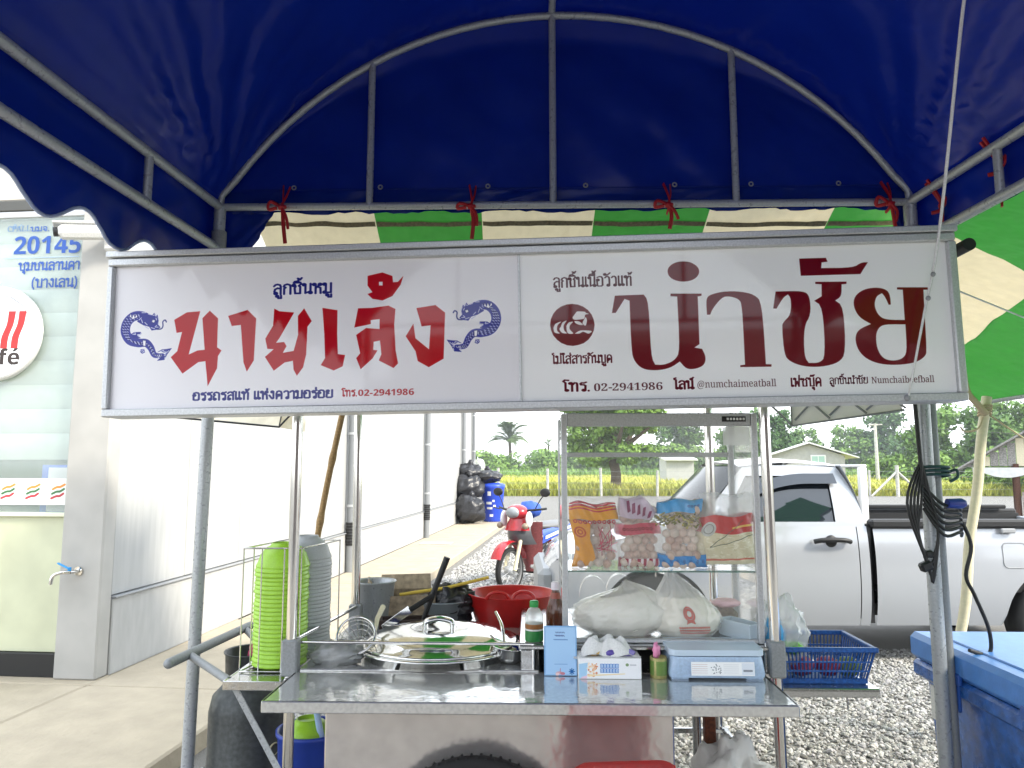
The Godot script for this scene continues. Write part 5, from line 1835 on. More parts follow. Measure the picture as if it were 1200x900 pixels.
# ------------------------------------------------------------------ the sign board
func make_sign() -> void:
	var t := thing("sign_board", "long white shop sign board with red Thai lettering above the cart", "sign", Vector3(0.027, 2.105, -2.535))
	t.basis = Basis(Vector3.UP, deg_to_rad(-3.28)) * Basis(Vector3(0, 0, 1), deg_to_rad(0.85))
	var b := Build.new()
	b.box(Vector3(0, 0, -0.098), Vector3(2.93, 0.517, 0.004))
	part("back_sheet", b, mat(hx("f2f2f0"), 0.5, {"back": hx("b8b8b4")}), t)
	for e in [[Vector3(0, 0.2735, -0.045), Vector3(2.97, 0.028, 0.13)], [Vector3(0, -0.2725, -0.045), Vector3(2.97, 0.028, 0.13)], [Vector3(-1.475, 0, -0.045), Vector3(0.022, 0.517, 0.13)], [Vector3(1.472, 0, -0.045), Vector3(0.028, 0.517, 0.13)]]:
		b = Build.new()
		b.box(e[0], e[1], 0.004)
		part("frame", b, M.alu, t)
	b = Build.new()
	b.box(Vector3(0, 0.302, -0.05), Vector3(2.985, 0.022, 0.15), 0.003)
	part("cap_strip", b, M.alu, t)
	b = Build.new()
	b.tube([Vector3(1.54, 0.25, -0.1), Vector3(1.54, 0.25, 0.0)], 0.022, 16)
	b.box(Vector3(1.51, 0.25, -0.08), Vector3(0.05, 0.02, 0.02))
	part("end_knob", b, M.black, t)
	# left face: blue dragons, red name
	var navy := hx("20247a")
	var red := hx("b8101c")
	var ink := Ink.new(1455, 520, hx("f1eff3"))
	for p in SIGN_LEFT:
		ink.poly(cut(p), red)
	for p in SIGN_LEFTHOLE:
		ink.poly(cut(p), hx("f1eff3"))
	for mirror in [false, true]:
		var fx := func(v: Vector2) -> Vector2: return Vector2(1421 - v.x, v.y - 6) if mirror else v
		var body := []
		for p in curve(Array(cut(SIGN_DRAGON_BODY[0])), 5):
			body.append(fx.call(p))
		for i in body.size() - 1:
			var k := float(i) / body.size()
			var rr := 17.0 if k < 0.5 else lerpf(17.0, 6.0, (k - 0.5) * 2.0)
			ink.line([body[i], body[i + 1]], rr, rr, hx("33389a"))
		# scales
		for i in body.size():
			var rr := 12.0 if i < body.size() * 0.6 else 5.0
			for k in [-1, 0, 1]:
				ink.line([body[i] + Vector2(k * rr * 0.7 - 2, rr * 0.4 * k), body[i] + Vector2(k * rr * 0.7 + 3, rr * 0.4 * k + 3)], 1.3, 1.3, hx("b9bbe0") if (i + k) % 2 else hx("14185e"))
		for p in SIGN_DRAGON_HEAD:
			var q := PackedVector2Array()
			for v in cut(p):
				q.append(fx.call(v))
			ink.poly(q, hx("2c3192"))
			for i in q.size() - 1:
				ink.line([q[i].lerp(q[(i + 3) % q.size()], 0.2), q[i].lerp(q[(i + 3) % q.size()], 0.45)], 1.5, 1.5, hx("c9cae6"))
		for p in SIGN_DRAGON_WHITE:
			var q := PackedVector2Array()
			for v in cut(p):
				q.append(fx.call(v))
			ink.poly(q, hx("f1eff3"))
			for i in q.size():
				ink.line([q[i], q[(i + 1) % q.size()]], 1.2, 1.2, navy)
		var wk := []
		for v in cut(SIGN_WHISKER[0]):
			wk.append(fx.call(v))
		ink.line(curve(wk, 4), 2.2, 2.2, hx("3a3f86"))
	thai(ink, "ลูกชิ้นหมู", 579, 117, 217, 36, Vector2(4.2, 3.2), navy)
	thai(ink, "อรรถรสแท้ แห่งความอร่อย", 299, 493, 505, 27, Vector2(3.7, 2.8), navy)
	thai(ink, "โทร.", 834, 489, 55, 21, Vector2(2.4, 2.2), hx("b0222e"))
	b = Build.new()
	b.quad(Vector3(-1.464, -0.2585, 0), Vector3(-1.464, 0.2595, 0), Vector3(-0.004, 0.2595, 0), Vector3(-0.004, -0.2585, 0))
	var lf := part("face", b, printed(ink.tex(), 0.05, {"spec": 0.42, "back": hx("8c8c8c")}), t)
	latin("02-2941986", "Droid Sans", Vector3(-1.464 + 0.895, 0.2595 - 0.488, 0.0005), 0.197, 0.023, mat(hx("b0222e"), 0.3), lf, "lettering", true)
	# right face: maroon name
	var mar := hx("6e0f18")
	ink = Ink.new(1455, 520, hx("fafafa"))
	for p in SIGN_RIGHT:
		ink.poly(eased(cut(p)), mar)
	for p in SIGN_RIGHTHOLE:
		ink.poly(eased(cut(p)), hx("fafafa"))
	ink.poly(cut(SIGN_COWDISC[0]), mar)
	for p in SIGN_COW:
		var q := []
		for v in cut(p):
			q.append(v)
		q.append(q[0])
		ink.poly(PackedVector2Array(curve(q, 4)), hx("f0ecec"))
	thai(ink, "ลูกชิ้นเนื้อวัวแท้", 114, 121, 276, 35, Vector2(3.0, 2.0), hx("4a1420"))
	thai(ink, "ไม่ใส่สารกันบูด", 107, 391, 207, 27, Vector2(2.6, 1.8), hx("5a1220"))
	thai(ink, "โทร.", 142, 488, 94, 30, Vector2(4.0, 2.4), hx("5a1220"))
	thai(ink, "ไลน์", 521, 488, 66, 28, Vector2(3.6, 2.4), hx("5a1220"))
	thai(ink, "เฟซบุ๊ค", 910, 488, 104, 29, Vector2(2.7, 1.7), hx("5a1220"))
	thai(ink, "ลูกชิ้นนำชัย", 1039, 482, 128, 21, Vector2(1.7, 1.3), hx("4a1a26"))
	b = Build.new()
	b.quad(Vector3(0.004, -0.2585, 0), Vector3(0.004, 0.2595, 0), Vector3(1.459, 0.2595, 0), Vector3(1.459, -0.2585, 0))
	var rf := part("face", b, printed(ink.tex(), 0.05, {"spec": 0.42, "back": hx("8c8c8c")}), t)
	var lm := mat(hx("5a1220"), 0.3)
	latin("02-2941986", "Droid Serif", Vector3(0.004 + 0.248, 0.2595 - 0.488, 0.0005), 0.233, 0.027, lm, rf, "lettering", true)
	latin("@numchaimeatball", "Droid Serif", Vector3(0.004 + 0.599, 0.2595 - 0.488, 0.0005), 0.264, 0.03, lm, rf)
	latin("Numchaibeefball", "Droid Serif", Vector3(0.004 + 1.178, 0.2595 - 0.481, 0.0005), 0.205, 0.024, lm, rf)
	b = Build.new()
	b.box(Vector3(0, 0, 0.002), Vector3(0.008, 0.517, 0.008), 0.001)
	part("joint_strip", b, M.alu, t)

# ------------------------------------------------------------------ glass display cabinet and what is in it
func make_cabinet() -> void:
	var t := on_cart("display_cabinet", "aluminium framed glass display cabinet on the cart", "cabinet", Vector3(0.5, 0.974, -0.40))
	var w := 0.745
	var d := 0.36
	var hh := 0.85
	var b: Build
	for e in [[-1, 0], [1, 0], [-1, -1], [1, -1]]:
		b = Build.new()
		b.box(Vector3(e[0] * (w / 2 - 0.011), hh / 2, -0.011 + e[1] * (d - 0.022)), Vector3(0.022, hh, 0.022), 0.002)
		part("upright", b, M.alu, t)
	b = Build.new()
	b.box(Vector3(0, hh - 0.022, -0.012), Vector3(w - 0.046, 0.05, 0.02), 0.003)
	part("top_rail", b, M.alu, t)
	b = Build.new()
	b.box(Vector3(0, hh - 0.012, -d + 0.012), Vector3(w - 0.046, 0.022, 0.02), 0.002)
	b.box(Vector3(0, hh - 0.15, -d + 0.012), Vector3(w - 0.046, 0.02, 0.012), 0.002)
	part("back_rail", b, M.alu, t)
	b = Build.new()
	for y in [0.01, 0.25]:
		for x in [-1, 1]:
			b.box(Vector3(x * (w / 2 - 0.011), y, -d / 2), Vector3(0.016, 0.014, d - 0.046), 0.002)
	b.box(Vector3(0, 0.008, -0.012), Vector3(w - 0.046, 0.014, 0.018), 0.002)
	part("base_rail", b, M.alu, t)
	for e in [[Vector3(0, hh / 2 - 0.015, -0.004), Vector3(w - 0.05, hh - 0.07, 0.004)], [Vector3(-w / 2 + 0.006, hh / 2, -d / 2), Vector3(0.004, hh - 0.03, d - 0.05)], [Vector3(w / 2 - 0.006, hh / 2, -d / 2), Vector3(0.004, hh - 0.03, d - 0.05)], [Vector3(0, hh + 0.002, -d / 2), Vector3(w - 0.01, 0.004, d - 0.01)]]:
		b = Build.new()
		b.box(e[0], e[1])
		part("pane", b, M.glass, t)
	b = Build.new()
	b.box(Vector3(0, 0.257, -d / 2 - 0.005), Vector3(w - 0.03, 0.006, d - 0.04))
	part("glass_shelf", b, M.glass, t)
	b = Build.new()
	b.box(Vector3(0, 0.257, -0.0235), Vector3(w - 0.03, 0.006, 0.001))
	part("shelf_edge", b, M.glassedge, t)
	# maker's plate and a paper notice taped inside
	b = Build.new()
	b.box(Vector3(0.285, hh - 0.02, -0.0005), Vector3(0.09, 0.02, 0.002))
	var pl := part("name_plate", b, M.black, t)
	b = Build.new()
	for k in 6:
		b.box(Vector3(0.262 + k * 0.012, hh - 0.02, 0.001), Vector3(0.008, 0.009, 0.001))
	part("mark", b, M.white, pl)
	b = Build.new()
	b.sheet(func(u, v): return Vector3(0.245 + u * 0.1, hh - 0.12 + v * 0.07, -0.012 - 0.003 * sin(u * 5)), 6, 2)
	part("notice", b, mat(hx("e4e6e4"), 0.7, {"alpha": 0.8}), t)

	# --- bags of meatballs on the shelf
	var ball := Build.new()
	var nz := FastNoiseLite.new()
	nz.frequency = 1.5
	ball.blob(Vector3.ZERO, Vector3.ONE, func(dd): return 1.0 + 0.08 * nz.get_noise_3dv(dd * 1.5), 10, 7)
	var bm := ball.mesh()
	var meat := [mat(hx("dcc0ae"), 0.5, {"tex": "fine", "scale": 2.0}), mat(hx("e8d6c6"), 0.5, {"tex": "fine", "scale": 2.0}), mat(hx("cfae9c"), 0.5, {"tex": "fine", "scale": 2.0})]
	var inks := []
	var clear := Color(0.97, 0.95, 0.94, 0.16)
	# orange bag
	var k := Ink.new(200, 300, clear)
	k.poly(cut([0, 40, 200, 40, 200, 96, 0, 96]), hx("e09a20"))
	k.poly(cut([0, 96, 78, 110, 64, 180, 90, 260, 60, 300, 0, 300]), hx("dd9422"))
	for y in [30, 42, 54]:
		k.line(curve([Vector2(0, y), Vector2(60, y - 5), Vector2(130, y + 4), Vector2(200, y)], 4), 3, 3, hx("c0303c"))
	k.ring(30, 150, 20, 3.5, 3.5, hx("b84a20"))
	k.ring(30, 150, 9, 3.0, 3.0, hx("b84a20"))
	for i in 14:
		k.line([Vector2(rng.randf_range(90, 190), rng.randf_range(105, 250)), Vector2(rng.randf_range(90, 190), rng.randf_range(105, 250))].slice(0, 1) + [Vector2(rng.randf_range(100, 180), rng.randf_range(110, 240))], 2, 2, Color(0.72, 0.16, 0.3, 0.6))
	for i in 9:
		k.ring(20 + i * 19, 104 + 4 * sin(i), 6, 2, 2, hx("b02a38"))
	inks.append(k)
	# red striped bag
	k = Ink.new(200, 300, clear)
	k.poly(cut([10, 118, 190, 112, 190, 156, 10, 164]), Color(0.8, 0.25, 0.34, 0.75))
	for i in 8:
		k.ring(44 + i * 15, 138, 5, 2, 2, hx("7a1626"))
	for i in 8:
		k.poly(cut([i * 26, 262, i * 26 + 14, 262, i * 26 + 14, 300, i * 26, 300]), hx("a02440"))
		k.poly(cut([i * 26 + 14, 262, i * 26 + 26, 262, i * 26 + 26, 300, i * 26 + 14, 300]), hx("e6dada"))
	k.poly(cut([20, 10, 120, 4, 190, 60, 150, 104, 30, 84]), Color(0.80, 0.72, 0.80, 0.75))
	for i in 5:
		k.poly(cut([50 + i * 26, 18 + i * 12, 62 + i * 26, 14 + i * 12, 74 + i * 20, 60 + i * 8, 60 + i * 20, 66 + i * 8]), hx("7d2a50"))
	inks.append(k)
	# blue bag with herbs
	k = Ink.new(200, 300, clear)
	k.poly(cut([0, 14, 60, 8, 200, 0, 200, 56, 0, 62]), hx("3f9ad6"))
	for i in 4:
		k.ring(130 + i * 14, 30 - i, 4, 2, 2, hx("1d4f86"))
	for i in 80:
		var p := Vector2(rng.randf_range(0, 200), rng.randf_range(64, 118))
		k.line([p, p + Vector2(rng.randf_range(-16, 16), rng.randf_range(-10, 10))], 4, 3, [hx("6c6a2c"), hx("8a7a34"), hx("4f4a28"), hx("a8994a")][i % 4])
	k.poly(cut([0, 236, 60, 250, 130, 246, 200, 240, 200, 300, 0, 300]), hx("2f86cc"))
	for i in 7:
		k.disc(24 + i * 26, 272, 6, 9, hx("1f66a8"))
	inks.append(k)
	# noodle bag with a red band
	k = Ink.new(260, 360, Color(0.95, 0.96, 0.96, 0.3))
	k.poly(cut([0, 150, 260, 140, 260, 340, 0, 345]), Color(0.86, 0.82, 0.68, 0.95))
	for i in 90:
		var p := Vector2(rng.randf_range(0, 250), rng.randf_range(190, 325))
		k.line([p, p + Vector2(rng.randf_range(-22, 22), rng.randf_range(-8, 8))], 1.6, 1.6, hx("efe9d2") if i % 2 else hx("c4b892"))
	k.poly(cut([0, 118, 60, 108, 180, 110, 260, 96, 260, 186, 150, 196, 0, 186]), hx("bf2c2a"))
	k.poly(cut([150, 158, 255, 150, 255, 160, 150, 168]), hx("e0b850"))
	k.disc(46, 176, 32, 34, hx("b9bab4"))
	k.ring(46, 176, 22, 2, 2, hx("77786f"))
	k.line([Vector2(60, 260), Vector2(200, 130)], 1.6, 1.6, hx("4d5a4a"))
	k.line([Vector2(60, 262), Vector2(256, 200)], 1.6, 1.6, hx("4d5a4a"))
	k.poly(cut([0, 318, 260, 310, 260, 318, 0, 328]), hx("c86a50"))
	inks.append(k)
	var say := ["orange topped plastic bag of meatballs on the cabinet shelf", "plastic bag of meatballs with red and white striped foot", "blue banded plastic bag of pale meatballs with herbs", "clear noodle bag with a wide red band at the shelf end"]
	var cx := [0.262, 0.432, 0.592, 0.775]
	var ww := [0.19, 0.19, 0.2, 0.225]
	var hi := [0.27, 0.275, 0.265, 0.285]
	for i in 4:
		var o := on_cart("food_bag", say[i], "bag", Vector3(cx[i], 1.235, -0.52 - 0.012 * (i % 2)), 0.0, "bags on the cabinet shelf")
		var W: float = ww[i]
		var Hh: float = hi[i]
		var pill := func(u: float, v: float, s: float) -> Vector3:
			var f := pow(max(0.0, sin(u * PI)), 0.3) * (pow(max(0.0, sin(min(v * 1.5, 1.0) * PI * 0.5 + (0.0 if v < 0.667 else (v - 0.667) * PI * 1.5))), 0.22) if v < 0.999 else 0.0)
			var waist := 1.0 - 0.06 * sin(v * 7.0 + i) - 0.05 * v
			return Vector3((u - 0.5) * W * waist + 0.01 * sin(v * 5 + i), v * Hh + 0.005 * sin(u * 9.0 + i * 2.0) * v, s * 0.056 * f + 0.006 * sin(u * 23 + v * 17 + i) * s)
		for s in [1.0, -1.0]:
			b = Build.new()
			b.sheet(func(u, v): return pill.call(u, v, s), 22, 26)
			var fm := printed(inks[i].tex(), 0.22, {"bump": "ncrumple", "bumpk": 0.35})
			fm.transparency = BaseMaterial3D.TRANSPARENCY_ALPHA
			part("film", b, fm, o)
		if i == 3:
			b = Build.new()
			b.box(Vector3(0, 0.085, 0), Vector3(W * 0.86, 0.15, 0.05), 0.02)
			part("noodles", b, mat(hx("e2d9bc"), 0.7, {"tex": "grit", "scale": 6.0}), o)
			continue
		var rr := 0.0185
		for row in 8:
			for col in 6:
				var x := (col - 2.5) * rr * 1.72 + (rr * 0.86 if row % 2 else 0.0) - rr * 0.4
				var y := 0.018 + row * rr * 1.55
				if abs(x) > W * 0.35:
					continue
				part("meatball", bm, meat[rng.randi() % 3], o, Transform3D(Basis.from_euler(Vector3(rng.randf() * 6, rng.randf() * 6, 0)).scaled(Vector3.ONE * rr * rng.randf_range(0.88, 1.12)), Vector3(x + rng.randf_range(-0.003, 0.003), y + rng.randf_range(-0.003, 0.003), 0.022 + rng.randf_range(-0.006, 0.004))))
	# dried herb packet between the bags
	var hp := on_cart("herb_packet", "thin packet of dried herbs standing between the shelf bags", "packet", Vector3(0.688, 1.235, -0.585))
	b = Build.new()
	b.box(Vector3(0, 0.13, 0), Vector3(0.07, 0.26, 0.03), 0.012)
	part("packet", b, mat(hx("a8946a"), 0.5, {"tex": "dirt", "scale": 8.0}), hp)

	# --- two white carrier bags in the lower half
	var nb := FastNoiseLite.new()
	nb.seed = 8
	nb.frequency = 1.2
	var f1 := func(u: float, v: float) -> Vector3:
		var a := -u * TAU
		var prof := [0.66, 0.98, 1.05, 1.05, 0.98, 0.8, 0.48, 0.08]
		var q := v * 6.99
		var r := lerpf(prof[int(q)], prof[min(int(q) + 1, 7)], q - int(q))
		r *= 1.0 + 0.12 * nb.get_noise_3d(cos(a) * 1.5, v * 3.0, sin(a) * 1.5) + 0.03 * sin(a * 9.0 + v * 6.0) + 0.05 * v * sin(a * 17.0 + 4.0 * nb.get_noise_2d(a, v * 4.0))
		return Vector3(cos(a) * 0.185 * r, 0.002 + 0.185 * pow(v, 0.85) + 0.02 * cos(a) * v, sin(a) * 0.11 * r)
	var w1 := on_cart("carrier_bag", "low bulging white carrier bag of noodles with loop handles", "bag", Vector3(0.365, 0.974, -0.565))
	b = Build.new()
	b.sheet(f1, 90, 34)
	part("sack", b, M.film, w1)
	b = Build.new()
	b.sheet(func(u, v): return f1.call(u, v * 0.85) * Vector3(0.94, 0.92, 0.94) + Vector3(0, 0.003, 0), 36, 14)
	part("noodles", b, mat(hx("f4f0e4"), 0.7, {"scale": 5.0, "bump": "ngrit", "bumpk": 0.8}), w1)
	for e in [[-0.09, 0.02], [0.02, -0.03]]:
		b = Build.new()
		b.sheet(func(u, v):
			var a: float = PI * u
			return Vector3(e[0] - 0.02 + cos(a) * 0.055, 0.14 + sin(a) * 0.085, e[1] + 0.02 * sin(a * 2) + (v - 0.5) * 0.03 * (0.6 + sin(a))), 16, 4)
		part("handle", b, M.film, w1)
	var f2 := func(u: float, v: float) -> Vector3:
		var a := -u * TAU
		var prof := [0.72, 1.0, 1.0, 0.93, 0.8, 0.62, 0.42, 0.22, 0.08]
		var q := v * 7.99
		var r := lerpf(prof[int(q)], prof[min(int(q) + 1, 8)], q - int(q))
		r *= 1.0 + 0.1 * nb.get_noise_3d(cos(a) * 1.5 + 5, v * 3.0, sin(a) * 1.5) + 0.03 * sin(a * 7.0 + v * 4.0) + 0.07 * v * sin(a * 15.0 + 4.0 * nb.get_noise_2d(a, v * 4.0))
		return Vector3(cos(a) * 0.14 * r - 0.06 * v * v, 0.002 + 0.25 * v, sin(a) * 0.1 * r)
	var w2 := on_cart("carrier_bag", "peaked white carrier bag with small red round print", "bag", Vector3(0.61, 0.974, -0.55))
	b = Build.new()
	b.sheet(f2, 90, 34)
	part("sack", b, M.film, w2)
	b = Build.new()
	b.sheet(func(u, v): return f2.call(u, v * 0.62) * Vector3(0.94, 0.92, 0.94) + Vector3(0, 0.003, 0), 36, 12)
	part("noodles", b, mat(hx("efe8d4"), 0.7, {"scale": 5.0, "bump": "ngrit", "bumpk": 0.8}), w2)
	b = Build.new()
	b.sheet(func(u, v):
		var a: float = PI * u
		return Vector3(-0.075 + cos(a) * 0.035, 0.22 + sin(a) * 0.07, (v - 0.5) * 0.03), 14, 3)
	part("handle", b, M.film, w2)
	k = Ink.new(200, 150, Color(0.7, 0.2, 0.15, 0.0))
	var pr := Color(0.68, 0.2, 0.16, 0.85)
	k.ring(80, 48, 30, 4, 4, pr)
	k.ring(80, 48, 19, 5, 5, pr)
	k.poly(cut([62, 74, 98, 74, 104, 96, 80, 88, 56, 96]), pr)
	for y in [112, 126, 140]:
		for x in range(20, 180, 12):
			k.ring(x, y, 3.5, 1.8, 1.8, pr)
	b = Build.new()
	b.sheet(func(u, v):
		var p: Vector3 = f2.call(0.695 + 0.16 * u, 0.06 + 0.46 * v)
		return p + Vector3(p.x, 0, p.z).normalized() * 0.003, 16, 12)
	var km := printed(k.tex(), 0.5)
	km.transparency = BaseMaterial3D.TRANSPARENCY_ALPHA
	part("print", b, km, w2)
	# packets at the back right of the cabinet
	var pk := on_cart("packet_pile", "small brown packet with pink ribbon behind the carrier bags", "packet", Vector3(0.78, 0.974, -0.64))
	b = Build.new()
	b.box(Vector3(0, 0.045, 0), Vector3(0.11, 0.09, 0.09), 0.02)
	part("packet", b, mat(hx("8b7a6a"), 0.6, {"tex": "dirt", "scale": 6.0}), pk)
	b = Build.new()
	b.blob(Vector3(0.01, 0.105, 0), Vector3(0.06, 0.02, 0.04), func(d): return 1.0 + 0.4 * nb.get_noise_3dv(d * 5.0), 16, 8)
	part("ribbon", b, mat(hx("e3b9c0"), 0.5), pk)
	var bx := on_cart("plastic_tray", "small grey blue plastic tray inside the cabinet corner", "tray", Vector3(0.81, 0.974, -0.5), 0.5)
	b = Build.new()
	b.box(Vector3(0, 0.004, 0), Vector3(0.06, 0.006, 0.16), 0.001)
	for e in [[-0.031, 0.0, 0.004, 0.16], [0.031, 0.0, 0.004, 0.16], [0.0, 0.081, 0.066, 0.004], [0.0, -0.081, 0.066, 0.004]]:
		b.box(Vector3(e[0], 0.035, e[1]), Vector3(e[2], 0.06, e[3]), 0.001)
	part("tray", b, mat(hx("b4c4d0"), 0.4), bx)

# ------------------------------------------------------------------ things on the counter
func make_counter_things() -> void:
	var b := Build.new()
	# steamer lid
	var t := on_cart("steamer_lid", "large domed stainless steel lid covering the noodle pot", "lid", Vector3(-0.36, 0.888, -0.62))
	b.lathe([Vector2(0.0, 0.0), Vector2(0.3, 0.0), Vector2(0.305, 0.03), Vector2(0.335, 0.034), Vector2(0.338, 0.038), Vector2(0.334, 0.042), Vector2(0.3, 0.04)], 72)
	part("pot_rim", b, M.mirror, t)
	b = Build.new()
	b.lathe([Vector2(0.31, 0.041), Vector2(0.318, 0.046), Vector2(0.31, 0.05), Vector2(0.285, 0.051), Vector2(0.27, 0.066), Vector2(0.235, 0.079), Vector2(0.17, 0.09), Vector2(0.115, 0.096), Vector2(0.105, 0.094), Vector2(0.06, 0.096), Vector2(0, 0.097)], 72)
	part("dome", b, M.mirror, t)
	b = Build.new()
	b.tube(curve([Vector3(-0.055, 0.095, 0), Vector3(-0.05, 0.117, 0), Vector3(0, 0.128, 0), Vector3(0.05, 0.117, 0), Vector3(0.055, 0.095, 0)], 5), 0.011, 10, true, 2.2)
	part("handle", b, M.mirror, t)
	# ladle
	t = on_cart("ladle", "round steel ladle resting beside the steamer lid", "ladle", Vector3(-0.075, 0.888, -0.45))
	b = Build.new()
	b.lathe([Vector2(0, 0), Vector2(0.035, 0.006), Vector2(0.058, 0.028), Vector2(0.068, 0.06), Vector2(0.071, 0.062), Vector2(0.066, 0.062), Vector2(0.054, 0.03), Vector2(0.03, 0.01), Vector2(0, 0.005)], 32, Transform3D(Basis(Vector3(0, 0, 1), -0.1), Vector3.ZERO))
	part("bowl", b, M.mirror, t)
	b = Build.new()
	b.tube(curve([Vector3(-0.02, 0.055, -0.06), Vector3(-0.03, 0.11, -0.12), Vector3(-0.06, 0.14, -0.24)], 5), 0.007, 8)
	part("handle", b, M.chrome, t)
	# noodle strainer hung on the rail
	t = on_cart("noodle_strainer", "wire noodle strainer with ring frame at the tray corner", "strainer", Vector3(-0.66, 0.888, -0.46), 0.35)
	var X := Transform3D(Basis(Vector3(1, 0, 0), 0.95) * Basis(Vector3(0, 0, 1), 0.25), Vector3(0, 0.1, 0.02))
	b = Build.new()
	b.tube(circle_path(Vector3.ZERO, 0.072, X.basis.x, X.basis.z, 28).map(func(p): return p + X.origin), 0.005, 8, false)
	part("ring", b, M.chrome, t)
	b = Build.new()
	for k in 16:
		var a := TAU * k / 16
		b.tube([X * Vector3(cos(a) * 0.072, 0, sin(a) * 0.072), X * Vector3(cos(a) * 0.06, -0.05, sin(a) * 0.06), X * Vector3(cos(a) * 0.02, -0.088, sin(a) * 0.02)], 0.0014, 4)
	for e in [[0.068, -0.02], [0.062, -0.042], [0.05, -0.064], [0.028, -0.082]]:
		b.tube(circle_path(Vector3.ZERO, e[0], X.basis.x, X.basis.z, 24).map(func(p): return p + X * Vector3(0, e[1], 0)), 0.0014, 4, false)
	part("basket", b, M.chrome, t)
	b = Build.new()
	b.tube([X * Vector3(0.072, 0, 0), Vector3(0.1, 0.13, -0.12), Vector3(0.14, 0.15, -0.24)], [0.005, 0.01, 0.012], 8)
	part("handle", b, M.palewood, t)
	t = on_cart("crumpled_foil", "crumpled clear plastic lying in the tray corner", "plastic", Vector3(-0.72, 0.888, -0.43))
	var nb := FastNoiseLite.new()
	nb.frequency = 1.4
	b = Build.new()
	b.blob(Vector3(0, 0.035, 0), Vector3(0.1, 0.045, 0.06), func(d): return 1.0 + 0.5 * nb.get_noise_3dv(d * 2.4), 30, 16)
	part("sheet", b, mat(hx("9a9c9c"), 0.2, {"alpha": 0.7, "bump": "ncrumple", "bumpk": 0.8, "scale": 8.0}), t)
	# black spoon handle and tools behind the lid
	t = on_cart("tool_box", "dark brown wooden tool box behind the steamer lid", "box", Vector3(-0.52, 0.888, -0.98), 0.15)
	b = Build.new()
	for e in [[Vector3(0, 0.03, 0.05), Vector3(0.3, 0.06, 0.012)], [Vector3(0, 0.03, -0.05), Vector3(0.3, 0.06, 0.012)], [Vector3(-0.145, 0.03, 0), Vector3(0.012, 0.06, 0.09)], [Vector3(0.145, 0.03, 0), Vector3(0.012, 0.06, 0.09)], [Vector3(0, 0.004, 0), Vector3(0.3, 0.006, 0.1)]]:
		b.box(e[0], e[1], 0.003)
	part("box", b, mat(hx("3d2a22"), 0.7, {"tex": "dirt", "scale": 5.0}), t)
	t = on_cart("black_skimmer", "black handled skimmer standing in the tool box", "skimmer", Vector3(-0.49, 0.895, -0.98))
	b = Build.new()
	b.tube([Vector3(0, 0, 0), Vector3(0.035, 0.1, 0), Vector3(0.12, 0.32, 0)], [0.01, 0.012, 0.015], 10)
	part("handle", b, M.black, t)
	t = on_cart("cleaver", "steel cleaver with dark handle propped on the tool box", "knife", Vector3(-0.585, 0.9, -0.92), 0.2)
	b = Build.new()
	b.box(Vector3(0.0, 0.06, 0.03), Vector3(0.14, 0.035, 0.004), 0.001, Basis(Vector3(0, 0, 1), 0.6))
	part("blade", b, M.chrome, t)
	b = Build.new()
	b.tube([Vector3(0.055, 0.095, 0.03), Vector3(0.16, 0.155, 0.02)], 0.012, 8)
	part("handle", b, M.rubber, t)
	# cardboard box and yellow stick on the rear shelf
	t = on_cart("cardboard_box", "open brown cardboard box on the rear shelf", "box", Vector3(-0.6, 0.871, -1.28), 0.2)
	var card := mat(hx("b9a68c"), 0.85, {"tex": "dirt", "scale": 2.0})
	b = Build.new()
	b.box(Vector3(0, 0.07, 0.11), Vector3(0.26, 0.14, 0.005))
	b.box(Vector3(0, 0.07, -0.11), Vector3(0.26, 0.14, 0.005))
	b.box(Vector3(-0.13, 0.07, 0), Vector3(0.005, 0.14, 0.215))
	b.box(Vector3(0.13, 0.07, 0), Vector3(0.005, 0.14, 0.215))
	b.box(Vector3(0, 0.003, 0), Vector3(0.26, 0.005, 0.215))
	part("box", b, card, t)
	b = Build.new()
	b.box(Vector3(-0.16, 0.17, 0), Vector3(0.09, 0.004, 0.21), 0.0, Basis(Vector3(0, 0, 1), -0.9))
	b.box(Vector3(0.0, 0.17, -0.14), Vector3(0.25, 0.004, 0.09), 0.0, Basis(Vector3(1, 0, 0), 0.8))
	part("flap", b, card, t)
	t = on_cart("yellow_stick", "yellow wooden stick lying across the cardboard box", "stick", Vector3(-0.62, 1.01, -1.18), 0.0)
	b = Build.new()
	b.tube([Vector3(0, 0.005, 0), Vector3(0.22, 0.03, -0.05), Vector3(0.42, 0.07, -0.12)], 0.008, 8)
	part("stick", b, mat(hx("d4b84a"), 0.5), t)
	# aluminium pot behind the bowls
	t = on_cart("aluminium_pot", "dented aluminium pot beside the grey bowls", "pot", Vector3(-0.72, 0.871, -1.25))
	b = Build.new()
	b.lathe([Vector2(0, 0), Vector2(0.07, 0.0), Vector2(0.085, 0.02), Vector2(0.098, 0.2), Vector2(0.107, 0.205), Vector2(0.104, 0.21), Vector2(0.094, 0.203), Vector2(0.08, 0.02), Vector2(0, 0.012)], 32)
	part("bowl", b, M.galv, t)
	t.position = cart_x * Vector3(-0.745, 0.871, -1.19)
	# card stand with blue notice
	t = on_cart("card_stand", "upright clear stand holding a light blue notice card", "stand", Vector3(0.116, 0.88, -0.318))
	var k := Ink.new(240, 340, hx("8fb9e2"))
	k.poly(cut([8, 8, 232, 8, 232, 332, 8, 332]), hx("a9cdf0"))
	for y in [40, 62]:
		for i in 6:
			k.line([Vector2(85 + i * 12 - (6 if y == 62 else 0), y), Vector2(91 + i * 12, y + 7)], 2.4, 2.4, hx("46508a"))
	for i in 12:
		k.line([Vector2(70 + i * 9, 92), Vector2(75 + i * 9, 95)], 2.2, 2.0, hx("3a62a8"))
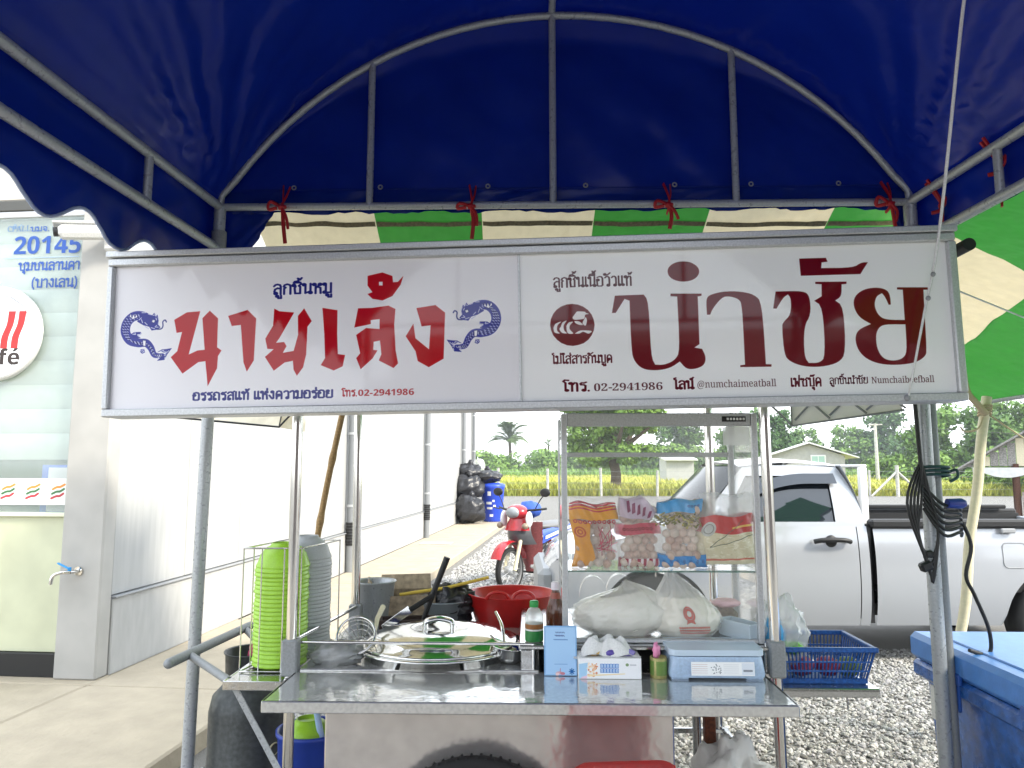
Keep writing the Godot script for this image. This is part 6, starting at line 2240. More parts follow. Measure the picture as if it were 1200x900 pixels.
	k.line([Vector2(75, 262), Vector2(170, 262)], 1.5, 1.5, hx("5d86c0"))
	for i in 8:
		var a := TAU * i / 8
		k.line([Vector2(204, 312), Vector2(204 + cos(a) * 20, 312 + sin(a) * 20)], 3.5, 3.5, hx("1f5f9c"))
	for e in [[110, 322, 26, "d8a8b0"], [135, 326, 18, "c8808c"], [95, 330, 14, "e8c8c4"]]:
		k.disc(e[0], e[1], e[2], 10, hx(e[3]))
	k.line([Vector2(116, 318), Vector2(118, 292)], 2, 2, hx("c06070"))
	b = Build.new()
	var lean := Basis(Vector3(1, 0, 0), -0.1)
	b.box(Vector3(0, 0.086, -0.002), Vector3(0.118, 0.17, 0.003), 0.0, lean)
	part("backing", b, mat(hx("7aa6d6"), 0.3), t)
	b = Build.new()
	b.quad(lean * Vector3(-0.057, 0.0, 0.002) + Vector3(0, 0.002, 0), lean * Vector3(-0.057, 0.168, 0.002) + Vector3(0, 0.002, 0), lean * Vector3(0.057, 0.168, 0.002) + Vector3(0, 0.002, 0), lean * Vector3(0.057, 0.0, 0.002) + Vector3(0, 0.002, 0))
	part("card", b, printed(k.tex(), 0.25), t, Transform3D(Basis.IDENTITY, Vector3(0, 0, 0.008)))
	b = Build.new()
	b.box(Vector3(0, 0.002, -0.02), Vector3(0.118, 0.003, 0.05))
	part("foot", b, M.glass, t)
	# water bottle with green label
	t = on_cart("water_bottle", "small clear bottle with green cap and green label", "bottle", Vector3(0.022, 0.973, -0.43))
	b = Build.new()
	b.lathe([Vector2(0, 0), Vector2(0.031, 0), Vector2(0.034, 0.006), Vector2(0.034, 0.082), Vector2(0.033, 0.098), Vector2(0.022, 0.118), Vector2(0.014, 0.124), Vector2(0.014, 0.138)], 28)
	part("body", b, mat(hx("e6efe8"), 0.05, {"alpha": 0.35}), t)
	b = Build.new()
	b.lathe([Vector2(0.0346, 0.004), Vector2(0.0346, 0.042)], 28)
	part("label", b, mat(hx("1f7a34"), 0.35, {"tex": "blotch", "scale": 12.0}), t)
	b = Build.new()
	b.lathe([Vector2(0.0346, 0.0425), Vector2(0.0346, 0.048)], 28)
	part("label", b, M.white, t)
	b = Build.new()
	b.lathe([Vector2(0.0346, 0.0485), Vector2(0.0346, 0.066)], 28)
	part("label", b, mat(hx("a5682c"), 0.4, {"tex": "dirt", "scale": 20.0}), t)
	b = Build.new()
	b.lathe([Vector2(0.0165, 0.126), Vector2(0.017, 0.128), Vector2(0.017, 0.145), Vector2(0.015, 0.148), Vector2(0, 0.148)], 20)
	part("cap", b, mat(hx("1c8a3c"), 0.4), t)
	# sauce bottle
	t = on_cart("sauce_bottle", "dark glass sauce bottle with white cap behind the notice card", "bottle", Vector3(0.105, 0.973, -0.50))
	b = Build.new()
	b.lathe([Vector2(0, 0), Vector2(0.034, 0), Vector2(0.037, 0.006), Vector2(0.037, 0.09), Vector2(0.034, 0.112), Vector2(0.02, 0.15), Vector2(0.0135, 0.172), Vector2(0.0135, 0.192)], 28)
	part("glass", b, mat(hx("5a2a10"), 0.05, {"alpha": 0.8}), t)
	b = Build.new()
	b.lathe([Vector2(0, 0.004), Vector2(0.034, 0.004), Vector2(0.034, 0.09), Vector2(0.0, 0.091)], 24)
	part("sauce", b, mat(hx("1c0d08"), 0.1), t)
	b = Build.new()
	b.lathe([Vector2(0.0225, 0.146), Vector2(0.0165, 0.168)], 20)
	part("neck_label", b, mat(hx("a8503c"), 0.4, {"tex": "dirt", "scale": 30.0}), t)
	b = Build.new()
	b.lathe([Vector2(0.0165, 0.178), Vector2(0.017, 0.182), Vector2(0.017, 0.202), Vector2(0.0145, 0.206), Vector2(0, 0.206)], 20)
	part("cap", b, mat(hx("d8cfd6"), 0.45), t)
	# tissue box
	t = on_cart("tissue_box", "white printed tissue box with tissues spilling from the top", "tissue box", Vector3(0.288, 0.88, -0.33))
	b = Build.new()
	b.box(Vector3(0, 0.036, 0), Vector3(0.222, 0.072, 0.11), 0.002)
	part("carton", b, M.paper, t)
	k = Ink.new(444, 144, hx("f2f2f4"))
	k.poly(cut([0, 40, 64, 30, 54, 144, 0, 144]), hx("a9d0ee"))
	k.poly(cut([20, 132, 60, 120, 56, 144, 10, 144]), hx("e6c8d8"))
	for i in 40:
		k.disc(rng.randf_range(66, 128), rng.randf_range(34, 124), rng.randf_range(4, 12), rng.randf_range(4, 10), [hx("e9b48a"), hx("efcba8"), hx("d98f66"), hx("f4e2cc")][i % 4])
	for row in 2:
		for i in 6:
			var x := 158.0 + i * 22
			var y := 52.0 + row * 34
			k.line([Vector2(x, y + 12), Vector2(x, y - 10), Vector2(x + 12, y - 10), Vector2(x + 12, y + 12)], 5.5, 5.0, hx("3f78c4"))
			k.line([Vector2(x + 1, y + 11), Vector2(x + 1, y - 8), Vector2(x + 11, y - 8), Vector2(x + 11, y + 11)], 2.2, 2.0, hx("dbe9f8"))
	k.disc(346, 44, 12, 11, hx("7e9a6a"))
	for i in 5:
		k.line([Vector2(368 + i * 9, 44), Vector2(373 + i * 9, 46)], 2.5, 2.5, hx("9a9ca4"))
	k.poly(cut([60, 118, 330, 106, 330, 112, 60, 128]), hx("f0d9a8"))
	b = Build.new()
	b.quad(Vector3(-0.109, 0.002, 0.0565), Vector3(-0.109, 0.07, 0.0565), Vector3(0.109, 0.07, 0.0565), Vector3(0.109, 0.002, 0.0565))
	part("print", b, printed(k.tex(), 0.4), t)
	nb.seed = 3
	b = Build.new()
	b.sheet(func(u, v):
		var a: float = u * TAU
		var r: float = lerp(0.02, 0.085, v) * (1.0 + 0.25 * sin(a * 3.0) + 0.3 * nb.get_noise_2d(cos(a) * 2, sin(a) * 2 + v))
		return Vector3(cos(a) * r * 1.2 - 0.01, 0.072 + 0.055 * sin(min(v * 1.25, 1.0) * PI) + 0.01 * sin(a * 5 + v * 4), sin(a) * r * 0.6), 40, 12)
	part("tissue", b, M.paper, t)
	for e in [[-0.05, "c8a468"], [0.005, "5a4a9c"], [0.05, "6a5ab0"], [0.075, "8a80c0"]]:
		b = Build.new()
		b.blob(Vector3(e[0], 0.083, 0.025), Vector3(0.02, 0.011, 0.012), func(d): return 1.0 + 0.4 * nb.get_noise_3dv(d * 4.0), 14, 8)
		part("sweet", b, mat(hx(e[1]), 0.25, {"bump": "ncrumple", "bumpk": 0.5, "scale": 10.0}), t)
	# little tin with a pink sweet wrapper
	t = on_cart("small_tin", "small green and gold tin with a pink twist on top", "tin", Vector3(0.464, 0.88, -0.305))
	b = Build.new()
	b.lathe([Vector2(0, 0), Vector2(0.029, 0), Vector2(0.03, 0.003), Vector2(0.03, 0.07), Vector2(0.028, 0.072), Vector2(0.026, 0.066), Vector2(0, 0.064)], 28)
	part("can", b, mat(hx("b9b070"), 0.4, {"metal": 0.4, "tex": "dirt", "scale": 14.0}), t)
	b = Build.new()
	b.lathe([Vector2(0.0305, 0.012), Vector2(0.0305, 0.06)], 14, Transform3D.IDENTITY, 1.0, 3, 0.3, 2.0)
	b.lathe([Vector2(0.0305, 0.012), Vector2(0.0305, 0.06)], 14, Transform3D.IDENTITY, 1.0, 3, 2.3, 3.4)
	part("label", b, mat(hx("7a9c48"), 0.4, {"tex": "dirt", "scale": 20.0}), t)
	b = Build.new()
	b.blob(Vector3(-0.008, 0.09, 0), Vector3(0.013, 0.028, 0.012), func(d): return 1.0 + 0.5 * nb.get_noise_3dv(d * 5.0), 14, 10)
	part("wrapper", b, mat(hx("e48fb4"), 0.35), t)
	# light blue kitchen scale turned to the seller
	t = on_cart("kitchen_scale", "light blue kitchen scale with white sticker on its back", "scale", Vector3(0.665, 0.88, -0.37))
	var sm := mat(hx("b4cbe6"), 0.35, {"tex": "fine", "scale": 3.0})
	b = Build.new()
	b.prism(cut([-0.17, 0.006, -0.105, 0.006, -0.1, 0.0, -0.165, 0.0]), -0.09, 0.09)
	b = Build.new()
	var prof := []
	for e in [[0.0, 0.168, 0.1], [0.012, 0.17, 0.103], [0.062, 0.162, 0.098], [0.07, 0.158, 0.095]]:
		var row := []
		for p in rounded(e[1] * 2, e[2] * 2, 0.025):
			row.append(Vector3(p.x, e[0] + 0.008, -p.y))
		prof.append(row)
	b.soft(7)
	for i in prof.size() - 1:
		for j in prof[0].size():
			var j2: int = (j + 1) % prof[0].size()
			b.quad(prof[i][j2], prof[i + 1][j2], prof[i + 1][j], prof[i][j])
	b.flat()
	b.out(prof[-1], Vector3.ZERO)
	b.out(prof[0], Vector3(0, 0.05, 0))
	part("housing", b, sm, t)
	b = Build.new()
	for x in [-0.13, 0.13]:
		b.box(Vector3(x, 0.006, 0.06), Vector3(0.06, 0.012, 0.06), 0.002)
		b.box(Vector3(x, 0.006, -0.06), Vector3(0.06, 0.012, 0.06), 0.002)
	part("foot", b, sm, t)
	b = Build.new()
	var plate := rounded(0.335, 0.2, 0.03)
	b.prism(plate, 0.0, 0.02, Transform3D(Basis(Vector3(1, 0, 0), -PI / 2), Vector3(0, 0.082, 0)))
	part("weighing_plate", b, mat(hx("c3d3e2"), 0.3), t)
	k = Ink.new(440, 130, hx("f4f4f4"))
	for r in 5:
		for i in 9:
			k.line([Vector2(8 + i * 12, 24 + r * 20), Vector2(16 + i * 12, 24 + r * 20)], 1.6, 1.4, hx("c09a94"))
	for i in 26:
		k.disc(rng.randf_range(140, 210), rng.randf_range(20, 116), 4, 4, hx("5a5f66"))
	for r in 5:
		k.line([Vector2(226, 26 + r * 19), Vector2(330, 26 + r * 19)], 1.2, 1.2, hx("b8b8bc"))
	k.poly(cut([352, 10, 436, 10, 436, 120, 352, 120]), hx("dfe4ec"))
	for i in 16:
		k.poly(cut([362 + i * 4, 72, 364 + i * 4 + i % 2, 72, 364 + i * 4 + i % 2, 92, 362 + i * 4, 92]), hx("3c4048"))
	b = Build.new()
	b.quad(Vector3(-0.095, 0.018, 0.1105), Vector3(-0.095, 0.064, 0.1075), Vector3(0.125, 0.064, 0.1075), Vector3(0.125, 0.018, 0.1105))
	part("sticker", b, printed(k.tex(), 0.4), t)

# ------------------------------------------------------------------ bowls, basket, buckets round the cart
func make_cart_sides() -> void:
	var b := Build.new()
	b.lathe([Vector2(0.1, 0.0), Vector2(0.103, 0.003), Vector2(0.102, 0.008), Vector2(0.096, 0.02), Vector2(0.086, 0.05), Vector2(0.066, 0.075), Vector2(0.05, 0.082), Vector2(0.046, 0.092), Vector2(0.042, 0.092), Vector2(0.04, 0.084), Vector2(0, 0.083)], 32)
	var bowl := b.mesh()
	var r := RandomNumberGenerator.new()
	r.seed = 3
	for k in 24:
		var at := cart_x * Vector3(-0.962 + r.randf_range(-0.002, 0.002), 0.872 + k * 0.0158, -0.50 + r.randf_range(-0.002, 0.002))
		var lbl := "lime green plastic bowl upside down within the green stack"
		if k == 23:
			lbl = "topmost lime green plastic bowl of the green stack"
		single("green_bowl", bowl, M.lime, lbl, "bowl", at, r.randf() * 6.0, "lime green bowls stacked in the wire rack")
	for k in 27:
		var at := cart_x * Vector3(-0.915 + r.randf_range(-0.002, 0.002), 0.872 + k * 0.0145, -0.655 + 0.0)
		var lbl := "grey plastic bowl upside down within the grey stack"
		if k == 26:
			lbl = "topmost grey plastic bowl of the grey stack"
		single("grey_bowl", bowl, M.greybowl, lbl, "bowl", at, r.randf() * 6.0, "grey bowls stacked behind the green ones")
	# wire rack round the stacks
	var t := on_cart("wire_rack", "thin wire rack standing around the bowl stacks", "rack", Vector3(-0.955, 0.861, -0.52))
	b = Build.new()
	for y in [0.005, 0.455]:
		b.tube([Vector3(-0.12, y, 0.13), Vector3(0.1, y, 0.13), Vector3(0.16, y, -0.2), Vector3(-0.06, y, -0.26), Vector3(-0.12, y, 0.13)], 0.0035, 6)
	part("hoop", b, M.chrome, t)
	for p in [Vector3(-0.12, 0, 0.13), Vector3(-0.05, 0, 0.13), Vector3(0.035, 0, 0.13), Vector3(0.1, 0, 0.13), Vector3(0.16, 0, -0.2), Vector3(-0.06, 0, -0.26), Vector3(-0.115, 0, 0.04)]:
		b = Build.new()
		b.tube([p, p + Vector3(0, 0.457, 0)], 0.0028, 6)
		part("upright", b, M.chrome, t)
	# gas cylinder
	t = thing("gas_cylinder", "weathered dark grey gas cylinder standing under the cart wing", "cylinder", Vector3(-1.165, 0, -3.42))
	var gm := mat(hx("4b4f4f"), 0.65, {"tex": "dirt", "scale": 3.0, "metal": 0.2, "rtex": "rough"})
	b = Build.new()
	b.lathe([Vector2(0, 0.03), Vector2(0.12, 0.03), Vector2(0.16, 0.07), Vector2(0.172, 0.12), Vector2(0.172, 0.31), Vector2(0.176, 0.318), Vector2(0.176, 0.332), Vector2(0.172, 0.34), Vector2(0.172, 0.56), Vector2(0.158, 0.625), Vector2(0.12, 0.665), Vector2(0.0, 0.685)], 40)
	part("tank", b, gm, t)
	b = Build.new()
	b.lathe([Vector2(0.13, 0.0), Vector2(0.132, 0.08)], 32)
	part("foot_ring", b, gm, t)
	b = Build.new()
	b.lathe([Vector2(0.105, 0.645), Vector2(0.112, 0.8), Vector2(0.118, 0.803), Vector2(0.118, 0.81), Vector2(0.108, 0.806), Vector2(0.1, 0.65)], 32, Transform3D.IDENTITY, 1.0, 3, 0.5, TAU - 0.2)
	part("collar", b, gm, t)
	b = Build.new()
	b.tube([Vector3(0, 0.68, 0), Vector3(0, 0.75, 0)], 0.018, 10)
	b.tube([Vector3(0, 0.74, 0), Vector3(0.05, 0.74, 0)], 0.012, 8)
	part("valve", b, mat(hx("a08a50"), 0.4, {"metal": 0.8}), t)
	b = Build.new()
	b.blob(Vector3(0.04, 0.8, 0.05), Vector3(0.04, 0.05, 0.04), func(d): return 1.0 + 0.2 * sin(d.x * 8.0), 14, 8)
	part("regulator", b, mat(hx("a8365a"), 0.4), t)
	# faded stencil marks on the tank
	b = Build.new()
	for e in [[0.6, 0.3, 0.05], [0.75, 0.27, 0.05], [0.55, 0.22, 0.06], [0.72, 0.2, 0.05], [0.58, 0.42, 0.05]]:
		var pts := []
		for i in 14:
			var a: float = e[0] + 0.12 * cos(i * 0.5) * 1.2
			var y: float = e[1] + e[2] * 0.5 * sin(i * 0.5)
			pts.append(Vector3(cos(a) * 0.1735, y, sin(a) * 0.1735))
		b.tube(pts, 0.005, 5, true, 0.3)
	part("stencil", b, mat(hx("b8b090"), 0.8), t)
	# blue bin under the cart with things in it
	t = thing("waste_bucket", "tall dark blue plastic bucket under the left of the cart", "bucket", Vector3(-0.79, 0, -3.05))
	var bb := mat(hx("183a9c"), 0.4, {"tex": "blotch", "scale": 3.0})
	b = Build.new()
	b.lathe([Vector2(0, 0), Vector2(0.105, 0), Vector2(0.112, 0.01), Vector2(0.13, 0.58), Vector2(0.138, 0.585), Vector2(0.138, 0.6), Vector2(0.128, 0.6), Vector2(0.108, 0.02), Vector2(0, 0.015)], 32)
	part("bucket", b, bb, t)
	single("green_dish", bowl, M.lime, "lime green bowl lying in the blue bucket", "bowl", Vector3(-0.8, 0.55, -3.03), 0.3)
	t = thing("dish_brush", "white and blue dish brush leaning in the blue bucket", "brush", Vector3(-0.76, 0.5, -2.98))
	b = Build.new()
	b.tube([Vector3(0.03, 0.06, 0.0), Vector3(0.0, 0.2, 0.0), Vector3(-0.03, 0.27, 0.0)], [0.014, 0.012, 0.012], 8)
	part("handle", b, mat(hx("a9c6ea"), 0.4), t)
	b = Build.new()
	b.tube([Vector3(0.03, 0.0, 0.0), Vector3(0.03, 0.06, 0.0)], [0.03, 0.02], 10)
	part("bristle", b, M.white, t)
	# blue basket on the side shelf
	t = on_cart("blue_basket", "blue plastic slatted basket on the side shelf", "basket", Vector3(1.11, 0.807, -0.62))
	var bp := mat(hx("2464b8"), 0.4, {"tex": "dirt", "scale": 5.0})
	var w0 := 0.33
	var w1 := 0.385
	var d0 := 0.24
	var d1 := 0.3
	b = Build.new()
	b.box(Vector3(0, 0.003, 0), Vector3(w0, 0.006, d0), 0.001)
	part("floor", b, bp, t)
	b = Build.new()
	for sg in [-1.0, 1.0]:
		b.box(Vector3(0, 0.132, sg * d1 / 2), Vector3(w1 + 0.02, 0.018, 0.016), 0.003)
		b.box(Vector3(sg * w1 / 2, 0.132, 0), Vector3(0.016, 0.018, d1 - 0.02), 0.003)
		b.box(Vector3(0, 0.012, sg * d0 / 2), Vector3(w0 + 0.012, 0.018, 0.006), 0.001)
		b.box(Vector3(0, 0.085, sg * lerpf(d0, d1, 0.62) / 2), Vector3(lerpf(w0, w1, 0.6), 0.006, 0.005))
		b.box(Vector3(0, 0.05, sg * lerpf(d0, d1, 0.36) / 2), Vector3(lerpf(w0, w1, 0.36), 0.006, 0.005))
	part("rim", b, bp, t)
	var slat := {}
	for sg in [-1.0, 1.0]:
		for i in 27:
			var f := (i - 13) / 13.0
			b = Build.new()
			b.tube([Vector3(f * w0 / 2, 0.01, sg * d0 / 2), Vector3(f * w1 / 2, 0.128, sg * d1 / 2)], 0.0032, 4)
			part("slat", b, bp, t)
		for i in 15:
			var f := (i - 7) / 7.0 * 0.95
			b = Build.new()
			b.tube([Vector3(sg * w0 / 2, 0.01, f * d0 / 2), Vector3(sg * w1 / 2, 0.128, f * d1 / 2)], 0.0032, 4)
			part("slat", b, bp, t)
	var nb := FastNoiseLite.new()
	nb.frequency = 1.2
	t = on_cart("plastic_bag", "white and green plastic bag heaped in the blue basket", "bag", Vector3(1.02, 0.815, -0.62))
	b = Build.new()
	b.blob(Vector3(-0.02, 0.14, 0), Vector3(0.1, 0.15, 0.09), func(d): return 1.0 + 0.4 * nb.get_noise_3dv(d * 1.8) + 0.04 * sin(d.x * 9 + d.y * 7), 36, 22)
	part("sack", b, M.film, t)
	b = Build.new()
	b.blob(Vector3(-0.06, 0.15, 0.05), Vector3(0.04, 0.08, 0.045), func(d): return 1.0 + 0.3 * nb.get_noise_3dv(d * 3.0), 16, 10)
	part("blue_wrapper", b, mat(hx("4aa6dc"), 0.3), t)
	b = Build.new()
	b.blob(Vector3(0.0, 0.11, 0.06), Vector3(0.05, 0.025, 0.035), func(d): return 1.0 + 0.4 * nb.get_noise_3dv(d * 3.0), 16, 10)
	part("green_wrapper", b, mat(hx("6fb83a"), 0.35), t)
	for e in [[1.16, 0.5, "c83a5a", "red sauce packet lying in the blue basket"], [1.24, 0.2, "8a9a4a", "olive green packet lying in the blue basket"], [1.06, 0.9, "d85a7a", "pink packet lying in the blue basket"]]:
		t = on_cart("sauce_packet", e[3], "packet", Vector3(e[0], 0.815, -0.57), e[1], "packets in the basket")
		b = Build.new()
		b.blob(Vector3(0, 0.04, 0), Vector3(0.045, 0.035, 0.05), func(d): return 1.0 + 0.3 * nb.get_noise_3dv(d * 3.0), 16, 10)
		part("packet", b, mat(hx(e[2]), 0.4, {"tex": "dirt", "scale": 10.0}), t)
	# red tub and black sack behind
	t = on_cart("red_tub", "round red plastic tub with two loop handles behind the lid", "tub", Vector3(-0.085, 0.871, -1.3))
	t.scale = Vector3(1.0, 0.78, 1.0)
	b = Build.new()
	b.lathe([Vector2(0, 0), Vector2(0.17, 0), Vector2(0.18, 0.01), Vector2(0.2, 0.1), Vector2(0.205, 0.105), Vector2(0.212, 0.17), Vector2(0.222, 0.176), Vector2(0.22, 0.182), Vector2(0.208, 0.178), Vector2(0.195, 0.1), Vector2(0.175, 0.014), Vector2(0, 0.01)], 44)
	part("tub", b, M.redplastic, t)
	for sg in [-1.0, 1.0]:
		b = Build.new()
		b.tube(circle_path(Vector3(sg * 0.06, 0.176, -sg * 0.2 if sg < 0 else -0.2), 0.05, Vector3(1, 0, 0), Vector3(0, 0.9, -sg * 0.2), 16, 0.0, PI), 0.009, 8)
		part("handle", b, M.redplastic, t)
		t.get_child(t.get_child_count() - 1).position = Vector3(0, 0, 0.0) if sg < 0 else Vector3(0.0, 0.0, 0.4)
	t = on_cart("grey_basin", "grey plastic basin beside the red tub", "basin", Vector3(-0.42, 0.871, -1.28))
	b = Build.new()
	b.lathe([Vector2(0, 0), Vector2(0.1, 0), Vector2(0.13, 0.1), Vector2(0.145, 0.105), Vector2(0.145, 0.112), Vector2(0.125, 0.105), Vector2(0.095, 0.01), Vector2(0, 0.008)], 32)
	part("basin", b, mat(hx("8f979c"), 0.4), t)
	t = on_cart("black_sack", "crumpled black plastic sack spilling over the grey basin", "bag", Vector3(-0.375, 0.885, -1.27))
	b = Build.new()
	b.blob(Vector3(0.0, 0.075, 0), Vector3(0.12, 0.09, 0.09), func(d): return 1.0 + 0.5 * nb.get_noise_3dv(d * 2.2) + 0.05 * sin(d.x * 14 + d.z * 9), 36, 20)
	part("sack", b, M.blackbag, t)
	# things hanging and standing under the right end
	t = on_cart("white_sack", "large crumpled white sack on the ground under the right end", "sack", Vector3(0.78, 0.0, -0.68))
	b = Build.new()
	b.blob(Vector3(0.03, 0.26, 0), Vector3(0.18, 0.28, 0.17), func(d): return (1.0 + 0.3 * nb.get_noise_3dv(d * 2.0) + 0.03 * sin(d.x * 13 + d.y * 11)) * (0.93 if d.y < -0.8 else 1.0), 44, 28)
	part("sack", b, mat(hx("e4e2de"), 0.5, {"bump": "ncrumple", "bumpk": 0.7, "scale": 4.0}), t)
	t = on_cart("blue_pouch", "blue floral cloth pouch hanging below the counter", "pouch", Vector3(0.6, 0.86, -0.6))
	b = Build.new()
	b.blob(Vector3(0, -0.06, 0), Vector3(0.08, 0.06, 0.05), func(d): return 1.0 + 0.3 * nb.get_noise_3dv(d * 2.0), 24, 14)
	part("pouch", b, mat(hx("2a36a0"), 0.6, {"tex": "speck", "scale": 10.0}), t)
	b = Build.new()
	for k in 9:
		b.blob(Vector3(-0.05 + 0.013 * k, -0.07 + 0.022 * ((k * 7) % 5 - 2), 0.049 - 0.03 * pow((k - 4) / 4.0, 2.0)), Vector3(0.007, 0.007, 0.004), func(d): return 1.0, 8, 5)
	part("flower_print", b, mat(hx("d8c860"), 0.6), t)
	t = on_cart("pink_bag", "pink plastic bag hanging below the counter", "bag", Vector3(0.79, 0.86, -0.48))
	b = Build.new()
	b.blob(Vector3(0, -0.045, 0), Vector3(0.075, 0.055, 0.05), func(d): return 1.0 + 0.5 * nb.get_noise_3dv(d * 2.2), 24, 14)
	part("sack", b, mat(hx("e6a9c8"), 0.35, {"alpha": 0.85}), t)
	t = on_cart("wooden_prop", "short brown wooden prop under the cart", "prop", Vector3(0.75, 0.0, -0.8))
	b = Build.new()
	b.box(Vector3(0, 0.42, 0), Vector3(0.045, 0.84, 0.045), 0.004)
	part("prop", b, mat(hx("7a3f22"), 0.7, {"tex": "dirt", "scale": 4.0}), t)
	# stacked red stools in front of the body panel
	var hh := 0.44
	b = Build.new()
	b.prism(rounded(0.275, 0.275, 0.035), 0.0, 0.022, Transform3D(Basis(Vector3(1, 0, 0), -PI / 2), Vector3(0, hh - 0.022, 0)))
	b.box(Vector3(0, hh + 0.002, 0), Vector3(0.2, 0.006, 0.2), 0.003)
	var seat := b.mesh()
	b = Build.new()
	b.tube([Vector3(0.165, 0, 0.165), Vector3(0.128, hh - 0.015, 0.128)], [0.021, 0.026], 4)
	var leg := b.mesh()
	b = Build.new()
	for k in 4:
		b.box(Basis(Vector3.UP, k * PI / 2) * Vector3(0, hh - 0.05, 0.128), Vector3(0.22, 0.06, 0.012), 0.002, Basis(Vector3.UP, k * PI / 2))
	var skirt := b.mesh()
	var names := ["red plastic stool at the bottom of the stack before the cart", "second red plastic stool in the stack before the cart", "third red plastic stool in the stack before the cart", "fourth red plastic stool in the stack before the cart", "topmost red plastic stool of the stack before the cart"]
	for k in 5:
		var o := thing("red_stool", names[k], "stool", Vector3(0.34, k * 0.0795, -2.155), 0.02 * k, "red stools stacked before the cart")
		part("seat", seat, M.redplastic, o)
		part("skirt", skirt, M.redplastic, o)
		for q in 4:
			part("leg", leg, M.redplastic, o, Transform3D(Basis(Vector3.UP, q * PI / 2), Vector3.ZERO))

# ------------------------------------------------------------------ poles, ropes, ties, chest
func make_small_things() -> void:
	var b: Build
	var t: Node3D
	# red cord ties on the tent frame
	var ties := [[-1.43, 2.8, -2.95, "red cord tie on the tent's left rail above the shop"], [-1.04, 2.79, -3.25, "red cord tie on the back beam nearest the left post"], [-0.185, 2.79, -3.24, "red cord tie on the back beam left of the centre strut"], [0.7, 2.79, -3.22, "red cord tie on the back beam right of the centre strut"], [1.68, 2.79, -3.2, "red cord tie on the back beam beside the right post"], [1.785, 2.72, -3.02, "short red cord tie behind the right tent post"], [1.795, 2.74, -2.66, "red cord tie on the right rail above the tarpaulin"]]
	var i := 0
	for e in ties:
		var side: bool = e[0] < -1.2 or e[2] > -3.1
		t = thing("cord_tie", e[3], "cord", Vector3(e[0], e[1], e[2]), (PI / 2 if e[0] > 0 else -PI / 2) * 0.8 if side else 0.0, "red cord ties of the tent")
		var r := RandomNumberGenerator.new()
		r.seed = 60 + i
		b = Build.new()
		b.tube(curve([Vector3(-0.01, 0.115, -0.02), Vector3(0.0, 0.06, 0.012), Vector3(0.005, 0.02, 0.028), Vector3(0.0, -0.02, 0.024), Vector3(0.0, -0.03, -0.01)], 4), 0.008, 6, true, 0.5)
		b.tube(curve([Vector3(0.02, 0.11, -0.02), Vector3(0.014, 0.05, 0.015), Vector3(0.0, 0.01, 0.03)], 4), 0.007, 6, true, 0.5)
		part("loop", b, M.red, t)
		b = Build.new()
		b.blob(Vector3(0.0, -0.002, 0.03), Vector3(0.02, 0.014, 0.014), func(d): return 1.0 + 0.2 * sin(d.x * 9), 12, 8)
		b.tube(curve([Vector3(-0.005, 0.0, 0.03), Vector3(-0.05, 0.008 + r.randf() * 0.02, 0.035), Vector3(-0.06, -0.012, 0.03), Vector3(-0.02, -0.008, 0.035)], 4), 0.008, 6, true, 0.5)
		part("knot", b, M.red, t)
		b = Build.new()
		var l := r.randf_range(0.11, 0.2)
		b.tube(curve([Vector3(0.005, 0, 0.032), Vector3(0.012, -l * 0.5, 0.034), Vector3(r.randf_range(0.0, 0.03), -l, 0.03)], 4), 0.009, 6, true, 0.45)
		b.tube(curve([Vector3(-0.002, 0, 0.036), Vector3(0.025, -l * 0.3, 0.04), Vector3(r.randf_range(0.01, 0.05), -l * 0.62, 0.034)], 4), 0.007, 6, true, 0.45)
		part("tail", b, M.red, t)
		i += 1
	# white rope from the roof to the sign
	t = thing("white_rope", "thin white rope hanging from the tent roof across the sign", "rope")
	b = Build.new()
	b.tube(curve([Vector3(1.47, 3.27, -2.16), Vector3(1.474, 3.134, -2.25), Vector3(1.43, 2.41, -2.395), Vector3(1.37, 2.12, -2.415), Vector3(1.312, 1.844, -2.435)], 8), [0.007] + range(32).map(func(k): return 0.0065 - 0.0001 * k), 7)
	part("rope", b, M.paper, t)
	b = Build.new()
	b.blob(Vector3(1.312, 1.85, -2.44), Vector3(0.01, 0.012, 0.012), func(d): return 1.0, 10, 6)
	b.blob(Vector3(1.403, 2.26, -2.402), Vector3(0.008, 0.009, 0.008), func(d): return 1.0, 10, 6)
	b.blob(Vector3(1.385, 2.18, -2.408), Vector3(0.008, 0.009, 0.008), func(d): return 1.0, 10, 6)
	part("knot", b, M.grey, t)
	# bamboo pole
	t = thing("bamboo_pole", "brown bamboo pole leaning between the cart and the shop wall", "pole", Vector3(-1.275, 0, -4.2))
	b = Build.new()
	var pts := []
	var rad := []
	var a := Vector3.ZERO
	var e1 := Vector3(0.5, 2.62, 0.35)
	for k in 56:
		var f := k / 55.0
		pts.append(a.lerp(e1, f) + Vector3(0.012 * sin(f * 9.0), 0, 0.01 * cos(f * 7.0)))
		rad.append(0.019 + (0.004 if k % 7 == 0 else 0.0) - 0.004 * f)
	b.tube(pts, rad, 10)
	part("cane", b, M.bamboo, t)
	# pale pole on the right
	t = thing("pale_pole", "pale peeled wooden pole leaning beside the right tent post", "pole", Vector3(2.6, 0, -4.6))
	b = Build.new()
	pts = []
	for k in 24:
		var f := k / 23.0
		pts.append(Vector3(0.37 * f + 0.006 * sin(f * 20.0), 2.06 * f, 0.005 * cos(f * 15.0)))
	b.tube(pts, 0.029, 12)
	part("pole", b, M.palewood, t)
	b = Build.new()
	for k in 4:
		b.tube(circle_path(Vector3(0.35 + 0.003 * k, 1.95 + 0.016 * k, 0), 0.036, Vector3(1, 0, 0), Vector3(0, 0.25, 1), 14), 0.006, 6, false)
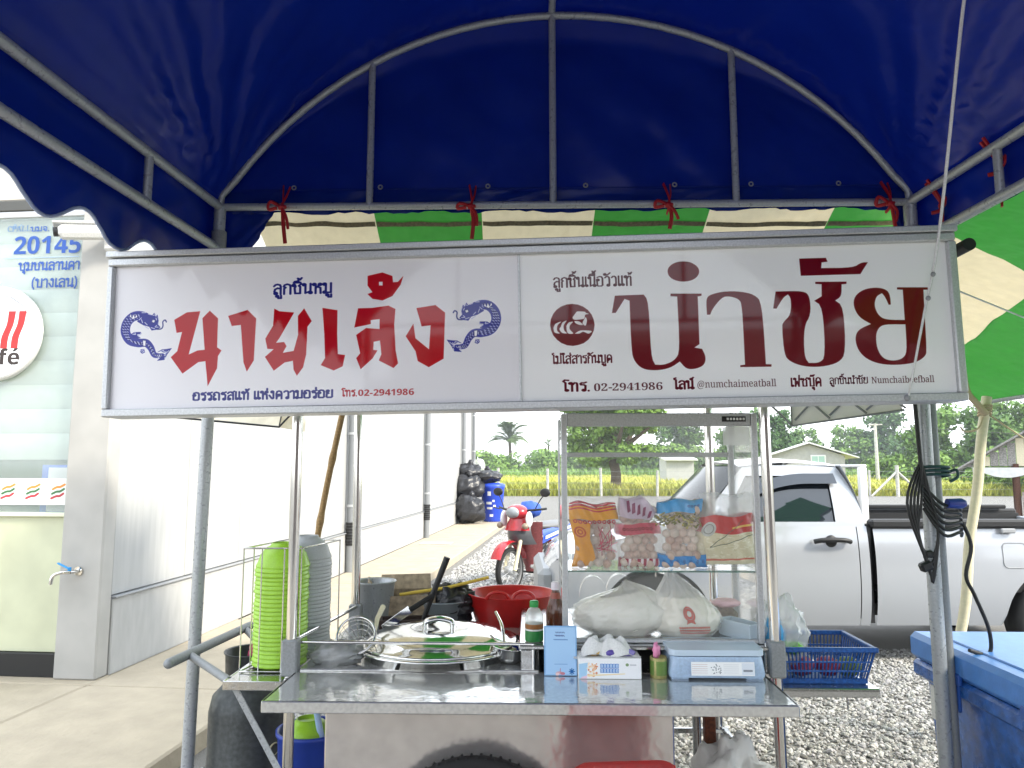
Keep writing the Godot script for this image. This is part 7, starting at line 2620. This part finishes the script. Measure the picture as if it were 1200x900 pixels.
	b.tube(curve([Vector3(0.34, 1.95, 0.03), Vector3(0.27, 2.02, 0.05), Vector3(0.21, 2.1, 0.06), Vector3(0.2, 2.3, 0.05)], 4), 0.02, 7)
	b.tube(curve([Vector3(0.32, 1.93, 0.03), Vector3(0.28, 1.86, 0.04), Vector3(0.2, 1.84, 0.04), Vector3(0.17, 1.87, 0.04)], 4), 0.006, 6)
	b.tube([Vector3(0.36, 1.95, 0.02), Vector3(0.62, 1.72, 0.1), Vector3(0.72, 1.6, 0.2)], 0.005, 6)
	part("lashing", b, mat(hx("b8a88a"), 0.8), t)
	# black cables and ties on the right post
	t = thing("cable_coil", "coiled black power cable tied to the right tent post", "cable", Vector3(1.787, 1.45, -3.2))
	b = Build.new()
	for k in 5:
		b.tube(curve([Vector3(-0.04, 0.12 + 0.02 * k, 0.03), Vector3(-0.06 - 0.015 * k, 0.02, 0.05), Vector3(-0.085 + 0.01 * k, -0.12 - 0.03 * k, 0.05), Vector3(-0.03, -0.2 - 0.025 * k, 0.05), Vector3(0.0, -0.1, 0.055), Vector3(-0.02, 0.05, 0.05), Vector3(-0.04, 0.12 + 0.02 * k, 0.03)], 5), 0.006, 7)
	for k in 6:
		b.tube(curve([Vector3(-0.045, 0.1 - 0.02 * k, 0.035), Vector3(0.02, 0.02 - 0.026 * k, 0.06), Vector3(0.1, 0.0 - 0.02 * k, 0.045), Vector3(0.13, -0.02 - 0.02 * k, 0.0)], 5), 0.007, 7)
	part("coil", b, M.black, t)
	b = Build.new()
	b.tube(curve([Vector3(-0.055, 0.75, 0.03), Vector3(-0.05, 0.45, 0.03), Vector3(-0.045, 0.2, 0.035), Vector3(-0.045, 0.1, 0.035)], 5), 0.009, 7)
	b.tube(curve([Vector3(0.12, -0.06, 0.03), Vector3(0.15, -0.16, 0.03), Vector3(0.12, -0.28, 0.03), Vector3(0.15, -0.36, 0.03), Vector3(0.2, -0.5, 0.03), Vector3(0.2, -0.6, 0.02), Vector3(0.1, -0.58, 0.05)], 6), 0.008, 7)
	part("lead", b, M.black, t)
	b = Build.new()
	b.box(Vector3(-0.055, -0.24, 0.045), Vector3(0.05, 0.04, 0.035), 0.008, Basis(Vector3(0, 0, 1), 0.4))
	b.box(Vector3(-0.04, -0.19, 0.045), Vector3(0.03, 0.03, 0.03), 0.006)
	part("plug", b, M.black, t)
	for e in [0.135, 0.152, 0.168]:
		b = Build.new()
		b.tube(circle_path(Vector3(0.03, e, -0.015), 0.068, Vector3(1, 0, 0), Vector3(0, 0.1, 0.8), 18), 0.006, 6, false)
		part("strap", b, mat(hx("16403f"), 0.5), t)
	b = Build.new()
	b.tube(curve([Vector3(0.09, 0.15, 0.0), Vector3(0.115, 0.16, 0.02), Vector3(0.118, 0.13, 0.02), Vector3(0.09, 0.11, 0.01)], 4), 0.006, 6)
	part("strap", b, mat(hx("16403f"), 0.5), t)
	t = thing("blue_adapter", "small blue plastic socket hanging from the cable coil", "socket", Vector3(1.875, 1.47, -3.14))
	b = Build.new()
	b.tube([Vector3(-0.045, 0, 0), Vector3(0.015, 0.0, 0), Vector3(0.03, 0.0, 0)], [0.02, 0.022, 0.015], 12)
	part("socket", b, mat(hx("1f2f80"), 0.4), t)
	# pipe lettering on the right post: a worn line of print
	# blue chest
	t = thing("ice_chest", "large blue plastic chest with lid and white label strips", "chest", Vector3(1.905, 0, -3.6), deg_to_rad(-2))
	var X := 0.86
	var Z := 1.2
	b = Build.new()
	b.box(Vector3(X / 2, 0.02, Z / 2), Vector3(X - 0.12, 0.04, Z - 0.12))
	var base := []
	var profile := [[0.02, 0.05], [0.06, 0.045], [0.6, 0.02], [0.66, 0.018]]
	b.soft(7)
	for q in profile.size() - 1:
		var r0 := rounded(X - 2 * profile[q][1], Z - 2 * profile[q][1], 0.06)
		var r1 := rounded(X - 2 * profile[q + 1][1], Z - 2 * profile[q + 1][1], 0.06)
		for j in r0.size():
			var j2 := (j + 1) % r0.size()
			b.quad(Vector3(X / 2 + r0[j2].x, profile[q][0], Z / 2 - r0[j2].y), Vector3(X / 2 + r1[j2].x, profile[q + 1][0], Z / 2 - r1[j2].y), Vector3(X / 2 + r1[j].x, profile[q + 1][0], Z / 2 - r1[j].y), Vector3(X / 2 + r0[j].x, profile[q][0], Z / 2 - r0[j].y))
	b.flat()
	part("body", b, M.blueplastic, t)
	b = Build.new()
	b.box(Vector3(X / 2, 0.69, Z / 2), Vector3(X + 0.03, 0.075, Z + 0.03), 0.015)
	part("rim", b, M.blueplastic, t)
	b = Build.new()
	b.box(Vector3(X / 2, 0.792, Z / 2), Vector3(X + 0.045, 0.118, Z + 0.045), 0.022)
	b.box(Vector3(X / 2, 0.852, Z / 2), Vector3(X - 0.12, 0.012, Z - 0.12), 0.005)
	part("lid", b, mat(hx("4a86d2"), 0.38, {"tex": "blotch", "scale": 2.0, "bump": "nfine", "bumpk": 0.15}), t)
	for z in [0.34, 0.86]:
		b = Build.new()
		b.box(Vector3(-0.02, 0.735, z), Vector3(0.02, 0.05, 0.13), 0.006)
		b.box(Vector3(-0.016, 0.66, z + 0.02), Vector3(0.014, 0.12, 0.05), 0.005)
		part("latch", b, mat(hx("1f4f9c"), 0.4), t)
	for e in [[0.56, 0.6, 0.1], [0.2, 0.1, 0.1]]:
		b = Build.new()
		b.box(Vector3(0.018 if e[0] > 0.4 else 0.034, e[0], 0.13), Vector3(0.008, 0.15, 0.1), 0.003)
		part("label_strip", b, M.white, t)
	b = Build.new()
	b.tube(circle_path(Vector3(0.012, 0.44, 0.8), 0.09, Vector3(0, 0, 1), Vector3(0, 1, 0), 24), 0.006, 6, false)
	b.tube(circle_path(Vector3(0.012, 0.44, 0.8), 0.06, Vector3(0, 0, 1), Vector3(0, 1, 0), 24), 0.005, 6, false)
	part("emblem", b, M.blueplastic, t)
